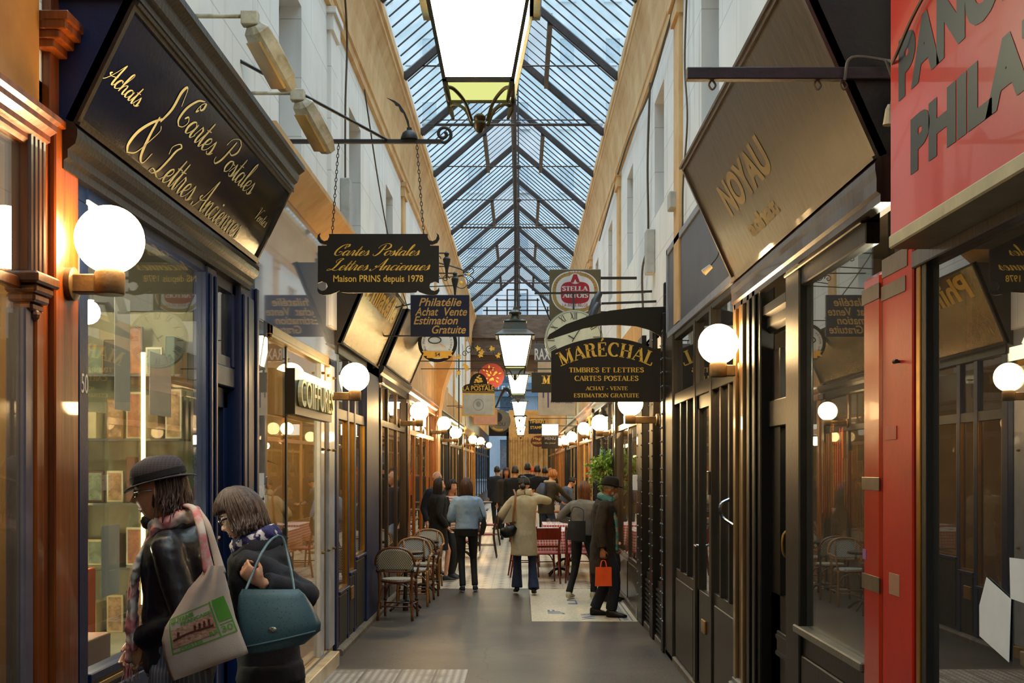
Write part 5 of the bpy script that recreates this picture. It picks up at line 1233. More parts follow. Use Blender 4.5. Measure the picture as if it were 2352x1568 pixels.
# 7 pink and beige signs farther left
y = 27.0; x0, x1, z0, z1 = rect(y, 1087, 1143, 938, 976)
t = thing('hanging_sign', 'pinkish blank rectangular sign with a brown rim behind the postal sign', 'sign', ((x0 + x1) / 2, y, z0))
MB().box(x0, x1, y, y + .03, z0, z1).build('board', M_brass, t, world=True); MB().box(x0 + .015, x1 - .015, y - .004, y, z0 + .015, z1 - .015).build('face', pm('faded_pink_face', '#b98c78', .6, bump=0), t, world=True)
MB().bar((-WL, y + .02, z1 + .06), (x1, y + .02, z1 + .06), .014, .014).bar((x0 + .05, y + .02, z1), (x0 + .05, y + .02, z1 + .06), .01, .01).build('bracket', M_black, t, world=True)
y = 31.0; cx, cz, r = XA(1147, y), ZA(966, y), 26 * y / F
t = thing('hanging_sign', 'round beige sign with a dark centre and a gold ribbon, beyond the pinkish one', 'sign', (cx, y, cz - r))
MB().lathe([(.001, 0), (r, 0), (r, .03), (.001, .03)], (cx, y, cz), 32, 'y').build('disc', pm('beige_enamel', '#8d8168', .6, bump=.05), t, world=True, recalc=True)
k = MB(); k.lathe([(.001, 0), (r * .45, 0), (r * .45, .004), (.001, .004)], (cx - r * .2, y - .004, cz + r * .3), 24, 'y'); tput(k, 'COU', cx + .02, cz - r * .45, y - .004, h=r * .3); k.build('lettering', M_blk_l, t, world=True, recalc=True)
k = MB(); k.tube([(cx + math.cos(a) * r * .85, y - .01, cz + math.sin(a) * r * .85) for a in [PI + PI * i / 16 for i in range(4, 11)]], .03, 6); k.build('ribbon', M_hon, t, world=True)
k = MB(); k.bar((-WL, y + .03, cz + r + .05), (cx + r, y + .03, cz + r + .05), .016, .016); k.tube([(cx, y + .015, cz + r), (cx, y + .015, cz + r + .05)], .006, 6)
k.tube(catmull([(cx - .1, y, cz + r + .05), (XA(1160, y), y, ZA(893, y)), (XA(1172, y), y, ZA(905, y)), (XA(1168, y), y, ZA(912, y))], 5), [.02, .05, .03, .02], 6); k.build('bracket', M_black, t, world=True)

# right side: 8 beer sign
y = 14.0; x0, x1, z0, z1 = rect(y, 1262, 1380, 618, 736)
t = thing('hanging_sign', 'square olive brown beer sign with the red and white STELLA ARTOIS shield', 'sign', ((x0 + x1) / 2, y, z0))
MB().bbox(x0, x1, y, y + .08, z0, z1, .006).build('box', pm('olive_brown_sign', '#5f5638', .4, bump=.03), t, world=True)
cx = XA(1321, y); cz = ZA(671, y); sc = y / F
def sup(w, h, e=2.6, n=40, dx=0, dz=0): return [(dx + math.copysign(abs(math.cos(a)) ** (2 / e), math.cos(a)) * w, dz + math.copysign(abs(math.sin(a)) ** (2 / e), math.sin(a)) * h) for a in [2 * PI * i / n for i in range(n)]]
def flat(name, polys, m, lift, oc=(cx, y, cz)):
    k = MB()
    for P in polys: k.prism(P, (oc[0], oc[1] - lift, oc[2]), UX, UZ, .001)
    return k.build(name, m, t, world=True, recalc=True)
M_we = pm('white_enamel', '#d8d8da'); M_rede = pm('red_enamel', '#a51526', .35, bump=0); M_olgold = pm('old_gold_ring', '#a58a45', .45, bump=0)
flat('white_rim', [sup(55 * sc, 49 * sc, 2.3)], M_we, .002); flat('gold_ring', [sup(52.5 * sc, 46.5 * sc, 2.3)], M_olgold, .003); flat('white_ring', [sup(44 * sc, 38 * sc, 2.6)], M_we, .004)
flat('red_shield', [sup(33 * sc, 25 * sc, 3.6, dz=-1 * sc)], M_rede, .005); flat('roundel', [sup(14 * sc, 12 * sc, 2, dz=31 * sc)], M_we, .006)
flat('red_crest', [[(-4 * sc, 41 * sc), (4 * sc, 41 * sc), (11 * sc, 22 * sc), (4 * sc, 22 * sc), (0, 30 * sc), (-4 * sc, 22 * sc), (-11 * sc, 22 * sc)]], M_rede, .008)
k = MB(); tput(k, 'STELLA', cx, ZA(668, y), y - .007, w=60 * sc, h=11 * sc, font='r', bold=.24); tput(k, 'ARTOIS', cx, ZA(684, y), y - .007, w=60 * sc, h=11 * sc, bold=.05) if False else put2d(k, *roman_flat('ARTOIS', .24), (cx, y - .009, ZA(684, y)), UX, UZ, w=60 * sc, h=11 * sc)
k.build('lettering', M_we, t, world=True)
k = MB(); put2d(k, *bfont('LA BIERE BELGE'), (cx, y - .007, ZA(704, y)), UX, UZ, w=58 * sc, h=7 * sc); text_arc(k, 'CERVEZA BIRRA CERVEJA', (cx, y - .004, cz - .005), UX, UZ, 5 * sc, 46 * sc, 170, 10); k.build('small_lettering', M_rede, t, world=True)
k = MB(); k.bar((x1, y + .04, z1 - .1), (WR, y + .04, z1 - .1), .03, .03); k.bar((x1, y + .04, z0 + .1), (WR, y + .04, z0 + .1), .03, .03); k.build('bracket', M_black, t, world=True)
# 9 clock
y = 13.0; cx, cz, r = XA(1318, y), ZA(778, y), 67 * y / F
t = thing('wall_clock', 'large round pale green clock face with roman numerals on an iron bracket', 'clock', (cx, y, cz - r))
MB().lathe([(.001, 0), (r, 0), (r, .07), (.001, .07)], (cx, y, cz), 48, 'y').build('case', pm('grey_green_case', '#8c988a', .5, bump=.05), t, world=True, recalc=True)
MB().lathe([(.001, 0), (r * .97, 0), (r * .97, .004), (.001, .004)], (cx, y - .004, cz), 48, 'y').build('dial', pm('pale_green_dial', '#b9c4b8', .5, c2='#a5b1a4', bump=0), t, world=True, recalc=True)
k = MB(); yy = y - .008; k.tube([(cx + r * .93 * math.cos(a), yy, cz + r * .93 * math.sin(a)) for a in [2 * PI * i / 48 for i in range(48)]], .002, 4, closed=True)
for i, rn in enumerate(('XII', 'I', 'II', 'III', 'IIII', 'V', 'VI', 'VII', 'VIII', 'IX', 'X', 'XI')):
    a = PI / 2 - i * PI / 6; er = Vector((math.cos(a), 0, math.sin(a))); et = Vector((math.sin(a), 0, -math.cos(a))); c = Vector((cx, yy, cz)) + er * r * .66
    wd = {'I': .16, 'V': .34, 'X': .36}; W = sum(wd[q] for q in rn); x = -W / 2
    for q in rn:
        w_ = wd[q]
        def ln(a0, b0, a1, b1, wt):
            P = c + et * (x + a0 * w_) * r * .36 + er * b0 * r * .24; Q = c + et * (x + a1 * w_) * r * .36 + er * b1 * r * .24; k.bar(P, Q, wt * r * 2, .0015, (0, 1, 0))
        if q == 'I': ln(.5, 0, .5, 1, .012)
        elif q == 'V': ln(.1, 1, .5, 0, .014); ln(.5, 0, .9, 1, .006)
        else: ln(.1, 1, .9, 0, .014); ln(.1, 0, .9, 1, .006)
        x += w_
k.build('numerals', M_blk_l, t, world=True)
k = MB(); yy = y - .014
for a, L_, w_ in ((150, .22, .02), (58, .42, .014), (240, .12, .012)): a = math.radians(a); k.bar((cx, yy, cz), (cx + math.cos(a) * L_ * r, yy, cz + math.sin(a) * L_ * r), w_ * r * 2, .002, (0, 1, 0))
k.build('hands', M_blk_l, t, world=True)
k = MB(); k.bar((XA(1228, y), y + .09, ZA(671, y)), (WR, y + .09, ZA(668, y)), .03, .02); k.tube([(XA(1240, y), y + .09, ZA(675, y)), (XA(1265, y), y + .06, ZA(735, y))], .008, 6); k.bar((cx, y + .09, ZA(671, y)), (cx, y + .05, cz + r - .02), .02, .02); k.build('bracket', M_black, t, world=True)
# 12 Maréchal
y = 11.2; x0, x1, z0, z1 = rect(y, 1266, 1517, 808, 923)
t = thing('hanging_sign', 'dark brown arched sign MARÉCHAL Timbres et Lettres, Cartes Postales in gilt capitals', 'sign', ((x0 + x1) / 2, y, z0))
cx = (x0 + x1) / 2; w = (x1 - x0) / 2; zc = ZA(775, y)
P = [(x0, z0), (x1, z0), (x1, z1)] + [(cx + w * q, z1 + (zc - z1) * (1 - q * q)) for q in [1 - 2 * i / 20 for i in range(1, 20)]] + [(x0, z1)]
MB().prism(P, (0, y, 0), UX, UZ, -.02).build('board', M_sbrown, t, world=True, recalc=True)
k = MB(); R = (w * w + (zc - z1) ** 2) / (2 * (zc - z1)) * 1.02
roman_arc(k, 'MARÉCHAL', (XA(1393, y), y - .0015, ZA(817, y)), UX, UZ, 212 * y / F, 30 * y / F, R * .93, bold=.2)
for txt, vb, wpx, hpx in (('TIMBRES ET LETTRES', 855, 172, 11.5), ('CARTES POSTALES', 874.5, 147, 12), ('ACHAT - VENTE', 896, 97, 9), ('ESTIMATION GRATUITE', 912.5, 149, 9.5)):
    put2d(k, *roman_flat(txt, .2), (XA(1393, y), y - .0015, ZA(vb, y)), UX, UZ, w=wpx * y / F, h=hpx * y / F)
k.build('lettering', M_gilt, t, world=True)
ya = y - .0; P = [(1256, 778), (1262, 768), (1300, 745), (1350, 727), (1400, 714), (1460, 707), (1524, 705), (1532, 800), (1515, 772), (1490, 758), (1460, 750), (1420, 747), (1380, 748), (1340, 755), (1300, 768), (1262, 780)]
MB().prism([(XA(u, ya), ZA(v, ya)) for u, v in P], (0, ya - .03, 0), UX, UZ, -.012).build('horn_bracket', M_blackp, t, world=True, recalc=True)
k = MB(); k.bbox(XA(1524, y), WR, y - .06, y + .03, ZA(825, y), ZA(650, y), .004)
for i in range(7): k.sphere((XA(1527, y), y - .06, ZA(815 - i * 27, y)), .011, 8, 6)
k.bar((XA(1380, y), y - .02, ZA(748, y)), (XA(1380, y), y - .012, ZA(777, y)), .01, .01); k.bar((XA(1505, y), y - .02, ZA(765, y)), (XA(1505, y), y - .012, ZA(800, y)), .01, .01); k.build('mounting_bar', M_blackp, t, world=True)
# iron arms with dark spot lamps beside the clock
for i, (u0, v0, v1, y) in enumerate(((1384, 673, 669, 12.4), (1381, 697, 692, 12.0))):
    t = thing('spot_lamp', ('dark spotlight on the upper iron arm beside the beer sign', 'dark spotlight on the lower iron arm above the clock')[i], 'lamp', (XA(u0, y), y, ZA(v0, y)))
    MB().bar((XA(u0, y), y, ZA(v0, y)), (WR, y, ZA(v1, y)), .022, .022).build('arm', M_black, t, world=True)
    c = Vector((XA(u0 - 6, y), y, ZA(v0, y))); k = MB(); k.tube([c, c + Vector((-.05, -.03, -.09)), c + Vector((-.09, -.05, -.2))], [.03, .045, .04], 10); k.build('lamp_head', pm('dark_lamp_head', '#2a2c2e', .4), t, world=True, smooth='auto')
# 10 signs behind the Maréchal one
def simple_sign(label, y, box, m, txts, name='hanging_sign', lm=None, rim=None, s=1, font='b'):
    x0, x1, z0, z1 = rect(y, *box); t = thing(name, label, 'sign', ((x0 + x1) / 2, y, z0))
    MB().bbox(x0, x1, y, y + .03, z0, z1, .004).build('board', m, t, world=True)
    if txts:
        k = MB()
        for txt, uc, vb, wpx, hpx in txts: put2d(k, *(roman_flat(txt, .26) if font == 'r' else bfont(txt, bold=.02)), (XA(uc, y), y - .003, ZA(vb, y)), UX, UZ, w=wpx * y / F, h=hpx * y / F)
        k.build('lettering', lm or M_gilt, t, world=True)
    k = MB(); xw = SX(s, 0); k.bar((x0 + .02, y + .015, z1 + .05), (xw, y + .015, z1 + .05), .016, .016)
    for x in (x0 + .04, x1 - .04): k.bar((x, y + .015, z1), (x, y + .015, z1 + .05), .01, .01)
    k.build('bracket', M_black, t, world=True); return t
simple_sign('small grey sign with white letters RAX, half hidden behind the clock', 18, (1227, 1290, 789, 829), M_greyf, [('RAX', 1246, 826, 36, 26)], lm=M_we)
simple_sign('blank beige board below the grey RAX sign', 19, (1235, 1300, 831, 860), pm('beige_board', '#b5a88f', .6, bump=0), [])
simple_sign('dark brown board with a gilt M, behind the arched sign', 16.5, (1221, 1290, 855, 901), M_sbrown, [('M', 1254, 881, 20, 19)], font='r')
M_purp = pm('purple_lettering', '#4a3a86', .5, bump=0)
tt = simple_sign('white sign with purple strokes and PHILATELIE, under the arched sign', 17.2, (1236, 1320, 880, 954), pm('cream_white_board', '#cfc2ae', .5, bump=0), [('PHILATELIE', 1290, 925, 50, 6)], lm=M_purp)
k = MB(); y = 17.2
for u, v0, v1 in ((1248, 880, 913), (1259, 880, 936)): k.box(XA(u - 1.3, y), XA(u + 1.3, y), y - .004, y - .001, ZA(v1, y), ZA(v0, y))
k.build('purple_strokes', M_purp, tt, world=True)
t = simple_sign('small dark blue arched sign TIMBRES STAMPS in yellow', 30, (1214, 1252, 965, 996), pm('ink_blue_board', '#141f36'), [('TIMBRES', 1233, 972, 34, 7), ('STAMPS', 1233, 985, 30, 7)])
y = 33; cx, cz = XA(1236, y), ZA(1013, y)
t = thing('hanging_sign', 'small oval dark red sign below the TIMBRES STAMPS one', 'sign', (cx, y, cz - .17))
k = MB().prism(sup(17 * y / F, 13 * y / F, 2, 28, cx, cz), (0, y, 0), UX, UZ, -.03); k.build('board', pm('dark_red_enamel', '#5e1416', .5, bump=0), t, world=True, recalc=True)
k = MB(); put2d(k, *bfont('Magic'), (cx, y - .003, cz + .02), UX, UZ, w=.28, h=.09); put2d(k, *bfont('restaurant'), (cx, y - .003, cz - .08), UX, UZ, w=.32, h=.07); k.build('lettering', M_gilt, t, world=True)
MB().bar((cx, y + .015, cz + .15), (WR, y + .015, cz + .2), .016, .016).build('bracket', M_black, t, world=True)
simple_sign('small dark sign with grey lines under the lit panel', 29, (1244, 1283, 1002, 1030), M_sbrown, [('MENU', 1264, 1010, 26, 7), ('du jour', 1264, 1020, 26, 5)], lm=M_trimg)
y = 28.5; x0, x1, z0, z1 = rect(y, 1244, 1283, 973, 1000)
t = thing('illuminated_sign', 'small brightly lit blank white light box hanging far down the passage', 'sign', ((x0 + x1) / 2, y, z0))
MB().box(x0, x1, y + .002, y + .1, z0, z1).build('casing', M_black, t, world=True); MB().box(x0 + .01, x1 - .01, y - .004, y, z0 + .01, z1 - .01).build('lit_face', emis('lit_panel', (1, .93, .75), 3.5), t, world=True)
MB().bar((x1, y + .05, z1 - .05), (WR, y + .05, z1 - .05), .02, .02).build('bracket', M_black, t, world=True)
# iron bar at upper right, with rings, connector and cable
y = 4.36
t = thing('iron_bar', 'bare dark iron sign bar with empty hooks, jutting from the wall at upper right', 'bracket', (WR, y, 3.2))
zb = ZA(171, y); k = MB(); k.bbox(XA(1576, y), WR, y - .02, y + .02, zb - .022, zb + .022, .003)
k.build('bar', pm('oxide_brown_iron', '#33222a', .5, c2='#1f1618', bump=.25), t, world=True)
k = MB(); M_rust = pm('rusty_hook', '#6b5a48', .6, bump=.2)
for u in (1636, 1878, 1938):
    x = XA(u, y); k.tube(catmull([(x, y, zb - .02), (x + .012, y, zb - .04), (x, y, zb - .056), (x - .012, y, zb - .04), (x - .004, y, zb - .022)], 4), .004, 5)
k.build('hook', M_rust, t, world=True)
t = thing('electric_cable', 'grey cable looped along the dark iron bar, ending in a white connector', 'cable', (1.2, 4.2, 3.2))
k = MB(); k.tube(catmull([(XA(1935, y), y - .03, zb - .03), (XA(1950, y), y - .035, zb + .05), (XA(2030, y), y - .06, zb + .03), (1.235, 3.9, ZA(140, 3.9)), (1.235, 3.72, ZA(45, 3.72)), (1.235, 3.5, ZA(-60, 3.5))], 6), .006, 6)
k.tube(catmull([(XA(2030, y) - .01, y - .06, zb + .03), (XA(2040, y), y - .06, zb - .06), (XA(2034, y), y - .06, ZA(260, y))], 5), .005, 6); k.build('cord', pm('grey_cable', '#5f574c', .6), t, world=True)
k = MB(); x = XA(2032, y); k.tube([(x, y - .06, ZA(252, y)), (x - .002, y - .06, ZA(262, y)), (x - .004, y - .06, ZA(298, y))], [.008, .014, .022], 10); k.build('connector', pm('stained_porcelain', '#c2ae8c', .5, dirt=.4), t, world=True)
t = thing('bulb_socket', 'small white socket dangling on a cord before the slate panel', 'socket', (XA(1622, 7.6), 7.5, 2.9))
y = 7.6; k = MB(); k.tube(catmull([(1.345, 7.33, 3.1), (XA(1652, y), y, ZA(560, y)), (XA(1650, y), y, ZA(585, y)), (XA(1632, y), y, ZA(610, y))], 5), .004, 5); k.build('cord', M_black, t, world=True)
k = MB(); k.tube([(XA(1633, y), y, ZA(611, y)), (XA(1616, y), y, ZA(626, y))], [.016, .022], 10); k.build('socket_body', pm('stained_porcelain', '#c2ae8c'), t, world=True)
# cables and pipes on the upper walls
k = 0
M_cab = pm('dusty_cable', '#5d5344', .8, bump=.2)
def cable(label, pts, r=.012):
    o = MB().tube(catmull(pts, 8), r, 6).build('wall_cable', M_cab, smooth=True); tag(o, label, 'cable'); return o
cable('black cable running down beside the amber column and the navy sign', [(XA(u, 4.47), 4.47, ZA(v, 4.47)) for u, v in ((212, -60), (205, 60), (200, 95), (165, 150), (152, 200), (151, 330))], .006)
cable('sagging cable under the right cornice', [(1.30, 6.5, 5.9), (1.32, 8, 5.6), (1.33, 10, 5.75), (1.30, 12, 5.55), (1.33, 15, 5.8), (1.33, 20, 5.6)])
cable('thin cable running down the right wall by the second window', [(1.36, 9.6, 5.8), (1.35, 9.7, 5.1), (1.36, 9.62, 4.6), (1.35, 9.8, 4.1), (1.36, 9.9, 3.76)], .008)
cable('pair of old cables beside the third right window', [(1.36, 12.4, 5.8), (1.34, 12.45, 5.0), (1.36, 12.6, 4.2), (1.33, 12.9, 3.9), (1.35, 13, 3.4)], .012)
cable('looped cable on the left cornice', [(-1.60, 9, 6.3), (-1.55, 9.6, 6.15), (-1.60, 10.4, 6.3), (-1.66, 11.2, 5.9), (-1.69, 11.3, 5.2), (-1.69, 11.3, 4.3)], .01)
cable('thin wire dangling along the left wall past the script sign', [(-1.6, 12, 5.6), (-1.62, 13.5, 4.9), (-1.63, 15, 4.4), (-1.6, 17, 3.9)], .008)
for i, (s, y, z0, z1, w) in enumerate(((-1, 11.25, 4.0, 4.5, .16), (-1, 13.6, 3.9, 4.3, .2), (1, 12.2, 3.75, 4.2, .2), (1, 10.3, 4.0, 4.15, .18))):
    q = MB(); sb(q, s, y - w / 2, y + w / 2, z0, z1, .0, .09, .008); o = q.build('junction_box', pm('painted_white_box', '#b5b7b2', .6, bump=.1, dirt=.3))
    tag(o, ('white painted box on the left wall above the script sign', 'second white box on the left wall, farther along', 'mottled white box on the right wall above the arched sign', 'small cream box on the right wall below the cables')[i], 'box')
# ================================================================ PEOPLE
M_skin = pm('skin', '#c98f6c', .5, c2='#b97a5a', scale=12, bump=.08, bscale=120, sss=.15)
M_skinp = pm('skin_pale', '#d3a080', .5, c2='#c58c6a', scale=12, bump=.08, bscale=120, sss=.15)
M_skind = pm('skin_tanned', '#a86f4c', .5, c2='#8f5a3b', scale=12, bump=.08, bscale=120, sss=.15)
M_lip = pm('lips', '#a0524a', .45, bump=0)
M_eye = pm('eye_white', '#d9d4cc', .2, bump=0); M_iris = pm('iris', '#2a1c12', .15, bump=0)
def hairm(n, a, b): return pm(n, a, .38, c2=b, scale=30, stretch=(3, 3, .6), bump=.5, bscale=70, spec=.5)
M_hbrown = hairm('brown_hair', '#4f2f20', '#21120c'); M_hdark = hairm('dark_hair', '#23150f', '#0f0907'); M_hgrey = hairm('grey_brown_hair', '#5f4a3f', '#33231b')
M_hred = hairm('auburn_hair', '#7a4422', '#4a2410'); M_hgold = hairm('golden_hair', '#b8752c', '#8a4f18'); M_beardg = hairm('grey_beard', '#9c9184', '#5a5148')
def cloth(n, a, b=None, rough=.9, bump=.35, bscale=260, scale=5, sheen=0): return pm(n, a, rough, c2=b, scale=scale, bump=bump, bscale=bscale, sheen=sheen)

def ik(a, c, l1, l2, hint):
    a = Vector(a); c = Vector(c); d = c - a; L = min(d.length, (l1 + l2) * .999); u = d.normalized(); c = a + u * L
    x = (l1 * l1 - l2 * l2 + L * L) / (2 * L); h = math.sqrt(max(l1 * l1 - x * x, 0)); hv = Vector(hint); hv = (hv - u * hv.dot(u)).normalized()
    return a + u * x + hv * h, c

def head_mesh(mb, M, k=1.0, nose=1.0, seg=56, rg=48):
    """face looks along +y, crown up +z; half height .115"""
    R = []
    def g(x, s): return math.exp(-(x / s) ** 2)
    for i in range(rg + 1):
        t = PI * i / rg; ring = []
        for j in range(seg):
            a = 2 * PI * j / seg; x, y, z = math.sin(t) * math.cos(a), math.sin(t) * math.sin(a), -math.cos(t)
            px, py, pz = x * .074, y * (.093 if y < 0 else .088), z * .117
            dn = max(0, -z)
            px *= 1 - .38 * dn ** 2.0; px *= 1 + .06 * g(z - .3, .4)
            if y < 0: py *= 1 - .62 * min(1, max(0, (-z - .15) / .7)) ** 1.0
            if y > 0:
                py += -.010 * g(abs(x) - .8, .4)
                py += .006 * g(z - .22, .12) * g(x, .5)                                  # brow
                py -= .012 * g(abs(x) - .33, .15) * g(z - .06, .13)                      # eye sockets
                nz = 0
                if -.34 < z < .16: nz = ((.16 - z) / .40) ** 1.1 if z > -.24 else max(0, (z + .34) / .10)
                py += .026 * nose * nz * g(x, .12 + .07 * nz)
                py += .004 * g(abs(x) - .42, .2) * g(z + .2, .2)                         # cheeks
                py += .007 * g(x, .28) * (g(z + .47, .05) + g(z + .58, .05)) - .004 * g(x, .3) * g(z + .525, .025)   # lips
                py += .014 * g(x, .3) * g(z + .82, .16); py -= .003 * g(z + .66, .06) * g(x, .3)
            ring.append(M @ (Vector((px, py, pz)) * k))
        R.append(ring)
    mb.rings(R)
    for s in (-1, 1):        # ears
        q = [M @ (Vector((s * (.072 + .012 * abs(math.sin(w / 2)) ** .5), -.012 - .016 * math.cos(w) * .8, .0 + .03 * math.sin(w) - .004)) * k) for w in [2 * PI * i / 12 for i in range(12)]]
        mb.tube(q, .006 * k, 6, closed=True); mb.sphere(M @ (Vector((s * .073, -.012, 0)) * k), .016 * k, 8, 6, (.4, .8, 1.4))

def hand_mesh(mb, w, d, n, thumb, curl=.5, k=1.0, spread=.06):
    """w wrist, d finger direction, n palm normal (towards the grip), thumb +1/-1 side of d x n"""
    w = Vector(w); d = Vector(d).normalized(); n = Vector(n); n = (n - d * n.dot(d)).normalized(); sd = d.cross(n) * thumb
    mb.tube([w - d * .03 * k, w, w + d * .03 * k, w + d * .07 * k, w + d * .095 * k], [(.026 * k, .02 * k), (.026 * k, .017 * k), (.036 * k, .016 * k), (.041 * k, .0145 * k), (.036 * k, .011 * k)], 12, side=sd)
    for i, (o, L) in enumerate(((.030, .075), (.010, .083), (-.010, .077), (-.029, .060))):
        a = w + d * .088 * k + sd * o * k; dd = (d + sd * (o * spread * 20)).normalized(); p = [a - dd * .02, a]; ang = 0
        for q, f in enumerate((.46, .31, .23)):
            ang += curl * (.9, 1.15, .8)[q] * (1 + .08 * i)
            p.append(p[-1] + (dd * math.cos(ang) + n * math.sin(ang)) * L * k * f)
        mb.tube(p, [.0085 * k, .0088 * k, .0080 * k, .0072 * k, .0058 * k], 8)
    a = w + d * .022 * k + sd * .026 * k; td = (d * .62 + sd * .62 + n * (.25 + curl * .25)).normalized(); t2 = (d * .85 + sd * .1 + n * (.35 + curl * .4)).normalized()
    mb.tube([w + d * .01 * k + sd * .012 * k, a, a + td * .036 * k, a + td * .036 * k + t2 * .026 * k, a + td * .036 * k + t2 * .046 * k], [.012 * k, .0125 * k, .0098 * k, .009 * k, .0065 * k], 8)

def shoe_mesh(mb, ank, yaw, k=1.0, raise_=0, heel=0, flat=1, wide=1):
    M = Matrix.Translation(ank) @ Matrix.Rotation(yaw, 4, 'Z') @ Matrix.Rotation(-raise_, 4, 'X'); R = []
    for y, w, z0, z1 in ((-.062, .022, -.075, -.015), (-.055, .034, -.085, .0), (-.02, .038, -.088, .022), (.03, .04, -.088, .01), (.08, .044, -.088, -.025), (.13, .045, -.088, -.04), (.165, .038, -.087, -.05), (.19, .022, -.084, -.058), (.196, .008, -.08, -.066)):
        z0 += heel * max(0, (.1 - y)) * .5
        ring = [];
        for j in range(14):
            a = 2 * PI * j / 14; c, s_ = math.cos(a), math.sin(a); ring.append(M @ (Vector((w * c * wide, y, (z0 + z1) / 2 + (z1 - z0) / 2 * max(-1, min(1, s_ * 1.25)))) * k))
        R.append(ring)
    mb.rings(R)

def hair_shell(M, k, length, bangs=.45, vol=.016, flip=.0, part_w=.0, back=1.0, face=58, seed=1, strands=120, lift=0, wave=.0, ends=.02, curl_in=.02, wav=.003):
    """hair falling from the crown: length is how far it hangs below the ears (m); bangs: height of the fringe (z of the unit head)"""
    R_ = random.Random(seed)
    def path(phi, off, ll, n=14):
        # phi: 0 front, +-180 back
        ph = math.radians(phi); fx, fy = math.sin(ph), math.cos(ph); front = abs(phi) < face
        zend = (bangs if front else None); pts = []
        rx, ry = .074 + vol + off, (.088 if fy > 0 else .093) + vol + off
        if front: tm = math.acos(max(-1, min(1, bangs)))
        else: tm = PI * .5
        m = n if front else n // 2
        for i in range(m + 1):
            t = tm * i / m; pts.append(Vector((fx * rx * math.sin(t), fy * ry * math.sin(t), (.117 + vol + off) * math.cos(t) + .002)))
        if not front:
            L = ll * (1 if abs(phi) > 90 else .82 + .18 * (abs(phi) - face) / (90 - face + .01)); p = pts[-1]
            for i in range(1, n - m + 1):
                q = i / (n - m); pts.append(Vector((p.x * (1 - curl_in * q * 4 + flip * q * q) + wave * math.sin(q * 9 + phi) * .004, p.y * (1 - (curl_in * 3 * q if p.y < 0 else 0)) + (.0 if p.y < 0 else -.01 * q), p.z - (L + .0) * q)))
        return pts
    base = MB(); K = 40; rows = []
    for i in range(K + 1):
        phi = -180 + 360 * i / K; rows.append([M @ (p * k) for p in path(phi, 0, length + .0)])
    n = len(rows[0])
    base.v = [tuple(p) for r in rows for p in r]
    for i in range(K):
        f0 = abs(-180 + 360 * i / K) < face; f1 = abs(-180 + 360 * (i + 1) / K) < face
        if f0 != f1: # side edge: join only the cap
            for j in range(n // 2): base.f.append((i * n + j, (i + 1) * n + j, (i + 1) * n + j + 1, i * n + j + 1)) if False else None
        for j in range(n - 1):
            if f0 != f1 and j > n * .75: continue
            base.f.append((i * n + j, (i + 1) * n + j, (i + 1) * n + j + 1, i * n + j + 1))
    st = MB()
    for _ in range(strands):
        phi = R_.uniform(-180, 180); ll = length * R_.uniform(.88, 1.08) + ends * R_.uniform(-1, 1); o = R_.uniform(.001, .008)
        if abs(abs(phi) - face) < 3: continue
        P = path(phi, o, ll); dphi = R_.uniform(-.16, .16); w1, w2, w3 = R_.uniform(.3, .7), R_.uniform(0, 6), wav * R_.uniform(.5, 1.2)
        Q = [M @ (Vector((p.x * math.cos(dphi * i / len(P)) - p.y * math.sin(dphi * i / len(P)), p.y * math.cos(dphi * i / len(P)) + p.x * math.sin(dphi * i / len(P)), p.z)) * k) + Vector((math.sin(i * w1 + w2) * w3, math.cos(i * w1 + w2) * w3 * .7, 0)) * (i / len(P)) for i, p in enumerate(P)]
        r = R_.uniform(.003, .0065) * k; st.tube(Q, [r * .5, r, r, r, r * .9, r * .35], 5)
    return base, st

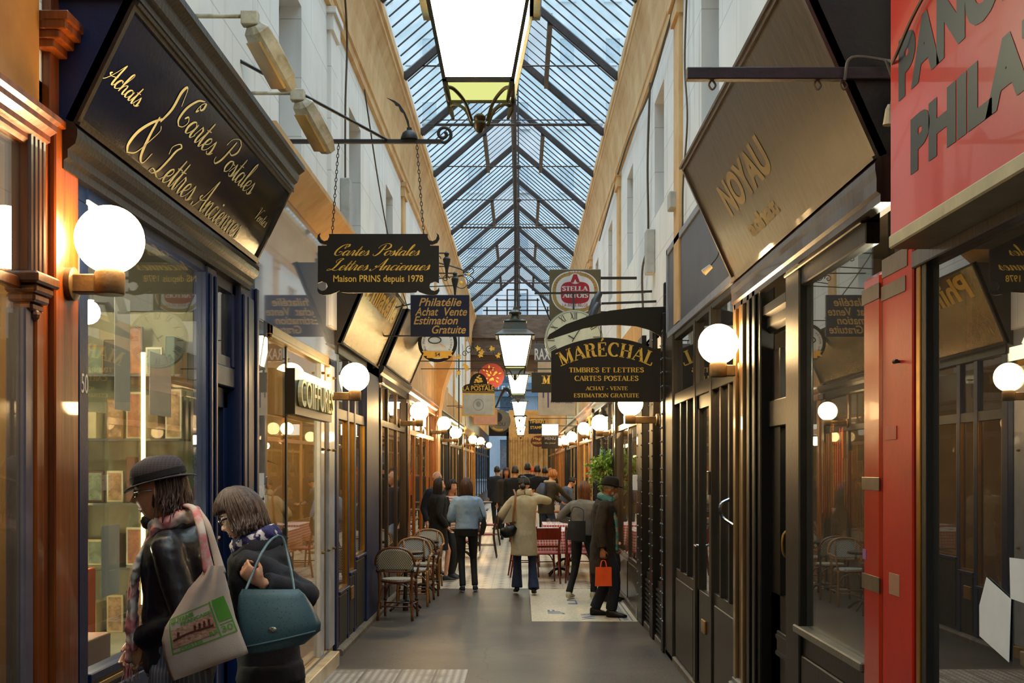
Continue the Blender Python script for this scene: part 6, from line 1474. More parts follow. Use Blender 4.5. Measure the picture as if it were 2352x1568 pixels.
class Fig:
    def __init__(s, label, loc, heading, H, skin=None, lean=0, pel=None, side_lean=0, fine=.008, female=False, group=None, head=(0, 0), headfwd=0, shoulder=None, twist=0):
        s.t = thing('person', label, 'person', loc, heading, group); s.H = H; s.fine = fine; s.f = female; s.skin = skin or M_skin
        s.P0 = Vector((0, 0, .525 * H if pel is None else pel)); s.R = Matrix.Rotation(-lean, 4, 'X') @ Matrix.Rotation(side_lean, 4, 'Y') @ Matrix.Rotation(twist, 4, 'Z')
        s.sw = (shoulder or (.100 if female else .113)) * H
        s.nb = s.T(0, .0, .300 * H); s.k = H / 1.75 * (1.0 if not female else .97)
        nd = (s.R.to_3x3() @ Vector((0, .25 + headfwd, 1))).normalized(); hc = s.nb + nd * .135 * s.k + Vector((0, 0, .012))
        s.HM = Matrix.Translation(hc) @ Matrix.Rotation(head[0], 4, 'Z') @ Matrix.Rotation(head[1], 4, 'X'); s.hc = hc; s.nose = 1.0
        s.body = MB(); s.arms = {}; s.legs = {}
    def T(s, x, y, h): return s.P0 + s.R.to_3x3() @ Vector((x, y, h))
    def arm(s, side, wrist, hint=(0, -1, -.3), d=None, n=(0, 1, 0), curl=.5, hand=True):
        sh = s.T(side * s.sw, 0, .272 * s.H); el, wr = ik(sh, wrist, .172 * s.H, .150 * s.H, hint); s.arms[side] = (sh, el, wr)
        k = s.k; s.body.tube([sh * .85 + s.T(0, 0, .272 * s.H) * .15 - Vector((0, 0, .03)), (sh + el) / 2, el, (el + wr) / 2, wr], [.030 * k, .034 * k, .028 * k, .030 * k, .024 * k], 10)
        if hand: hand_mesh(s.body, wr, d or (wr - el), n, side if True else -side, curl, k * (.93 if s.f else 1))
        return el, wr
    def leg(s, side, foot, yaw=0, hint=(0, 1, 0), raise_=0, az=1):
        hp = s.P0 + Vector((side * .052 * s.H, 0, -.01)); an = Vector((foot[0], foot[1], (foot[2] if len(foot) > 2 else 0) + .09)); kn, an = ik(hp, an, .245 * s.H, .236 * s.H, hint); s.legs[side] = (hp, kn, an, yaw, raise_)
        k = s.k; s.body.tube([hp, kn, (kn * .6 + an * .4), an], [.062 * k, .038 * az * k, .034 * az * k, .022 * az * k], 12)
    def torso(s, prof=None):
        H = s.H; w = s.sw
        s.body.tube([s.T(0, 0, -.04 * H), s.T(0, 0, .03 * H), s.T(0, .01, .12 * H), s.T(0, .0, .22 * H), s.T(0, -.0, .285 * H)], [(.066 * H, .048 * H), (.074 * H, .052 * H), (.068 * H, .05 * H), (w * .78, .055 * H), (w * .45, .036 * H)], 16, side=(1, 0, 0))
        c = s.HM @ Vector((0, -.02, -.06)); s.body.tube([s.T(0, 0, .26 * H), s.nb, (s.nb + c) / 2, c], [.07 * s.k, .055 * s.k, .05 * s.k, .05 * s.k], 12)
        head_mesh(s.body, s.HM, s.k * (.96 if s.f else 1), s.nose)
    def finish(s, face=True, lips=True):
        s.torso(); o = s.body.build('body', s.skin, s.t, remesh=s.fine)
        if face:
            k = s.k * (.96 if s.f else 1)
            for e in (-1, 1):
                MB().sphere(s.HM @ (Vector((e * .030, .0640, .008)) * k), .0115 * k, 12, 8).build('eye', M_eye, s.t, smooth=True)
                MB().sphere(s.HM @ (Vector((e * .031, .0712, .007)) * k), .0055 * k, 8, 6).build('iris', M_iris, s.t, smooth=True)
                kk = MB(); kk.tube([s.HM @ (Vector((e * x, y, z)) * k) for x, y, z in ((.014, .086, .027), (.03, .081, .033), (.047, .066, .028))], [.002, .0035, .0015], 6); kk.build('eyebrow', M_hdark, s.t)
            if lips:
                kk = MB()
                for z in (-.054, -.0655): kk.tube([s.HM @ (Vector((x, .0815 - abs(x) * .42 - (.002 if z < -.06 else 0), z + abs(x) * .12)) * k) for x in (-.024, -.012, 0, .012, .024)], [.001, .0042, .0046, .0042, .001], 6)
                kk.build('lips', M_lip, s.t, smooth=True)
        return s
    def top(s, name, m, hem, chest=1.0, flare=1.0, sleeve=(.062, .055, .045), collar=.3, wrinkle=.012, belly=0, vox=.011, cuff=1.0, hemh=None, extra=None, armend=1.0):
        """jacket or coat from the collar down to hem (height above the pelvis in m, may be negative)"""
        H = s.H; k = s.k; mb = MB(); w = s.sw; cs = chest
        P, Rr = [], []
        hs = [(.300, .062 * k / H * 1, .058), (.288, w / H * .62, .062), (.265, w / H * .98, .072), (.22, w / H * 1.02, .078), (.14, w / H * .90, .072 + belly), (.06, w / H * .88, .072 + belly * 1.1), (0, w / H * .96, .075 + belly)]
        hm = hem / H
        pts = [(h, a * H * cs, b * H * cs) for h, a, b in hs if h > hm]
        for h, a, b in pts: P.append(s.T(0, .005, h * H)); Rr.append((a, b))
        if hm < 0:
            down = Vector((0, 0, -1)); base = s.T(0, .0, 0); n = 5
            for i in range(1, n + 1): q = i / n; P.append(base + down * (-hem) * q); Rr.append((w * .96 * cs * (1 + (flare - 1) * q), .078 * H * cs * (1 + (flare - 1) * q)))
        else: P.append(s.T(0, .0, hem)); Rr.append((w * .92 * cs, (.073 + belly) * H * cs))
        mb.tube(P, Rr, 28, side=s.R.to_3x3() @ Vector((1, 0, 0)))
        for sd, (sh, el, wr) in s.arms.items():
            e = el + (wr - el) * armend * .93
            mb.tube(catmull([s.T(sd * w * .5, 0, .255 * H), sh * .93 + s.T(0, 0, .272 * H) * .07 - Vector((0, 0, .022)), (sh + el) / 2, el, (el + e) / 2, e], 4), [sleeve[0] * k * .75, sleeve[0] * k * .92, sleeve[0] * k, sleeve[1] * k, sleeve[1] * k * .95, sleeve[2] * k * cuff], 14)
        if extra: extra(mb)
        return mb.build(name, m, s.t, remesh=vox, disp=(wrinkle, .09))
    def trousers(s, m, r=(.088, .062, .05), wrinkle=.008, name='trousers', top=.07, vox=.01, flare=None, hem=.0):
        mb = MB(); H = s.H; k = s.k
        mb.tube([s.T(0, 0, top * H), s.T(0, 0, 0), s.P0 + Vector((0, 0, -.05 * H))], [(.080 * H, .058 * H), (.098 * H, .072 * H), (.085 * H, .065 * H)], 18, side=(1, 0, 0))
        for sd, (hp, kn, an, yaw, ra) in s.legs.items():
            e = an + (kn - an) * hem; r3 = flare or r[2]
            mb.tube(catmull([hp, kn, e], 5), [(r[0] * k, r[0] * k), (r[0] * .93 * k, r[0] * k), (r[1] * k, r[1] * k), (r[2] * 1.15 * k, r[2] * 1.2 * k), (r3 * 1.15 * k, r3 * 1.15 * k)], 14)
        return mb.build(name, m, s.t, remesh=vox, disp=(wrinkle, .07))
    def shoes(s, m, heel=0, sole=None, wide=1):
        for sd, (hp, kn, an, yaw, ra) in s.legs.items():
            mb = MB(); shoe_mesh(mb, an, yaw, s.k * (.92 if s.f else 1), ra, heel, 1, wide); mb.build('shoe', m, s.t, smooth=True)
            if sole:
                kk = MB(); shoe_mesh(kk, an - Vector((0, 0, .003)), yaw, s.k * (.95 if s.f else 1.03), ra, 0, 1, wide * 1.04); kk.v = [v for v in kk.v]; z = an.z - .062; kk.v = [(v[0], v[1], min(v[2], z)) for v in kk.v]; kk.build('sole', sole, s.t)
    def hair(s, m, length, **kw):
        b, st = hair_shell(s.HM, s.k * (.96 if s.f else 1), length, **kw)
        o = b.build('hair', m, s.t, smooth=True, solid=.008); st.build('hair_strands', m, o, smooth=True); return o
    def short_hair(s, m, z0=.1, bald=0, seed=1, n=160, r=.012, vol=.008):
        """cropped hair: small tufts over the scalp"""
        R_ = random.Random(seed); mb = MB(); k = s.k
        mb.sphere((0, 0, 0), 1, 28, 18, (.075 + vol, .092 + vol, .117 + vol)); V2 = []
        keep = []
        for f in mb.f: keep.append(f)
        lim = lambda p: (p[2] > .045 or (p[1] < -.01 and p[2] > -.055)) and not (bald and p[2] > .06) and not (p[1] > .055 and p[2] < .07)
        mb.f = [f for f in keep if all(lim(mb.v[i]) for i in f)]
        mb.v = [tuple(s.HM @ (Vector(v) * k)) for v in mb.v]; o = mb.build('hair', m, s.t, smooth=True, solid=.008, disp=(.008, .02)); return o
    def at(s, x, y, z): return s.HM @ (Vector((x, y, z)) * s.k)
    def ldir(s, X, Y, Z): return Matrix.Rotation(-s.t.rotation_euler.z, 3, 'Z') @ Vector((X, Y, Z))
    def local(s, X, Y, Z):
        """world point -> figure's own coordinates"""
        q = Vector((X, Y, Z)) - s.t.location; return Matrix.Rotation(-s.t.rotation_euler.z, 3, 'Z') @ q

def scarf_loop(f, m, r=.045, drop=.0, tails=(), name='scarf', wr=.012):
    mb = MB(); c = f.nb; k = f.k
    mb.tube([c + Vector((math.cos(a) * .076 * k, .014 + math.sin(a) * .080 * k, .015 - .03 * math.sin(a))) for a in [2 * PI * i / 18 for i in range(18)]], [(r * .8, r)] * 18, 10, closed=True)
    for path, w in tails: mb.tube(catmull(path, 5), [(w, w * .35), (w * .9, w * .3), (w, w * .3)], 10, side=(1, 0, 0))
    return mb.build(name, m, f.t, remesh=.008, disp=(wr, .03))

def felt_hat(f, m, crown=.105, brim=.045, pitch=0, band=None, kz=1.0, up=.02, dent=True, name='hat', z=.045):
    k = f.k; M = f.HM @ Matrix.Translation((0, -.005, z * k)) @ Matrix.Rotation(pitch, 4, 'X'); R = []
    prof = [(.082, 0.002), (.086, .004), (.088, .02), (.086, .05), (.082, .075), (.072, crown - .012), (.05, crown), (.02, crown - (.012 if dent else 0)), (.001, crown - (.014 if dent else 0))]
    prof = [(.082 + brim, up), (.082 + brim * .97, up - .004), (.082 + brim * .5, .0), (.084, .0)] + prof[1:]
    if not dent: prof = prof[:4] + [(.086, .004), (.088, .02), (.086, .04), (.079, .06), (.064, .076), (.042, .085), (.018, .088), (.001, .088)]
    mb = MB()
    for r, zz in prof:
        ring = []
        for j in range(36):
            a = 2 * PI * j / 36; x, y = math.cos(a) * r, math.sin(a) * r * 1.17
            z2 = zz
            if r > .09: z2 = (zz * (abs(math.cos(a)) ** 1.5) - (.006 if dent else .02 * (r - .088) / .034) * (1 - abs(math.cos(a))))
            ring.append(M @ (Vector((x, y, z2 * (kz if r < .09 else 1))) * k))
        R.append(ring)
    mb.rings(R, cap=False); mb.f.append(tuple(range(len(mb.v) - 36, len(mb.v))))
    o = mb.build(name, m, f.t, smooth=True, solid=.004)
    if band: MB().rings([[M @ (Vector((math.cos(2 * PI * j / 30) * r, math.sin(2 * PI * j / 30) * r * 1.17, zz)) * k) for j in range(30)] for r, zz in ((.0905, .006), (.0905, .03))], cap=False).build('hat_band', band, o, smooth=True)
    return o

def glasses(f, m, k2=1):
    k = f.k; mb = MB()
    for e in (-1, 1):
        mb.tube([f.at(e * .031 + .021 * math.cos(a), .0885 - .008 * abs(math.cos(a) * e + .3), .006 + .015 * math.sin(a)) for a in [2 * PI * i / 16 for i in range(16)]], .0016, 5, closed=True)
        mb.tube([f.at(e * .052, .083, .01), f.at(e * .073, .055, .012), f.at(e * .078, -.01, .008)], [(.002, .004)] * 3, 6)
    mb.tube([f.at(-.01, .09, .008), f.at(0, .094, .011), f.at(.01, .09, .008)], .0016, 5)
    o = mb.build('glasses', m, f.t, smooth=True)
    for e in (-1, 1): MB().prism([(.020 * math.cos(a), .014 * math.sin(a)) for a in [2 * PI * i / 16 for i in range(16)]], f.at(e * .031, .0865, .006), f.HM.to_3x3() @ Vector((1, 0, 0)), f.HM.to_3x3() @ Vector((0, 0, 1)), .001).build('lens', glassm('spectacle_lens', (.8, .8, .8), 1.3, .02), o)
    return o
HL = PI / 2       # heading: faces the left wall;  -HL faces the right wall; 0 faces away down the passage; PI faces the viewer

# ---------------------------------------------------------------- the couple at the window
M_leather = pm('navy_black_leather', '#14151f', .42, c2='#0a0a10', scale=4, bump=.4, bscale=18, coat=.1)
M_jeansg = nodemat('grey_striped_trousers', lambda N, L, co: mixc(N, L, mth(N, L, 'LESS_THAN', mth(N, L, 'FRACT', mth(N, L, 'MULTIPLY', sepxyz(N, L, co)[1], 70)), .3), (.055, .058, .075), (.12, .125, .15)), .85)
def _scarfm(N, L, co):
    a = noisen(N, L, co, 9, 4, .45, .55); return mixc(N, L, a, (.52, .46, .40), (.50, .16, .16))
M_scarfp = nodemat('beige_pink_scarf', _scarfm, .9, .4)
f = Fig('man in checked hat, glasses, leather jacket and pink-beige scarf, facing the shop window', (-1.36, 4.72, 0), HL, 1.84, M_skinp, lean=.03, fine=.0055, head=(.10, -.12), headfwd=.34, shoulder=.096)
f.arm(1, (.04, .17, 1.04), (.5, -1, -.2), d=(-.45, .45, -.75), n=(-.75, -.5, .2), curl=.7)
f.arm(-1, (-.06, .155, 1.06), (-.45, -1, -.4), d=(.4, .4, -.8), n=(.8, -.45, .2), curl=.65)
f.leg(1, (.10, .12)); f.leg(-1, (-.10, -.08)); f.nose = 1.35
f.finish(); f.top('leather_jacket', M_leather, -.02, .98, sleeve=(.062, .058, .046), wrinkle=.016, vox=.009, belly=.006)
MB().tube(catmull([f.T(.06, .06, .292 * 1.765), f.T(.07, -.03, .315 * 1.765), f.T(0, -.075, .325 * 1.765), f.T(-.07, -.03, .315 * 1.765), f.T(-.06, .06, .292 * 1.765)], 5), [(.012, .03)] * 5, 8, side=(1, 0, 0)).build('jacket_collar', M_leather, f.t, smooth=True)
f.trousers(M_jeansg, (.092, .07, .06)); f.shoes(M_blackp)
b, st = hair_shell(f.HM, f.k, .085, bangs=.62, vol=.010, face=92, flip=.25, curl_in=.0, strands=340, seed=3, ends=.03, wav=.012)
o = b.build('hair', M_hbrown, f.t, smooth=True, solid=.006); st.build('hair_strands', M_hbrown, o, smooth=True)
M_check = nodemat('dark_checked_tweed', lambda N, L, co: mixc(N, L, mth(N, L, 'MULTIPLY', mth(N, L, 'MAXIMUM', mth(N, L, 'LESS_THAN', mth(N, L, 'FRACT', mth(N, L, 'MULTIPLY', sepxyz(N, L, co)[1], 75)), .2), mth(N, L, 'LESS_THAN', mth(N, L, 'FRACT', mth(N, L, 'MULTIPLY', sepxyz(N, L, co)[2], 110)), .2)), .5), (.026, .023, .031), (.06, .053, .065)), .9, .2)
felt_hat(f, M_check, .088, .036, -.13, cloth('black_band', '#0b0a0d'), z=.046, dent=False, up=.0)
glasses(f, pm('silver_frame', '#b9b9bf', .25, metal=.8, bump=0))
k = MB(); k.sphere(f.at(0, .060, -.108), .029 * f.k, 14, 10, (.8, .8, .95)); k.build('goatee', M_hdark, f.t, disp=(.01, .01), smooth=True)
for e in (-1, 1): MB().tube([f.at(e * .072, .004, .01), f.at(e * .070, .010, -.02), f.at(e * .064, .016, -.045), f.at(e * .060, .014, -.055)], [(.003, .006), (.004, .010), (.004, .013), (.002, .006)], 10, side=(0, 1, 0)).build('sideburn', M_hbrown, f.t, disp=(.006, .01), smooth=True)
sc = scarf_loop(f, M_scarfp, .032, tails=[([f.nb + V(-.06, .06, .0), f.T(-.05, .155, .22 * 1.76), f.T(-.03, .19, .12 * 1.76), f.T(-.03, .20, .01)], .045), ([f.nb + V(-.02, .06, .0), f.T(-.09, .13, .24 * 1.76), f.T(-.08, .16, .15 * 1.76), f.T(-.07, .165, .06)], .04)], wr=.02)
k = MB(); R_ = random.Random(5)
for i in range(26): q = f.T(-.03 + R_.uniform(-.04, .04), .20 + R_.uniform(-.012, .012), .01); k.tube([q, q + V(R_.uniform(-.02, .02), R_.uniform(-.02, .02), -.07)], [.0035, .001], 4)
k.build('fringe', M_scarfp, sc)
# tote bag on his shoulder
M_canvas = cloth('natural_canvas', '#c4b3a2', '#a8978a', .9, .2, 300, 4, 0)
y = 4.46
def W(u, v, yy): return Vector((XA(u, yy), yy, ZA(v, yy)))
t = thing('tote_bag', 'natural canvas tote bag with a green and brown stamp print Guyane Française', 'bag', W(470, 1560, y))
L_ = [(473, 1296), (462, 1318), (432, 1352), (398, 1408), (378, 1440), (371, 1470), (376, 1505), (386, 1540), (396, 1564)]
Rr = [(513, 1299), (517, 1322), (525, 1352), (533, 1385), (541, 1418), (552, 1448), (561, 1472), (568, 1490), (571, 1500)]
def bagp(sgn, depth):
    def fn(a, b):
        i = b * 8; j = min(int(i), 7); q = i - j; l = Vector(L_[j]).lerp(Vector(L_[j + 1]), q); r = Vector(Rr[j]).lerp(Vector(Rr[j + 1]), q); p = l.lerp(r, a)
        bul = sgn * depth * (math.sin(PI * a) ** .6) * (.25 + .75 * math.sin(PI * min(1, b * .95 + .05)) ** .5) + .006 * math.sin(a * 14 + b * 3) * (1 - b)
        w = W(p[0], p[1], y); return (w.x, y + bul, w.z)
    return fn
k = MB(); k.grid(bagp(-1, .035), 22, 24); k.grid(bagp(1, .045), 22, 24); k.build('bag_body', M_canvas, t, world=True, smooth=True, weld=True)
k = MB(); k.tube(catmull([W(482, 1312, y) + V(0, -.012, 0), W(470, 1262, y), W(462, 1215, y + .02), W(448, 1172, y + .1), W(425, 1163, y + .24), W(425, 1200, y + .36)], 6), [(.022, .006), (.015, .010), (.017, .010), (.017, .010), (.015, .006)], 8, side=(1, .3, 0)); k.build('shoulder_strap', M_scarfp, t, world=True, smooth=True)
k = MB(); k.tube(catmull([W(508, 1318, y), W(494, 1265, y + .03), W(476, 1205, y + .06), W(455, 1172, y + .12)], 6), [(.02, .004), (.013, .004), (.012, .004)], 8, side=(1, 0, 0)); k.build('shoulder_strap', M_canvas, t, world=True, smooth=True)
# print
PC = [(389, 1420), (516, 1366), (548, 1449), (400, 1503)]
def prp(a, b, lift=.0):
    p = Vector(PC[0]).lerp(Vector(PC[1]), a).lerp(Vector(PC[3]).lerp(Vector(PC[2]), a), b)
    # find the bag surface under the print
    lo = min(range(8), key=lambda j: abs((L_[j][1] + L_[j + 1][1]) / 2 - p[1])); bb = (lo + .5) / 8
    for _ in range(12):
        i = bb * 8; j = min(int(i), 7); q = i - j; l = Vector(L_[j]).lerp(Vector(L_[j + 1]), q); r = Vector(Rr[j]).lerp(Vector(Rr[j + 1]), q)
        aa = max(.02, min(.98, (p[0] - l[0]) / (r[0] - l[0]))); v = l.lerp(r, aa)[1]; bb = max(.01, min(.99, bb + (p[1] - v) / 270 * .8))
    g = bagp(-1, .035)(aa, bb); return Vector((g[0], g[1] - .0025 - lift, g[2]))
M_green = pm('green_print', '#5d9a35', .9, c2='#4b8429', bump=0); M_brownp = pm('brown_print', '#8d4f38', .9, c2='#c9a58a', scale=55, bump=0, stretch=(1, 1, 2.2))
def patch(mb, a0, a1, b0, b1, lift=0, n=10): mb.grid(lambda i, j: prp(a0 + (a1 - a0) * i, b0 + (b1 - b0) * j, lift), n, n)
k = MB(); patch(k, .0, .78, .02, .045); patch(k, 0, 1, .955, .985); patch(k, 0, .022, 0, .98); patch(k, .75, .775, 0, .98); patch(k, .80, 1, 0, .60); patch(k, .98, 1, .6, .98); patch(k, .80, 1, .66, .685)
def ptxt(mb, txt, a, b, w, h, bold=.02):
    vs, fs = bfont(txt, bold=bold); x0 = min(p[0] for p in vs); x1 = max(p[0] for p in vs); z0 = min(p[1] for p in vs); z1 = max(p[1] for p in vs)
    mb.add([prp(a + w * (p[0] - x0) / (x1 - x0), b - h * (p[1] - z0) / (z1 - z0), .0015) for p in vs], fs)
ptxt(k, 'GUYANE', .04, .19, .42, .11, .05); ptxt(k, 'FRANÇAISE', .22, .32, .52, .10, .05); ptxt(k, '30', .80, .88, .17, .16); ptxt(k, 'RF', .62, .88, .12, .14); ptxt(k, 'POSTES', .14, .945, .36, .085, .04)
k.build('green_print', M_green, t, world=True)
k = MB(); patch(k, .03, .745, .34, .84, .0005)
k.build('brown_print', M_brownp, t, world=True)
k = MB(); k.tube([prp(.06 + .66 * i / 12, .62 - .03 * math.sin(i * .4) - .05 * (i / 12), .002) for i in range(13)], .004, 5)
for a in (.14, .42, .5, .58, .66): k.tube([prp(a, .60 - a * .05, .002), prp(a + .015, .50 - a * .05, .002)], .0045, 5); k.sphere(prp(a + .018, .47 - a * .05, .003), .005, 6, 5)
k.build('boat_drawing', pm('dark_brown_print', '#5f2c1c', .9, bump=0), t, world=True)

f = Fig('woman with brown bob, navy coat and blue patterned scarf, head bowed', (-1.06, 4.98, 0), HL - .12, 1.73, M_skinp, lean=.10, fine=.0055, female=True, head=(.06, -.38), headfwd=.40, shoulder=.092)
f.arm(1, (-.10, .20, 1.06), (.4, -.6, -1)) if False else None
f.arm(-1, f.local(*W(600, 1338, 4.69)), f.ldir(1, -.35, -.8), d=f.ldir(-.75, -.15, .62), n=f.ldir(.2, .95, .1), curl=1.0)
f.arm(1, (.12, .20, 1.08), (.6, -1, -.2), curl=.8)
f.leg(1, (.09, .1)); f.leg(-1, (-.09, -.06)); f.finish()
M_ncoat = cloth('navy_coat', '#11131f', '#0a0b14', .8, .3, 200)
f.top('navy_coat', M_ncoat, -.06, 1.02, 1.05, sleeve=(.064, .060, .050), wrinkle=.016, vox=.009)
k = MB(); k.tube(catmull([f.T(-.10, .06, .265 * 1.7), f.T(-.09, -.03, .30 * 1.7), f.T(0, -.085, .315 * 1.7), f.T(.09, -.03, .30 * 1.7), f.T(.10, .06, .265 * 1.7)], 5), [(.014, .045)] * 5, 8, side=(1, 0, 0)); k.build('coat_collar', M_ncoat, f.t, smooth=True)
k = MB(); H = 1.7; k.tube([f.P0 + V(0, 0, .02), f.P0 + V(0, 0, -.15), f.P0 + V(0, 0.0, -.62)], [(.17, .13), (.185, .15), (.20, .17)], 24, side=(1, 0, 0)); k.build('long_skirt', cloth('black_skirt', '#0a090b'), f.t, remesh=.012, disp=(.015, .1))
f.shoes(M_blackp); glasses(f, pm('dark_frame', '#2a2428', .3, bump=0))
b, st = hair_shell(f.HM, f.k * .96, .075, bangs=.30, vol=.020, face=74, flip=.32, curl_in=.01, strands=460, seed=8, ends=.015, wav=.006)
o = b.build('hair', M_hgrey, f.t, smooth=True, solid=.008); st.build('hair_strands', M_hgrey, o, smooth=True)
M_scarfb = nodemat('blue_white_scarf', lambda N, L, co: mixc(N, L, noisen(N, L, co, 28, 3, .56, .6), (.020, .018, .10), (.62, .60, .62)), .8, .3)
scarf_loop(f, M_scarfb, .040, tails=[([f.nb + V(-.02, .08, -.01), f.T(-.02, .12, .22 * 1.7), f.T(-.01, .14, .17 * 1.7)], .06)], wr=.02)
# teal handbag
M_teal = nodemat('teal_ostrich_leather', lambda N, L, co: (lambda v: mixc(N, L, mth(N, L, 'LESS_THAN', v, .2), (.055, .115, .135), (.02, .05, .065)))((lambda n: (L.new(co, n.inputs[0]), n.inputs['Scale'].__setattr__('default_value', 90), n.outputs[0])[2])(N.new('ShaderNodeTexVoronoi'))), .38, .15)
y = 4.58; t = thing('handbag', 'large teal dimpled leather handbag hanging at the side of the woman in navy', 'bag', W(630, 1505, y))
L2 = [(556, 1352), (548, 1368), (545, 1395), (548, 1430), (552, 1462), (560, 1490), (572, 1504)]; R2 = [(686, 1352), (700, 1364), (716, 1388), (728, 1410), (737, 1430), (736, 1448), (700, 1478)]
def hb(sgn):
    def fn(a, b):
        i = b * 6; j = min(int(i), 5); q = i - j; l = Vector(L2[j]).lerp(Vector(L2[j + 1]), q); r = Vector(R2[j]).lerp(Vector(R2[j + 1]), q); p = l.lerp(r, a)
        w = W(p[0], p[1], y); return (w.x, y + sgn * (.03 + .05 * b) * math.sin(PI * a) ** .45 * (.3 + .7 * math.sin(PI * (.15 + .8 * b))), w.z)
    return fn
k = MB(); k.grid(hb(-1), 26, 18); k.grid(hb(1), 26, 18)
n1 = 27 * 19
k.add([k.v[i * 19 + 18] for i in range(27)] + [k.v[n1 + i * 19 + 18] for i in range(27)], [(i, i + 1, 28 + i, 27 + i) for i in range(26)]); k.build('bag_body', M_teal, t, world=True, smooth=True, weld=True, recalc=True)
k = MB(); g = hb(-1); k.tube([Vector(g(a / 20, .80)) + V(0, -.003, 0) for a in range(1, 20)], .003, 5); k.build('piping', pm('pale_teal_piping', '#5f7f86', .5, bump=0), t, world=True)
k = MB(); p_ = Vector(g(.45, .62)) + V(0, -.004, 0); k.sphere(p_, .017, 14, 6, (1, .15, .55)); k.build('badge', M_plate, t, world=True)
k = MB(); k.tube(catmull([W(562, 1360, y), W(580, 1318, y + .06), W(600, 1272, y + .12), W(622, 1240, y + .24), W(648, 1234, y + .30), W(664, 1290, y + .24), W(676, 1356, y)], 6), [(.003, .006)] * 5, 6, side=(0, 1, 0)); k.build('handle', M_teal, t, world=True, smooth=True)

# ---------------------------------------------------------------- people farther along
def wl(f, u, v, y): return f.local(XA(u, y), y, ZA(v, y))
M_blkwool = cloth('black_wool', '#0d0b0c', '#070606'); M_blkj = cloth('black_jeans', '#0c0b0d', None, .8, .15)
M_denim = cloth('light_denim', '#8fa6c0', '#738bab', .85, .3, 300); M_dden = cloth('dark_denim', '#1d2f4d', '#15233b', .85, .2, 300)
M_sneak = pm('dark_sneaker', '#18242c', .6); M_whites = pm('white_sole', '#cfc9bd', .6, bump=0)
f = Fig('woman with long dark hair, knee-length black coat and bare legs', (-1.27, 17.9, 0), -HL + .35, 1.62, M_skinp, fine=.008, female=True, head=(-.25, 0))
f.arm(1, (.2, .10, .83), (.5, -1, 0)); f.arm(-1, (-.2, .10, .83), (-.5, -1, 0)); f.leg(1, (.08, .10), az=1.25); f.leg(-1, (-.09, -.1), az=1.25); f.finish()
f.top('black_coat', M_blkwool, -.36, 1.12, 1.18, wrinkle=.015); f.shoes(M_sneak, sole=M_whites); f.hair(M_hdark, .30, bangs=.75, face=60, strands=160, vol=.012)
f = Fig('bald man standing behind the woman in the black coat', (-1.40, 19.25, 0), -HL - .6, 1.72, M_skinp, fine=.009, head=(.0, 0))
f.arm(1, (.24, .02, .85)); f.arm(-1, (-.24, .02, .85)); f.leg(1, (.1, .1)); f.leg(-1, (-.1, -.1)); f.finish(); f.top('jacket', cloth('navy_jacket', '#141a2a'), -.1, 1.05); f.trousers(M_denim); f.shoes(M_sneak)
f = Fig('person in striped shirt under a dark jacket, beside the woman in the black coat', (-1.10, 18.5, 0), -HL - .8, 1.58, M_skinp, fine=.009)
M_stripe = nodemat('striped_shirt', lambda N, L, co: mixc(N, L, mth(N, L, 'LESS_THAN', mth(N, L, 'FRACT', mth(N, L, 'MULTIPLY', sepxyz(N, L, co)[2], 24)), .4), (.62, .56, .46), (.42, .08, .05)), .9)
f.arm(1, (.2, .12, .85)); f.arm(-1, (-.2, .12, .85)); f.leg(1, (.09, .1)); f.leg(-1, (-.1, -.1)); f.finish(); f.top('striped_shirt', M_stripe, -.05, 1.0, sleeve=(.05, .045, .04))
k = MB(); H = f.H
for sd in (-1, 1): k.tube(catmull([f.T(sd * .12, -.02, .27 * H), f.T(sd * .15, .04, .15 * H), f.T(sd * .16, .04, -.08)], 5), [(.07, .1), (.06, .11)], 12, side=(1, 0, 0))
k.tube([f.T(0, -.05, .28 * H), f.T(0, -.06, .1 * H), f.T(0, -.05, -.1)], [(.16, .08), (.17, .09), (.18, .1)], 16, side=(1, 0, 0))
for sd, (sh, el, wr) in f.arms.items(): k.tube([sh, el, wr], [.07, .065, .055], 12)
k.build('jacket', M_blkwool, f.t, remesh=.012, disp=(.015, .06)); f.trousers(M_blkj); f.shoes(M_sneak); f.hair(M_hdark, .05, bangs=.5, strands=60)
# denim jacket
y = 16.5; f = Fig('woman seen from behind in a light denim jacket, black jeans and sneakers', (XA(1072, y), y, 0), .1, 1.635, M_skinp, fine=.008, female=True)
f.arm(1, (.15, .24, 1.02), (.5, -1, -.5), curl=.6); f.arm(-1, (-.14, .24, 1.02), (-.5, -1, -.5), curl=.6)
f.leg(1, (.115, -.02), -.15); f.leg(-1, (-.06, -.08), .1); f.finish()
f.top('denim_jacket', M_denim, .015, 1.12, sleeve=(.068, .06, .05), wrinkle=.015)
f.trousers(M_blkj, (.082, .056, .044), .005); f.shoes(M_sneak, sole=M_whites); f.hair(M_hbrown, .15, bangs=.5, strands=260, vol=.016, curl_in=.0, flip=.05)
o = MB(); yy = y - .03; pts = [(1106, 1195), (1100, 1232), (1112, 1226), (1118, 1205), (1113, 1185)]
o.prism([(XA(u, yy), ZA(v, yy)) for u, v in pts], (0, yy, 0), UX, UZ, -.07); t = thing('shoulder_bag', 'black shoulder bag at the right side of the woman in denim', 'bag', (XA(1109, yy), yy, ZA(1232, yy))); o.build('bag_body', M_blackp, t, world=True, recalc=True)
MB().tube(catmull([(XA(1110, yy), yy, ZA(1190, yy)), (XA(1100, yy), yy + .0, ZA(1160, yy)), (XA(1094, yy), yy + .08, ZA(1137, yy))], 5), .007, 6).build('strap', pm('green_strap', '#1c3a30', .5), t, world=True)
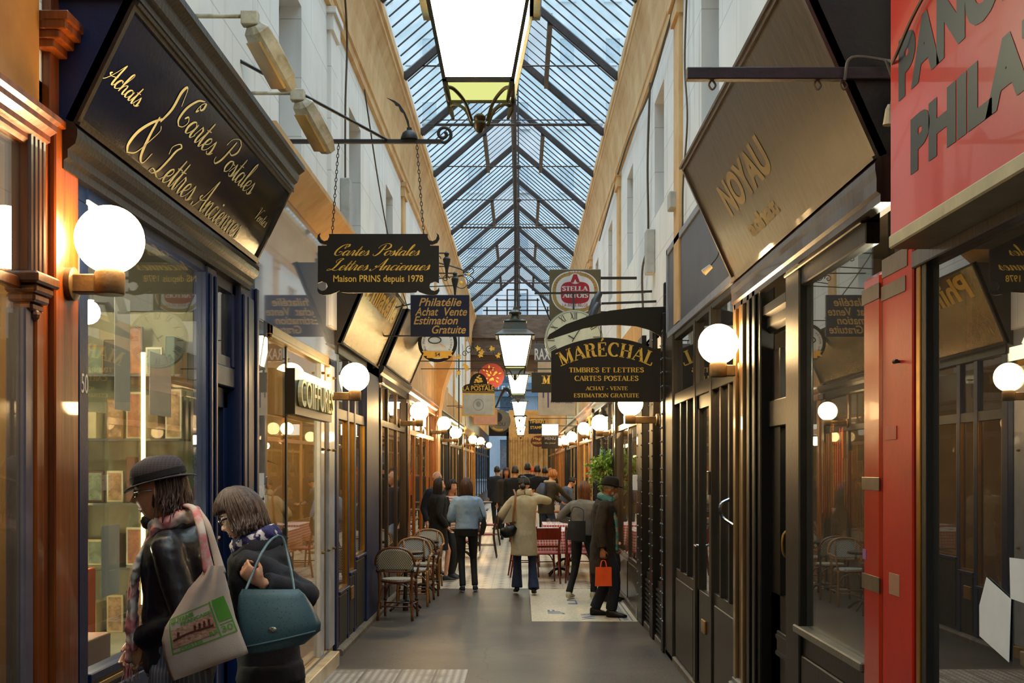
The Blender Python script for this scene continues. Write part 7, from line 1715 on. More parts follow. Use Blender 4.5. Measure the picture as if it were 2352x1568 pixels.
# beige coat
y = 16.1; f = Fig('woman seen from behind in a long beige wool coat and flared jeans', (XA(1204, y), y, 0), 0, 1.66, M_skinp, fine=.008, female=True, shoulder=.092, head=(-.35, -.08))
M_beige = cloth('beige_wool', '#bdb092', '#a89a7c', .95, .4, 160)
f.arm(1, (.10, .20, 1.36), (1, .1, -.35), curl=.9, d=(-.3, .1, 1)); f.arm(-1, (-.17, .22, 1.05), (-.9, -.7, -.5), curl=.8)
f.leg(1, (.13, -.10), -.05, raise_=.0); f.leg(-1, (-.10, .10), .15); f.finish()
f.top('beige_coat', M_beige, -.33, 1.14, 1.12, sleeve=(.068, .062, .052), wrinkle=.014, vox=.011)
k = MB(); k.tube(catmull([f.T(-.085, .04, .285 * 1.66), f.T(-.09, -.04, .315 * 1.66), f.T(0, -.085, .325 * 1.66), f.T(.09, -.04, .315 * 1.66), f.T(.085, .04, .285 * 1.66)], 5), [(.012, .045)] * 5, 8, side=(1, 0, 0)); k.build('coat_collar', M_beige, f.t, smooth=True)
f.trousers(M_dden, (.085, .06, .06), .008, flare=.075, hem=.0); f.shoes(M_blackp, heel=.5)
f.hair(M_hdark, .0, bangs=.6, strands=120, vol=.008, curl_in=.3, ends=.0); k = MB().sphere(f.at(0.02, -.115, -.03), .042, 14, 10); k.build('hair_bun', M_hdark, f.t, disp=(.01, .02), smooth=True)
MB().tube([f.at(-.04, -.05, .118), f.at(0, -.05, .13), f.at(.04, -.05, .118)], .006, 6).build('hair_clip', M_plate, f.t)
yy = y - .12; t = thing('handbag', 'black and cream bucket handbag with a tan strap, behind the woman in beige', 'bag', (XA(1166, yy), yy, ZA(1225, yy)))
MB().tube(catmull([(XA(1150, yy), yy, ZA(1217, yy)), (XA(1160, yy), yy, ZA(1221, yy)), (XA(1172, yy), yy, ZA(1218, yy)), (XA(1183, yy), yy, ZA(1208, yy))], 4), [(.03, .05), (.085, .06), (.085, .06), (.04, .04)], 14, side=(0, 0, 1)).build('bag_body', M_blackp, t, world=True, smooth=True)
MB().prism([(XA(u, yy), ZA(v, yy)) for u, v in ((1153, 1203), (1184, 1197), (1184, 1165), (1176, 1160))], (0, yy + .02, 0), UX, UZ, -.04).build('bag_flap', cloth('cream_leather', '#b5a688'), t, world=True, recalc=True)
MB().tube(catmull([(XA(1178, yy), yy - .03, ZA(1203, yy)), (XA(1182, yy), yy - .03, ZA(1160, yy)), (XA(1184, yy), yy - .0, ZA(1138, yy)), (XA(1180, yy), yy + .1, ZA(1124, yy))], 5), [(.014, .004)] * 3, 6, side=(1, 0, 0)).build('strap', pm('tan_leather', '#8d5422', .5), t, world=True, smooth=True)
# man with felt hat
y = 13.75; f = Fig('elderly bearded man in dark felt hat, long coat and teal scarf holding an orange bag', (XA(1385, y), y, 0), -HL - .12, 1.66, M_skind, fine=.007, lean=.05, head=(.1, -.12), headfwd=.25)
M_tweed = cloth('dark_tweed', '#3a2c18', '#1d160b', .95, .5, 120)
f.arm(1, wl(f, 1384, 1262, y - .28) , (.3, -1, -.1), d=(0, .05, -1), n=(-1, .2, 0), curl=.95); f.arm(-1, (-.2, .1, .82), (-.5, -1, 0), curl=.6)
f.leg(1, (.09, .10), -.1); f.leg(-1, (-.09, -.10), .1); f.finish()
f.top('long_coat', M_tweed, -.36, 1.16, 1.06, sleeve=(.074, .068, .058), wrinkle=.016, vox=.01)
f.trousers(cloth('dark_blue_trousers', '#161826'), (.09, .07, .06), .012); f.shoes(M_blackp)
M_felt = cloth('brown_felt', '#21180f', '#150f09', .9, .2); felt_hat(f, M_felt, .115, .052, -.04, cloth('black_band', '#0b0a0d'), z=.04)
k = MB(); k.sphere(f.at(0, .062, -.085), .052, 14, 10, (.95, .75, 1.0)); 
for e in (-1, 1): k.sphere(f.at(e * .052, .03, -.05), .021, 10, 8, (.5, 1, 1.2))
k.build('beard', M_beardg, f.t, disp=(.012, .012), smooth=True); f.hair(M_beardg, .0, bangs=.8, strands=60, vol=.004, curl_in=.2, ends=0)
M_tealsc = nodemat('teal_tartan_scarf', lambda N, L, co: mixc(N, L, mth(N, L, 'LESS_THAN', mth(N, L, 'FRACT', mth(N, L, 'MULTIPLY', sepxyz(N, L, co)[2], 7)), .35), (.06, .20, .19), (.25, .24, .16)), .9, .3)
scarf_loop(f, M_tealsc, .045, tails=[([f.nb + V(.05, .05, .0), f.T(.09, .12, .2 * 1.66), f.T(.10, .16, .08 * 1.66), f.T(.09, .17, -.08)], .062), ([f.nb + V(-.05, .05, .0), f.T(-.07, .13, .2 * 1.66), f.T(-.07, .15, .05 * 1.66)], .05)], wr=.014)
yb = y - .30; t = thing('paper_bag', 'bright orange paper carrier bag held by the man in the felt hat', 'bag', (XA(1386, yb), yb, ZA(1345, yb)))
x0, x1, z0, z1 = rect(yb, 1367, 1405, 1302, 1345); k = MB()
k.add([(x0, yb - .05, z0), (x1, yb - .03, z0), (x1, yb + .05, z0), (x0, yb + .03, z0), (x0 + .005, yb - .045, z1), (x1 - .003, yb - .02, z1), (x1 - .003, yb + .03, z1), (x0 + .005, yb + .02, z1)], [(0, 3, 2, 1), (0, 1, 5, 4), (1, 2, 6, 5), (2, 3, 7, 6), (3, 0, 4, 7)])
M_orange = pm('orange_paper', '#f0560a', .6, c2='#d94a06', bump=.05); k.build('bag_body', M_orange, t, world=True, recalc=True)
k = MB(); 
for dy in (-.03, .02): k.tube(catmull([(x0 + .06, yb + dy, z1), (x0 + .075, yb + dy * .5, z1 + .07), (x1 - .075, yb + dy * .5, z1 + .07), (x1 - .06, yb + dy, z1)], 4), [(.006, .002)] * 3, 6, side=(1, 0, 0))
k.build('handle', M_orange, t, world=True)
# grey sweater woman, red top
y = 15.6; f = Fig('woman with long auburn hair in a grey jumper carrying a black tote', (XA(1338, y), y, 0), -.5, 1.60, M_skinp, fine=.009, female=True, lean=.04)
f.arm(-1, (-.17, .16, 1.0), (-1, -.6, -.3)); f.arm(1, (.16, .16, 1.0), (1, -.4, -.3)); f.leg(1, (.14, .05), -.2); f.leg(-1, (-.14, -.12), .1); f.finish()
f.top('grey_jumper', cloth('grey_wool', '#7f7a72', '#6a655e'), .0, 1.08, wrinkle=.014); f.trousers(M_blkj, (.088, .06, .045)); f.shoes(pm('cream_sneaker', '#c9bd9c', .6), wide=1.15); f.hair(M_hred, .24, bangs=.6, strands=220, vol=.014)
yy = y - .3; x0, x1, z0, z1 = rect(yy, 1301, 1345, 1196, 1243); t = thing('tote_bag', 'black leather tote on the arm of the woman in the grey jumper', 'bag', ((x0 + x1) / 2, yy, z0))
k = MB(); k.prism([(x0 - .01, z0 + .02), (x1, z0), (x1, z1), (x0 + .03, z1)], (0, yy, 0), UX, UZ, -.1); k.build('bag_body', pm('black_leather', '#14171f', .35, bump=.1, coat=.3), t, world=True, recalc=True)
MB().tube(catmull([(x0 + .05, yy, z1), (x0 + .09, yy + .1, z1 + .17), (x1 - .03, yy + .08, z1 + .14), (x1 - .03, yy, z1)], 5), .006, 6).build('handle', M_blackp, t, world=True)
y = 15.3; f = Fig('person in a dark red top and black trousers, half hidden against the right wall', (1.12, y, 0), -HL, 1.62, M_skin, fine=.01)
f.arm(1, (.19, .06, .84), (.6, -1, 0)); f.arm(-1, (-.19, .06, .84), (-.6, -1, 0)); f.leg(1, (.09, .0)); f.leg(-1, (-.1, .05)); f.finish(); f.top('red_top', cloth('dark_red_cloth', '#5e0f0f'), -.04, 1.0); f.trousers(M_blkj); f.shoes(M_blackp); f.short_hair(M_hdark)
# at the tables
y = 24.6; f = Fig('blonde person in an olive parka with a navy backpack, leaning over the wooden table', (XA(1254, y), y, 0), -1.0, 1.76, M_skinp, fine=.01, female=True, lean=.22, head=(0, -.2))
f.arm(1, (.2, .55, 1.0), (.3, -.2, -1)); f.arm(-1, (-.15, .5, 1.0), (-.3, -.2, -1)); f.leg(1, (.1, .1)); f.leg(-1, (-.1, -.12)); f.finish(); f.top('olive_parka', cloth('olive_cloth', '#3a3524', '#2a2618'), -.15, 1.15); f.trousers(M_dden); f.shoes(M_blackp)
f.hair(M_hgold, .04, bangs=.5, strands=120, vol=.02); k = MB().tube([f.nb + V(math.cos(a) * .1, -.02 + math.sin(a) * .1, .0) for a in [2 * PI * i / 14 for i in range(14)]], .03, 8, closed=True); k.build('fleece_hood', cloth('cream_fleece', '#b5a890'), f.t, smooth=True)
k = MB(); a = f.T(0, -.17, .26 * 1.76); b2 = f.T(0, -.2, -.0); k.tube([a, (a * 2 + b2) / 3, (a + b2 * 2) / 3, b2], [(.08, .05), (.14, .1), (.15, .11), (.1, .07)], 14, side=(1, 0, 0)); 
t = thing('backpack', 'navy backpack with a tan tag on the blonde person in the parka', 'bag', f.t.location); t.rotation_euler.z = f.t.rotation_euler.z; k.build('sack', cloth('navy_nylon', '#18243e', None, .5), t, smooth=True); k = MB().bbox(-.02, .02, -.33, -.29, 1.18, 1.28); k.build('tag', pm('tan_leather', '#8d5422'), t)
y = 25.6; f = Fig('dark-haired woman bending over the wooden table, face in profile', (XA(1290, y), y, 0), -HL + .1, 1.62, M_skinp, fine=.01, female=True, lean=.35, head=(0, -.3))
f.arm(1, (.16, .45, .95), (.3, -.2, -1)); f.arm(-1, (-.16, .45, .95), (-.3, -.2, -1)); f.leg(1, (.1, .0)); f.leg(-1, (-.1, -.1)); f.finish(); f.top('jacket', cloth('blue_grey_cloth', '#4a566a'), -.05, 1.1); f.trousers(M_blkj); f.shoes(M_blackp); f.hair(M_hdark, .02, bangs=.55, strands=60, vol=.012, curl_in=.1)
y = 26.7; f = Fig('balding man in a dark jacket sitting with a hand at his chin', (1.04, y, 0), PI - .35, 1.78, M_skinp, fine=.009, pel=.50, lean=.12, head=(.3, -.1))
f.arm(1, (.05, .30, 1.10), (.8, .3, -1), d=(-.2, .2, 1), curl=1.0); f.arm(-1, (-.05, .40, .86), (-.8, .2, -1), curl=.6); f.leg(1, (.13, .42)); f.leg(-1, (-.13, .40)); f.finish(); f.top('dark_jacket', M_blkwool, -.04, 1.1); f.trousers(M_blkj, (.085, .065, .055)); f.shoes(M_blackp); f.short_hair(M_hgrey, bald=1)
def walker(label, u, y, H, heading, coat, hairm_, ln=0, female=False, hlen=None, cc=1.05):
    f = Fig(label, (XA(u, y), y, 0), heading, H, M_skin, fine=.014, female=female, group='passers-by far down the passage')
    f.arm(1, (.22, .06, .84), (.5, -1, 0), hand=True); f.arm(-1, (-.22, .06, .84), (-.5, -1, 0)); f.leg(1, (.1, .14)); f.leg(-1, (-.1, -.14)); f.finish(face=heading > 2)
    f.top('coat', coat, ln, cc, 1.1, vox=.016); f.trousers(M_blkj, vox=.016); f.shoes(M_blackp)
    if hlen is None: f.short_hair(hairm_)
    else: f.hair(hairm_, hlen, strands=50, bangs=.5)
M_cgrey = cloth('brown_grey_cloth', '#3d3128'); M_cblue = cloth('slate_cloth', '#20242e')
walker('tall man in black from behind, highest head in the distant crowd', 1212, 31, 1.90, .1, M_blkwool, M_hdark, -.1)
walker('broad man in a black jacket from behind, left of the tallest one', 1183, 27.5, 1.82, .05, M_blkwool, M_hdark, -.05, cc=1.2)
walker('person in black just right of the tallest head in the crowd', 1234, 30, 1.84, -.1, M_blkwool, M_hdark, -.1, cc=1.15)
walker('dark-coated person half behind the one in black, towards the right', 1252, 31.5, 1.80, .2, M_blkwool, M_hdark, -.1)
walker('woman with long hair walking towards the viewer in the crowd', 1163, 28.5, 1.78, PI, M_cgrey, M_hbrown, -.3, True, .2)
walker('person in slate blue at the left edge of the distant crowd', 1142, 33, 1.82, .3, M_cblue, M_hdark, -.2)
walker('small pale-haired person deep in the crowd', 1153, 38, 1.68, .1, M_cblue, M_beardg, -.2)
walker('golden-haired person deep in the crowd at right', 1264, 36, 1.76, .1, M_cgrey, M_hgold, -.2, True, .05)
walker('orange-hatted passer-by deep in the crowd', 1222, 42, 1.80, .1, cloth('rust_cloth', '#b5532a'), pm('orange_cap', '#c84a1a'), -.2)
# ================================================================ CHAIRS, TABLES, PLANTS
M_rattan = wood('rattan', '#a8743a', '#6b401a', .35, .3); M_rattand = wood('dark_rattan', '#74421e', '#3f2310', .35, .3)
def _weave(c1, c2, s, dash):
    def fn(N, L, co):
        X = sepxyz(N, L, co); a = mth(N, L, 'FLOOR', mth(N, L, 'MULTIPLY', X[0], s)); b = mth(N, L, 'FLOOR', mth(N, L, 'MULTIPLY', mth(N, L, 'ADD', X[2], X[1]), s * dash))
        q = mth(N, L, 'ABSOLUTE', mth(N, L, 'MODULO', mth(N, L, 'ADD', a, b), 2)); return mixc(N, L, q, c1, c2)
    return fn
M_weave = nodemat('white_navy_weave', _weave((.62, .62, .58), (.02, .045, .07), 90, 1.0), .5, .1)
M_weave2 = nodemat('cream_green_weave', _weave((.52, .48, .36), (.03, .045, .035), 95, .8), .5, .1)
def wicker_chair(label, loc, rz, frame, weave, group='wicker bistro chairs along the navy shop'):
    t = thing('wicker_chair', label, 'chair', loc, rz, group)       # faces +y, back at -y
    w = .21; zs = .45
    for x in (-1, 1):
        MB().tube(catmull([(x * .19, .20, 0), (x * .185, .185, .25), (x * .18, .17, zs)], 4), .0145, 8).build('leg', frame, t, smooth=True)
        MB().tube(catmull([(x * .20, -.24, 0), (x * .185, -.20, .25), (x * .185, -.195, zs), (x * .20, -.24, .62)], 4), .0155, 8).build('leg', frame, t, smooth=True)
    k = MB(); k.tube(catmull([(-.215, .17, .62), (-.235, -.05, .64), (-.225, -.21, .63), (-.215, -.255, .70), (-.17, -.275, .785), (-.08, -.285, .825), (0, -.287, .832), (.08, -.285, .825), (.17, -.275, .785), (.215, -.255, .70), (.225, -.21, .63), (.235, -.05, .64), (.215, .17, .62)], 5), .015, 8); k.build('back_hoop', frame, t, smooth=True)
    k = MB()
    for x in (-1, 1): k.tube([(x * .18, .165, zs), (x * .215, .165, .62)], .013, 8); k.tube([(x * .13, -.27, .80), (x * .13, -.235, .58)], .012, 8)
    k.tube(catmull([(-.2, -.24, .57), (0, -.25, .56), (.2, -.24, .57)], 4), .012, 8)
    k.tube([(.19 * math.cos(a) if abs(math.cos(a)) < .99 else .19 * math.cos(a), .19 * math.sin(a) - .01, zs - .012) for a in [2 * PI * i / 20 for i in range(20)]], .015, 8, closed=True)
    k.build('rail', frame, t, smooth=True)
    k = MB(); k.tube([(-.19, .18, .16), (.19, .18, .16)], .009, 6); k.tube([(-.19, -.215, .16), (.19, -.215, .16)], .009, 6)
    for x in (-1, 1): k.tube([(x * .19, .18, .18), (x * .19, -.215, .18)], .009, 6); k.tube(catmull([(x * .19, -.215, .2), (x * .14, -.2, .38), (0, -.19, .42)], 4), .008, 6); k.tube(catmull([(x * .185, .18, .2), (x * .14, .18, .36), (0, .175, .42)], 4), .008, 6)
    k.build('stretcher', frame, t, smooth=True)
    k = MB(); k.lathe([(.001, 0), (.185, 0), (.19, .006), (.185, .014), (.001, .018)], (0, -.01, zs), 28); k.build('seat', weave, t, smooth='auto')
    k = MB(); 
    def bp(a, b):
        x = -.2 + .4 * a; top = .822 - .10 * abs(x / .2) ** 3.0; z = .575 + (top - .575) * b; return (x, -.245 - .04 * b - .01 * (1 - (x / .2) ** 2), z)
    k.grid(bp, 14, 10); k.build('backrest', weave, t, smooth=True, solid=.008)
    k = MB()
    for x, y, z in ((-.2, -.24, .57), (.2, -.24, .57), (-.185, -.2, .2), (.185, -.2, .2), (-.185, .18, .2), (.185, .18, .2), (-.13, -.24, .58), (.13, -.24, .58)): k.sphere((x, y, z), .021, 8, 6)
    k.build('binding', M_black, t, smooth=True); return t
wicker_chair('dark-framed wicker chair with its back to the viewer, nearest of the bistro chairs', (-1.42, 13.6, .0), -.06, M_rattand, M_weave2)
wicker_chair('light-framed wicker chair facing the nearest one across a small table', (-1.37, 14.9, .0), PI + .05, M_rattan, M_weave)
wicker_chair('dark-framed wicker chair seen from behind, third along the navy shop', (-1.33, 15.75, .0), -.08, M_rattand, M_weave2)
wicker_chair('light-framed wicker chair farthest of the four, by the black-coated woman', (-1.36, 17.0, .0), PI, M_rattan, M_weave)
def small_table(label, loc, r=.28, h=.72, m=None, sq=False, rz=0, group=None):
    t = thing('bistro_table', label, 'table', loc, rz, group)
    if sq: MB().bbox(-r, r, -r * 1.1, r * 1.1, h - .03, h, .006).build('table_top', m or M_blackp, t)
    else: MB().lathe([(.001, h - .03), (r, h - .03), (r + .006, h - .015), (r, h), (.001, h)], seg=32).build('table_top', m or M_blackp, t, smooth='auto')
    MB().lathe([(.035, 0), (.03, .1), (.022, .14), (.022, h - .08), (.05, h - .03)], seg=12).build('column', M_black, t, smooth='auto')
    for a in (0, 1, 2, 3): q = a * PI / 2 + PI / 4; MB().tube(catmull([(0, 0, .12), (math.cos(q) * .12, math.sin(q) * .12, .10), (math.cos(q) * .24, math.sin(q) * .24, .015)], 4), [.02, .018, .014], 8).build('leg', M_black, t, smooth=True)
    return t
small_table('small round black table between the first two wicker chairs', (-1.41, 14.33, 0), .22)
small_table('small round black table between the farther two wicker chairs', (-1.36, 16.38, 0), .22)
# gingham table
def _ging(N, L, co):
    X = sepxyz(N, L, co); s = 22
    a = mth(N, L, 'LESS_THAN', mth(N, L, 'FRACT', mth(N, L, 'MULTIPLY', mth(N, L, 'ADD', X[0], X[1]), s)), .5); b = mth(N, L, 'LESS_THAN', mth(N, L, 'FRACT', mth(N, L, 'MULTIPLY', mth(N, L, 'SUBTRACT', X[2], mth(N, L, 'MULTIPLY', X[1], .0)), s)), .5)
    c = mth(N, L, 'LESS_THAN', mth(N, L, 'FRACT', mth(N, L, 'MULTIPLY', X[1], s)), .5)
    f = mth(N, L, 'DIVIDE', mth(N, L, 'ADD', a, b), 2); return mixc(N, L, f, (.68, .60, .56), (.52, .02, .03))
M_ging = nodemat('red_gingham', _ging, .85, .1)
def cloth_table(label, clab, x, y, w, l, h=.74):
    t = small_table(label, (x, y, 0), w * .9, h, M_umber, True)
    k = MB(); R_ = random.Random(int(x * 10)); rows = []
    per = []
    n = 12
    for i in range(n): per.append((-w + 2 * w * i / n, -l))
    for i in range(n): per.append((w, -l + 2 * l * i / n))
    for i in range(n): per.append((w - 2 * w * i / n, l))
    for i in range(n): per.append((-w, l - 2 * l * i / n))
    rings = [[(px * .02, py * .02, h + .006) for px, py in per], [(px, py, h + .006) for px, py in per]]
    for q in (.1, .5, 1): rings.append([(px * (1 + .06 * q) + .012 * math.sin(i * 1.3) * q, py * (1 + .04 * q) + .012 * math.cos(i * 1.7) * q, h - .34 * q - (.03 * (abs(px / w) ** 8 * abs(py / l) ** 8)) * q * 3) for i, (px, py) in enumerate(per)])
    k.rings([[Vector(p) for p in r] for r in rings], cap=False); k.v = [(a + x, b + y, c) for a, b, c in k.v]
    o = k.build('tablecloth', M_ging, smooth='auto', solid=.003); tag(o, clab, 'tablecloth', 'red gingham tablecloths'); return t
cloth_table('square bistro table set under a red gingham cloth, beside the woman in beige', 'red and white gingham cloth on the table beside the woman in beige', .62, 18.9, .42, .62)
cloth_table('second square bistro table behind the first gingham one', 'red and white gingham cloth on the farther table', .80, 20.9, .42, .6)
k = MB()
for i, (a, b, c, d) in enumerate(((.28, .58, 18.35, 19.4), (.66, .96, 18.4, 19.45))):
    o = MB().box(a, b, c, d, .748 + i * .001, .752 + i * .001).build('paper_place_mat', M_paper); tag(o, ('white paper mat on the left half of the nearer gingham table', 'white paper mat on the right half of the nearer gingham table')[i], 'mat', 'paper mats')
M_wine = glassm('wine_glass', (.92, .92, .92), 1.6, .04, .02)
def wine_glass(label, x, y, z):
    t = thing('wine_glass', label, 'glass', (x, y, z), group='glasses on the gingham tables')
    MB().lathe([(.032, 0), (.03, .004), (.005, .008), (.004, .075), (.018, .085), (.034, .11), (.036, .14), (.030, .17)], seg=18).build('bowl', M_wine, t, smooth='auto')
for i, (x, y) in enumerate(((.52, 18.6), (.60, 18.75), (.44, 18.9), (.86, 18.7), (.75, 20.6), (.9, 20.8))):
    wine_glass(('nearest wine glass on the front gingham table', 'second wine glass on the front gingham table', 'wine glass at the far left of the front gingham table', 'wine glass on the right of the front gingham table', 'left wine glass on the rear gingham table', 'right wine glass on the rear gingham table')[i], x, y, .752 if i < 4 else .745)
M_redw = wood('red_varnished_wood', '#7a2413', '#471009', .25, .6)
def bentwood(label, loc, rz, m=None, group='red varnished chairs at the gingham tables'):
    m = m or M_redw; t = thing('bentwood_chair', label, 'chair', loc, rz, group)
    for x in (-1, 1):
        MB().tube([(x * .16, .17, .44), (x * .185, .2, 0)], [.018, .013], 8).build('leg', m, t, smooth=True)
        MB().tube(catmull([(x * .19, -.25, 0), (x * .175, -.19, .44), (x * .185, -.24, .72), (x * .18, -.28, .86)], 5), [.014, .019, .016], 8).build('leg', m, t, smooth=True)
    MB().bbox(-.2, .2, -.2, .2, .435, .47, .015).build('seat', pm('red_cushion', '#8c1a14', .4), t)
    k = MB(); k.bbox(-.185, .185, -.275, -.25, .66, .84, .01); k.bar((-.17, -.22, .56), (.17, -.22, .56), .015, .03); k.build('backrest', m, t)
    k = MB(); 
    for a, b in (((-.165, .18, .3), (.165, .18, .3)), ((-.17, .18, .24), (-.178, -.21, .24)), ((.17, .18, .24), (.178, -.21, .24))): k.tube([a, b], .009, 6)
    k.tube(catmull([(-.16, .175, .3), (-.1, .175, .4), (0, .175, .42), (.1, .175, .4), (.16, .175, .3)], 4), .009, 6); k.build('stretcher', m, t, smooth=True); return t
bentwood('red varnished chair, back to the viewer, left of the front gingham table', (.36, 17.75, .004), .15)
bentwood('red varnished chair at the right of the front gingham table', (.88, 17.85, .004), -.1)
bentwood('red varnished chair on the aisle side of the front gingham table', (.06, 18.75, .004), -HL + .1)
bentwood('red varnished chair on the aisle side of the rear gingham table', (.12, 20.7, .004), -HL)
# wooden table with tray and papers
t = small_table('round honey-topped table where the seated man sits', (.62, 25.4, .004), .42, .80, M_wgold)
for i, (nm, lab, cat, f_) in enumerate((('napkin_holder', 'pot of white napkins on the honey-topped table', 'holder', None), ('tray', 'white rectangular tray on the honey-topped table', 'tray', None), ('menu_stand', 'thin white leaning menu card on the honey-topped table', 'card', None))):
    x, y, z = (.78, 25.35, .806), (.50, 25.2, .806), (.70, 25.15, .806)
    p = (x, y, z)[i]; o = MB()
    if i == 0: o.lathe([(.05, 0), (.06, .12), (.055, .12), (.045, .01)], seg=14); [o.box(-.04 + .012 * q, -.034 + .012 * q, -.03, .03, .06, .17 + .02 * (q % 3)) for q in range(6)]
    if i == 1: o.bbox(-.16, .16, -.1, .1, 0, .03, .008); o.bbox(-.12, .08, -.07, .06, .03, .06, .006)
    if i == 2: o.obox((0, 0, .12), ((.35, 0, 1), (0, 1, 0), (1, 0, -.35)), (.13, .02, .004))
    o.v = [(a + p[0], b + p[1], c + p[2]) for a, b, c in o.v]; o = o.build(nm, M_paper); tag(o, lab, cat)
# dark restaurant tables on the left
for i, (x, y, lab) in enumerate(((-1.12, 22.6, 'dark wooden restaurant table on the left, laden with glasses and plates'), (-1.1, 26.2, 'second dark wooden restaurant table farther on the left'), (-1.1, 30, 'third restaurant table on the left, beyond the second'))):
    small_table(lab, (x, y, .004), .36, .76 + .05 * i, M_wgold if i == 0 else M_umber, True)
    for q in range(7 if i == 0 else 4):
        gx, gy = x - .25 + .12 * (q % 4) + .02, y - .3 + .2 * (q // 4); o = MB().lathe([(.03, 0), (.035, .09), (.032, .09), (.027, .005)], (gx, gy, .768 + .05 * i), 12).build('tumbler', M_wine, smooth='auto'); tag(o, 'clear tumbler among those on the %s restaurant table' % ('first left', 'second left', 'third left')[i], 'glass', 'tumblers on the %s restaurant table' % ('first left', 'second left', 'third left')[i])
    if i == 0:
        for q in range(3): o = MB().lathe([(.001, 0), (.06, .002), (.11, .015), (.11, .018), (.06, .006), (.001, .006)], (x - .2 + .2 * q, y + .1, .768), 20).build('plate', M_paper, smooth='auto'); tag(o, 'white plate on the first left restaurant table', 'plate', 'plates on the first left restaurant table')
M_dchair = wood('dark_chair_wood', '#3a2012', '#1a0e07'); M_oseat = pm('orange_seat', '#b5622a', .5)
for i, (x, y, rz, lab) in enumerate(((-1.05, 20.6, 0, 'dark wooden chair before the first left restaurant table'), (-.72, 22.7, HL, 'dark wooden chair on the aisle side of the first left table'), (-.72, 26.3, HL, 'dark wooden chair on the aisle side of the second left table'), (-1.05, 24.6, 0, 'dark wooden chair between the first and second left tables'))):
    bentwood(lab, (x, y, .004), rz, M_dchair, 'dark chairs at the left restaurant tables')
# hanging bush
M_lgreen = pm('bright_green_leaf', '#bdd56c', .5, c2='#84ad48', scale=8, bump=.1)
t = thing('hanging_bush', 'bushy light green plant hanging on the right wall beside the felt-hatted man', 'plant', (1.06, 17.3, 1.75))
R_ = random.Random(12); lf = MB(); st = MB(); c = Vector((XA(1383, 17.3), 17.3, ZA(1080, 17.3)))
for i in range(64):
    d = Vector((R_.gauss(0, 1), R_.gauss(0, 1), R_.gauss(0, 1.1))).normalized(); L = R_.uniform(.18, .36); tip = c + Vector((d.x * L * .8, d.y * L, d.z * L * 1.15)); P = catmull([c, c + d * L * .5 + V(0, 0, .03), tip], 5); st.tube(P, [.004, .002], 4)
    for p in P[3:]:
        for _ in range(4): q = Vector((R_.gauss(0, 1), R_.gauss(0, 1), R_.gauss(0, 1))).normalized(); leaf(lf, p, q, V(.3, .2, 1), R_.uniform(.03, .065), R_.uniform(.010, .02), .2)
for i in range(8):      # trailing shoots
    a = c + Vector((R_.uniform(.1, .25), R_.uniform(-.2, .1), -.15)); P = catmull([a, a + V(.03, -.02, -.15), a + V(.0, -.04, -.36)], 5); st.tube(P, .003, 4)
    for p in P:
        for _ in range(4): q = Vector((R_.gauss(0, 1), R_.gauss(0, 1), R_.gauss(0, 1))).normalized(); leaf(lf, p, q, V(.3, .2, 1), R_.uniform(.04, .07), R_.uniform(.015, .025), .2)
st.build('stems', pm('stem', '#4f5a26'), t, world=True); lf.build('foliage', M_lgreen, t, world=True, smooth=True)
k = MB(); k.lathe([(.08, 0), (.13, .14), (.14, .16), (.12, .16)], (c.x + .06, c.y, c.z - .16), 16); k.bar((c.x + .06, c.y + .1, c.z - .05), (WR, c.y + .1, c.z - .05), .015, .015); k.build('basket', pm('terracotta', '#8a4a2c'), t, world=True, recalc=True)
t = thing('menu_box', 'small white menu holder fixed to the brown front beside the bush', 'holder', (WR - .06, 13.5, 1.5)); MB().bbox(WR - .10, WR - .05, 13.4, 13.5, 1.48, 1.66, .006).build('holder_box', M_paper, t, world=True); MB().box(WR - .06, WR + .01, 13.43, 13.47, 1.55, 1.58).build('bracket', M_black, t, world=True)

# goods behind the window of shop 50
R_ = random.Random(21)
t = thing('display_ledge', 'pale display ledge with shelves inside the window of shop 50', 'shelf', (-2.05, 5.4, .1))
MB().box(-2.5, -1.78, 4.65, 6.35, .82, .86).build('ledge_top', M_rpale, t, world=True); MB().box(-2.5, -2.46, 4.65, 6.35, .1, 2.9).build('back_panel', M_rpale, t, world=True)
MB().box(-1.86, -1.82, 4.65, 6.3, .1, .82).box(-2.3, -2.26, 4.65, 6.3, .1, .82).build('ledge_support', M_rpale, t, world=True)
cols = ['#5e3a26', '#7d6a4a', '#2f4a3a', '#8a2f1a', '#c9b88a', '#3a3226', '#a8452a', '#6f6f60', '#d8cfae', '#284060']
def album(label, x, y, z, w, d, h, c, name='album', cat='book', grp='albums and boxes in the window of shop 50'):
    o = MB().bbox(x - w / 2, x + w / 2, y - d / 2, y + d / 2, z, z + h, .004).build(name, pm('cover_' + c[1:], c, .6)); tag(o, label, cat, grp); return o
album('large brown cardboard box at the near end of the ledge in shop 50', -1.99, 5.02, .86, .3, .5, .15, '#8a6248', 'cardboard_box', 'box')
album('dark green upright album at the near end of the ledge in shop 50', -2.12, 4.78, 1.02, .22, .06, .34, '#12301f')
album('bright orange folder standing in the window of shop 50', -2.0, 5.42, .86, .02, .16, .42, '#e0601c', 'folder', 'folder')
SH = [('lowest', .86), ('second', 1.22), ('third', 1.56), ('fourth', 1.9), ('top', 2.24)]
t = thing('display_case', 'open display case with glass shelves at the door end of the window of shop 50', 'shelf', (-2.12, 6.4, .86))
MB().box(-2.46, -1.80, 6.46, 6.49, .86, 2.6).build('back_board', M_rpale, t, world=True)
for nm, z in SH[1:]: MB().box(-2.46, -1.80, 6.2, 6.46, z - .012, z).build('glass_shelf', glassm('green_glass_shelf', (.7, .85, .75), 1.2, .2), t, world=True)
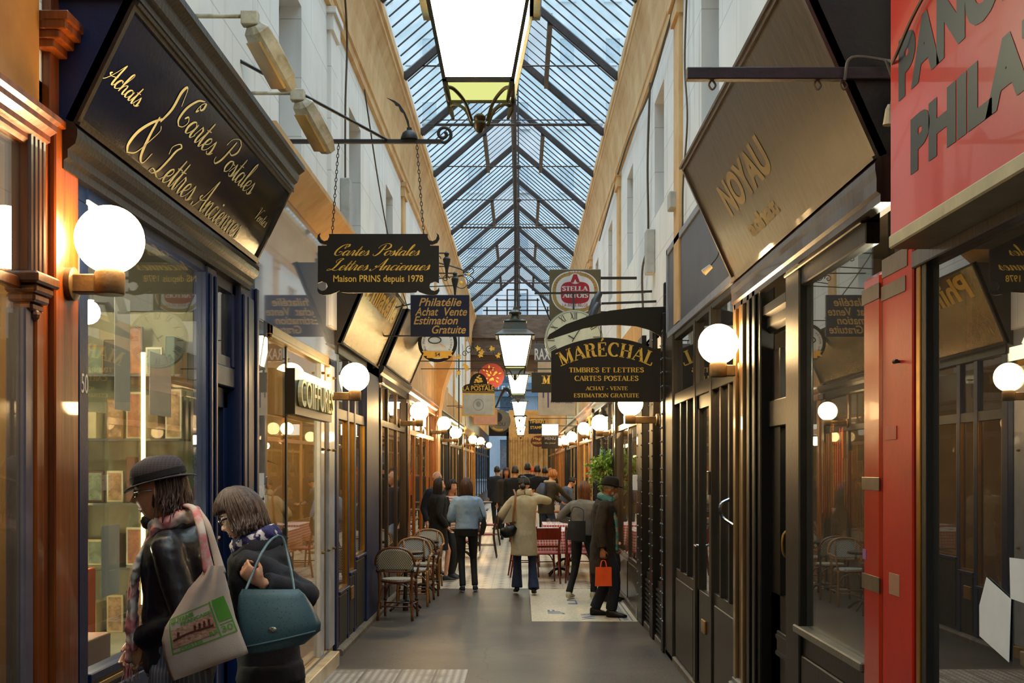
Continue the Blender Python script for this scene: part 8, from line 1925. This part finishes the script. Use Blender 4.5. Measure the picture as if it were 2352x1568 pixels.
NX = ('at the glass', 'second from the glass', 'third from the glass', 'fourth from the glass', 'fifth from the glass', 'innermost')
for r, (nm, z) in enumerate(SH):
    for i in range(6):
        x = -1.87 - i * .105; h = R_.uniform(.14, .27)
        if (r + i) % 3 == 1:
            album('%s upright album on the %s shelf of the display case, %s' % (('brown', 'tan', 'green', 'rust', 'cream', 'umber')[(r * 2 + i) % 6], nm, NX[i]), x, 6.34, z, .05 + .03 * (i % 2), .16, h, cols[(r * 2 + i) % 6]); continue
        t = thing('framed_postcard', 'small framed postcard on the %s shelf of the display case, %s' % (nm, NX[i]), 'picture', (x, 6.33, z), -PI / 2, group='framed postcards in the window of shop 50')
        c_ = ('#8a6a3a', '#c9b88a', '#5a4030', '#d8cfae')[(r + i * 3) % 4]
        MB().bbox(-.01, .01, -.045, .045, 0, h, .003).build('frame', pm('frame_' + c_[1:], c_, .5), t); MB().box(.0101, .0115, -.035, .035, .012, h - .012).build('picture', pm('print_%d' % (i % 3), ('#c9a070', '#8f9a80', '#b5764a')[i % 3], .6, c2=('#5a3d22', '#4a5240', '#6d3a24')[i % 3], scale=22, bump=0), t)
for i, (x, y, z0, z1) in enumerate(((-2.30, 6.12, .9, 1.75), (-1.98, 6.16, 1.0, 2.35))):
    t = thing('tube_lamp', ('short yellow tube lamp standing deeper in the window of shop 50', 'tall yellow tube lamp standing by the glass of shop 50')[i], 'lamp', (x, y, z0))
    MB().tube([(x, y, z0 + .03), (x, y, z1)], .012, 8).build('tube', emis('yellow_tube', (1, .75, .30), 7), t, world=True); MB().lathe([(.04, 0), (.04, .02), (.015, .03)], (x, y, .86), 10).tube([(x, y, .88), (x, y, z0 + .04)], .01, 6).build('base', M_black, t, world=True)
for i in range(5): album('%s album leaning at the back of the ledge in shop 50, %s' % (('brown', 'tan', 'green', 'rust', 'cream')[i], ('nearest', 'second', 'third', 'fourth', 'fifth')[i]), -2.32, 4.95 + i * .2, .86, .2, .06, .2 + .05 * (i % 3), cols[i])
for q, (y, z) in enumerate(((5.0, 2.5), (5.7, 2.5), (5.3, 1.30))): inside_lamp(-2.1, y, z, ('bulb lighting the near half of the window of shop 50', 'bulb lighting the far half of the window of shop 50', 'low bulb on the ledge of shop 50')[q], .045, M_bulbw)
for i, (y, z, w, h) in enumerate(((5.05, 1.2, .22, .3), (5.75, 2.0, .34, .3), (5.2, 2.0, .2, .5))):
    o = MB().box(-1.765, -1.763, y - w / 2, y + w / 2, z, z + h).build('notice', M_paper); tag(o, ('white notice taped low inside the window of shop 50', 'wide notice taped inside the window near the door of shop 50', 'tall notice with script taped inside the window of shop 50')[i], 'notice', 'notices in the window of shop 50')
# hanging strings of beads in the dark shop window on the right
M_coral = pm('coral_orange', '#d8501a', .4); M_amb = pm('amber_beads', '#a8641e', .3)
for i in range(9):
    y = 5.62 + i * .085; z1 = R_.uniform(1.75, 1.98); L = R_.uniform(.25, .5); x = 1.62; k = MB()
    k.tube(catmull([(x, y - .018, z1), (x, y - .02, z1 - L * .8), (x, y, z1 - L), (x, y + .02, z1 - L * .8), (x, y + .018, z1)], 5), .007, 6)
    for q in range(10): k.bar((x, y - .045, z1 - L * q / 10), (x, y + .045, z1 - L * q / 10), .002, .002)
    o = k.build('bead_necklace', M_coral if i in (4, 5) else M_amb); tag(o, '%s bead string hanging in the dark shop window, %s from the red post' % ('coral' if i in (4, 5) else 'amber', ('first', 'second', 'third', 'fourth', 'fifth', 'sixth', 'seventh', 'eighth', 'ninth')[i]), 'necklace', 'bead strings in the dark shop window')
MB_ = MB().bar((1.62, 5.5, 2.0), (1.62, 6.4, 2.0), .012, .012).bar((1.62, 5.5, 2.0), (1.62, 5.5, .2), .012, .012).bar((1.62, 6.4, 2.0), (1.62, 6.4, .2), .012, .012).build('display_rail', M_black); tag(MB_, 'thin black rail carrying the bead strings in the dark shop window', 'rail')
inside_lamp(1.8, 5.75, 2.25, 'bulb above the bead strings in the dark shop window', .05, M_bulbw)
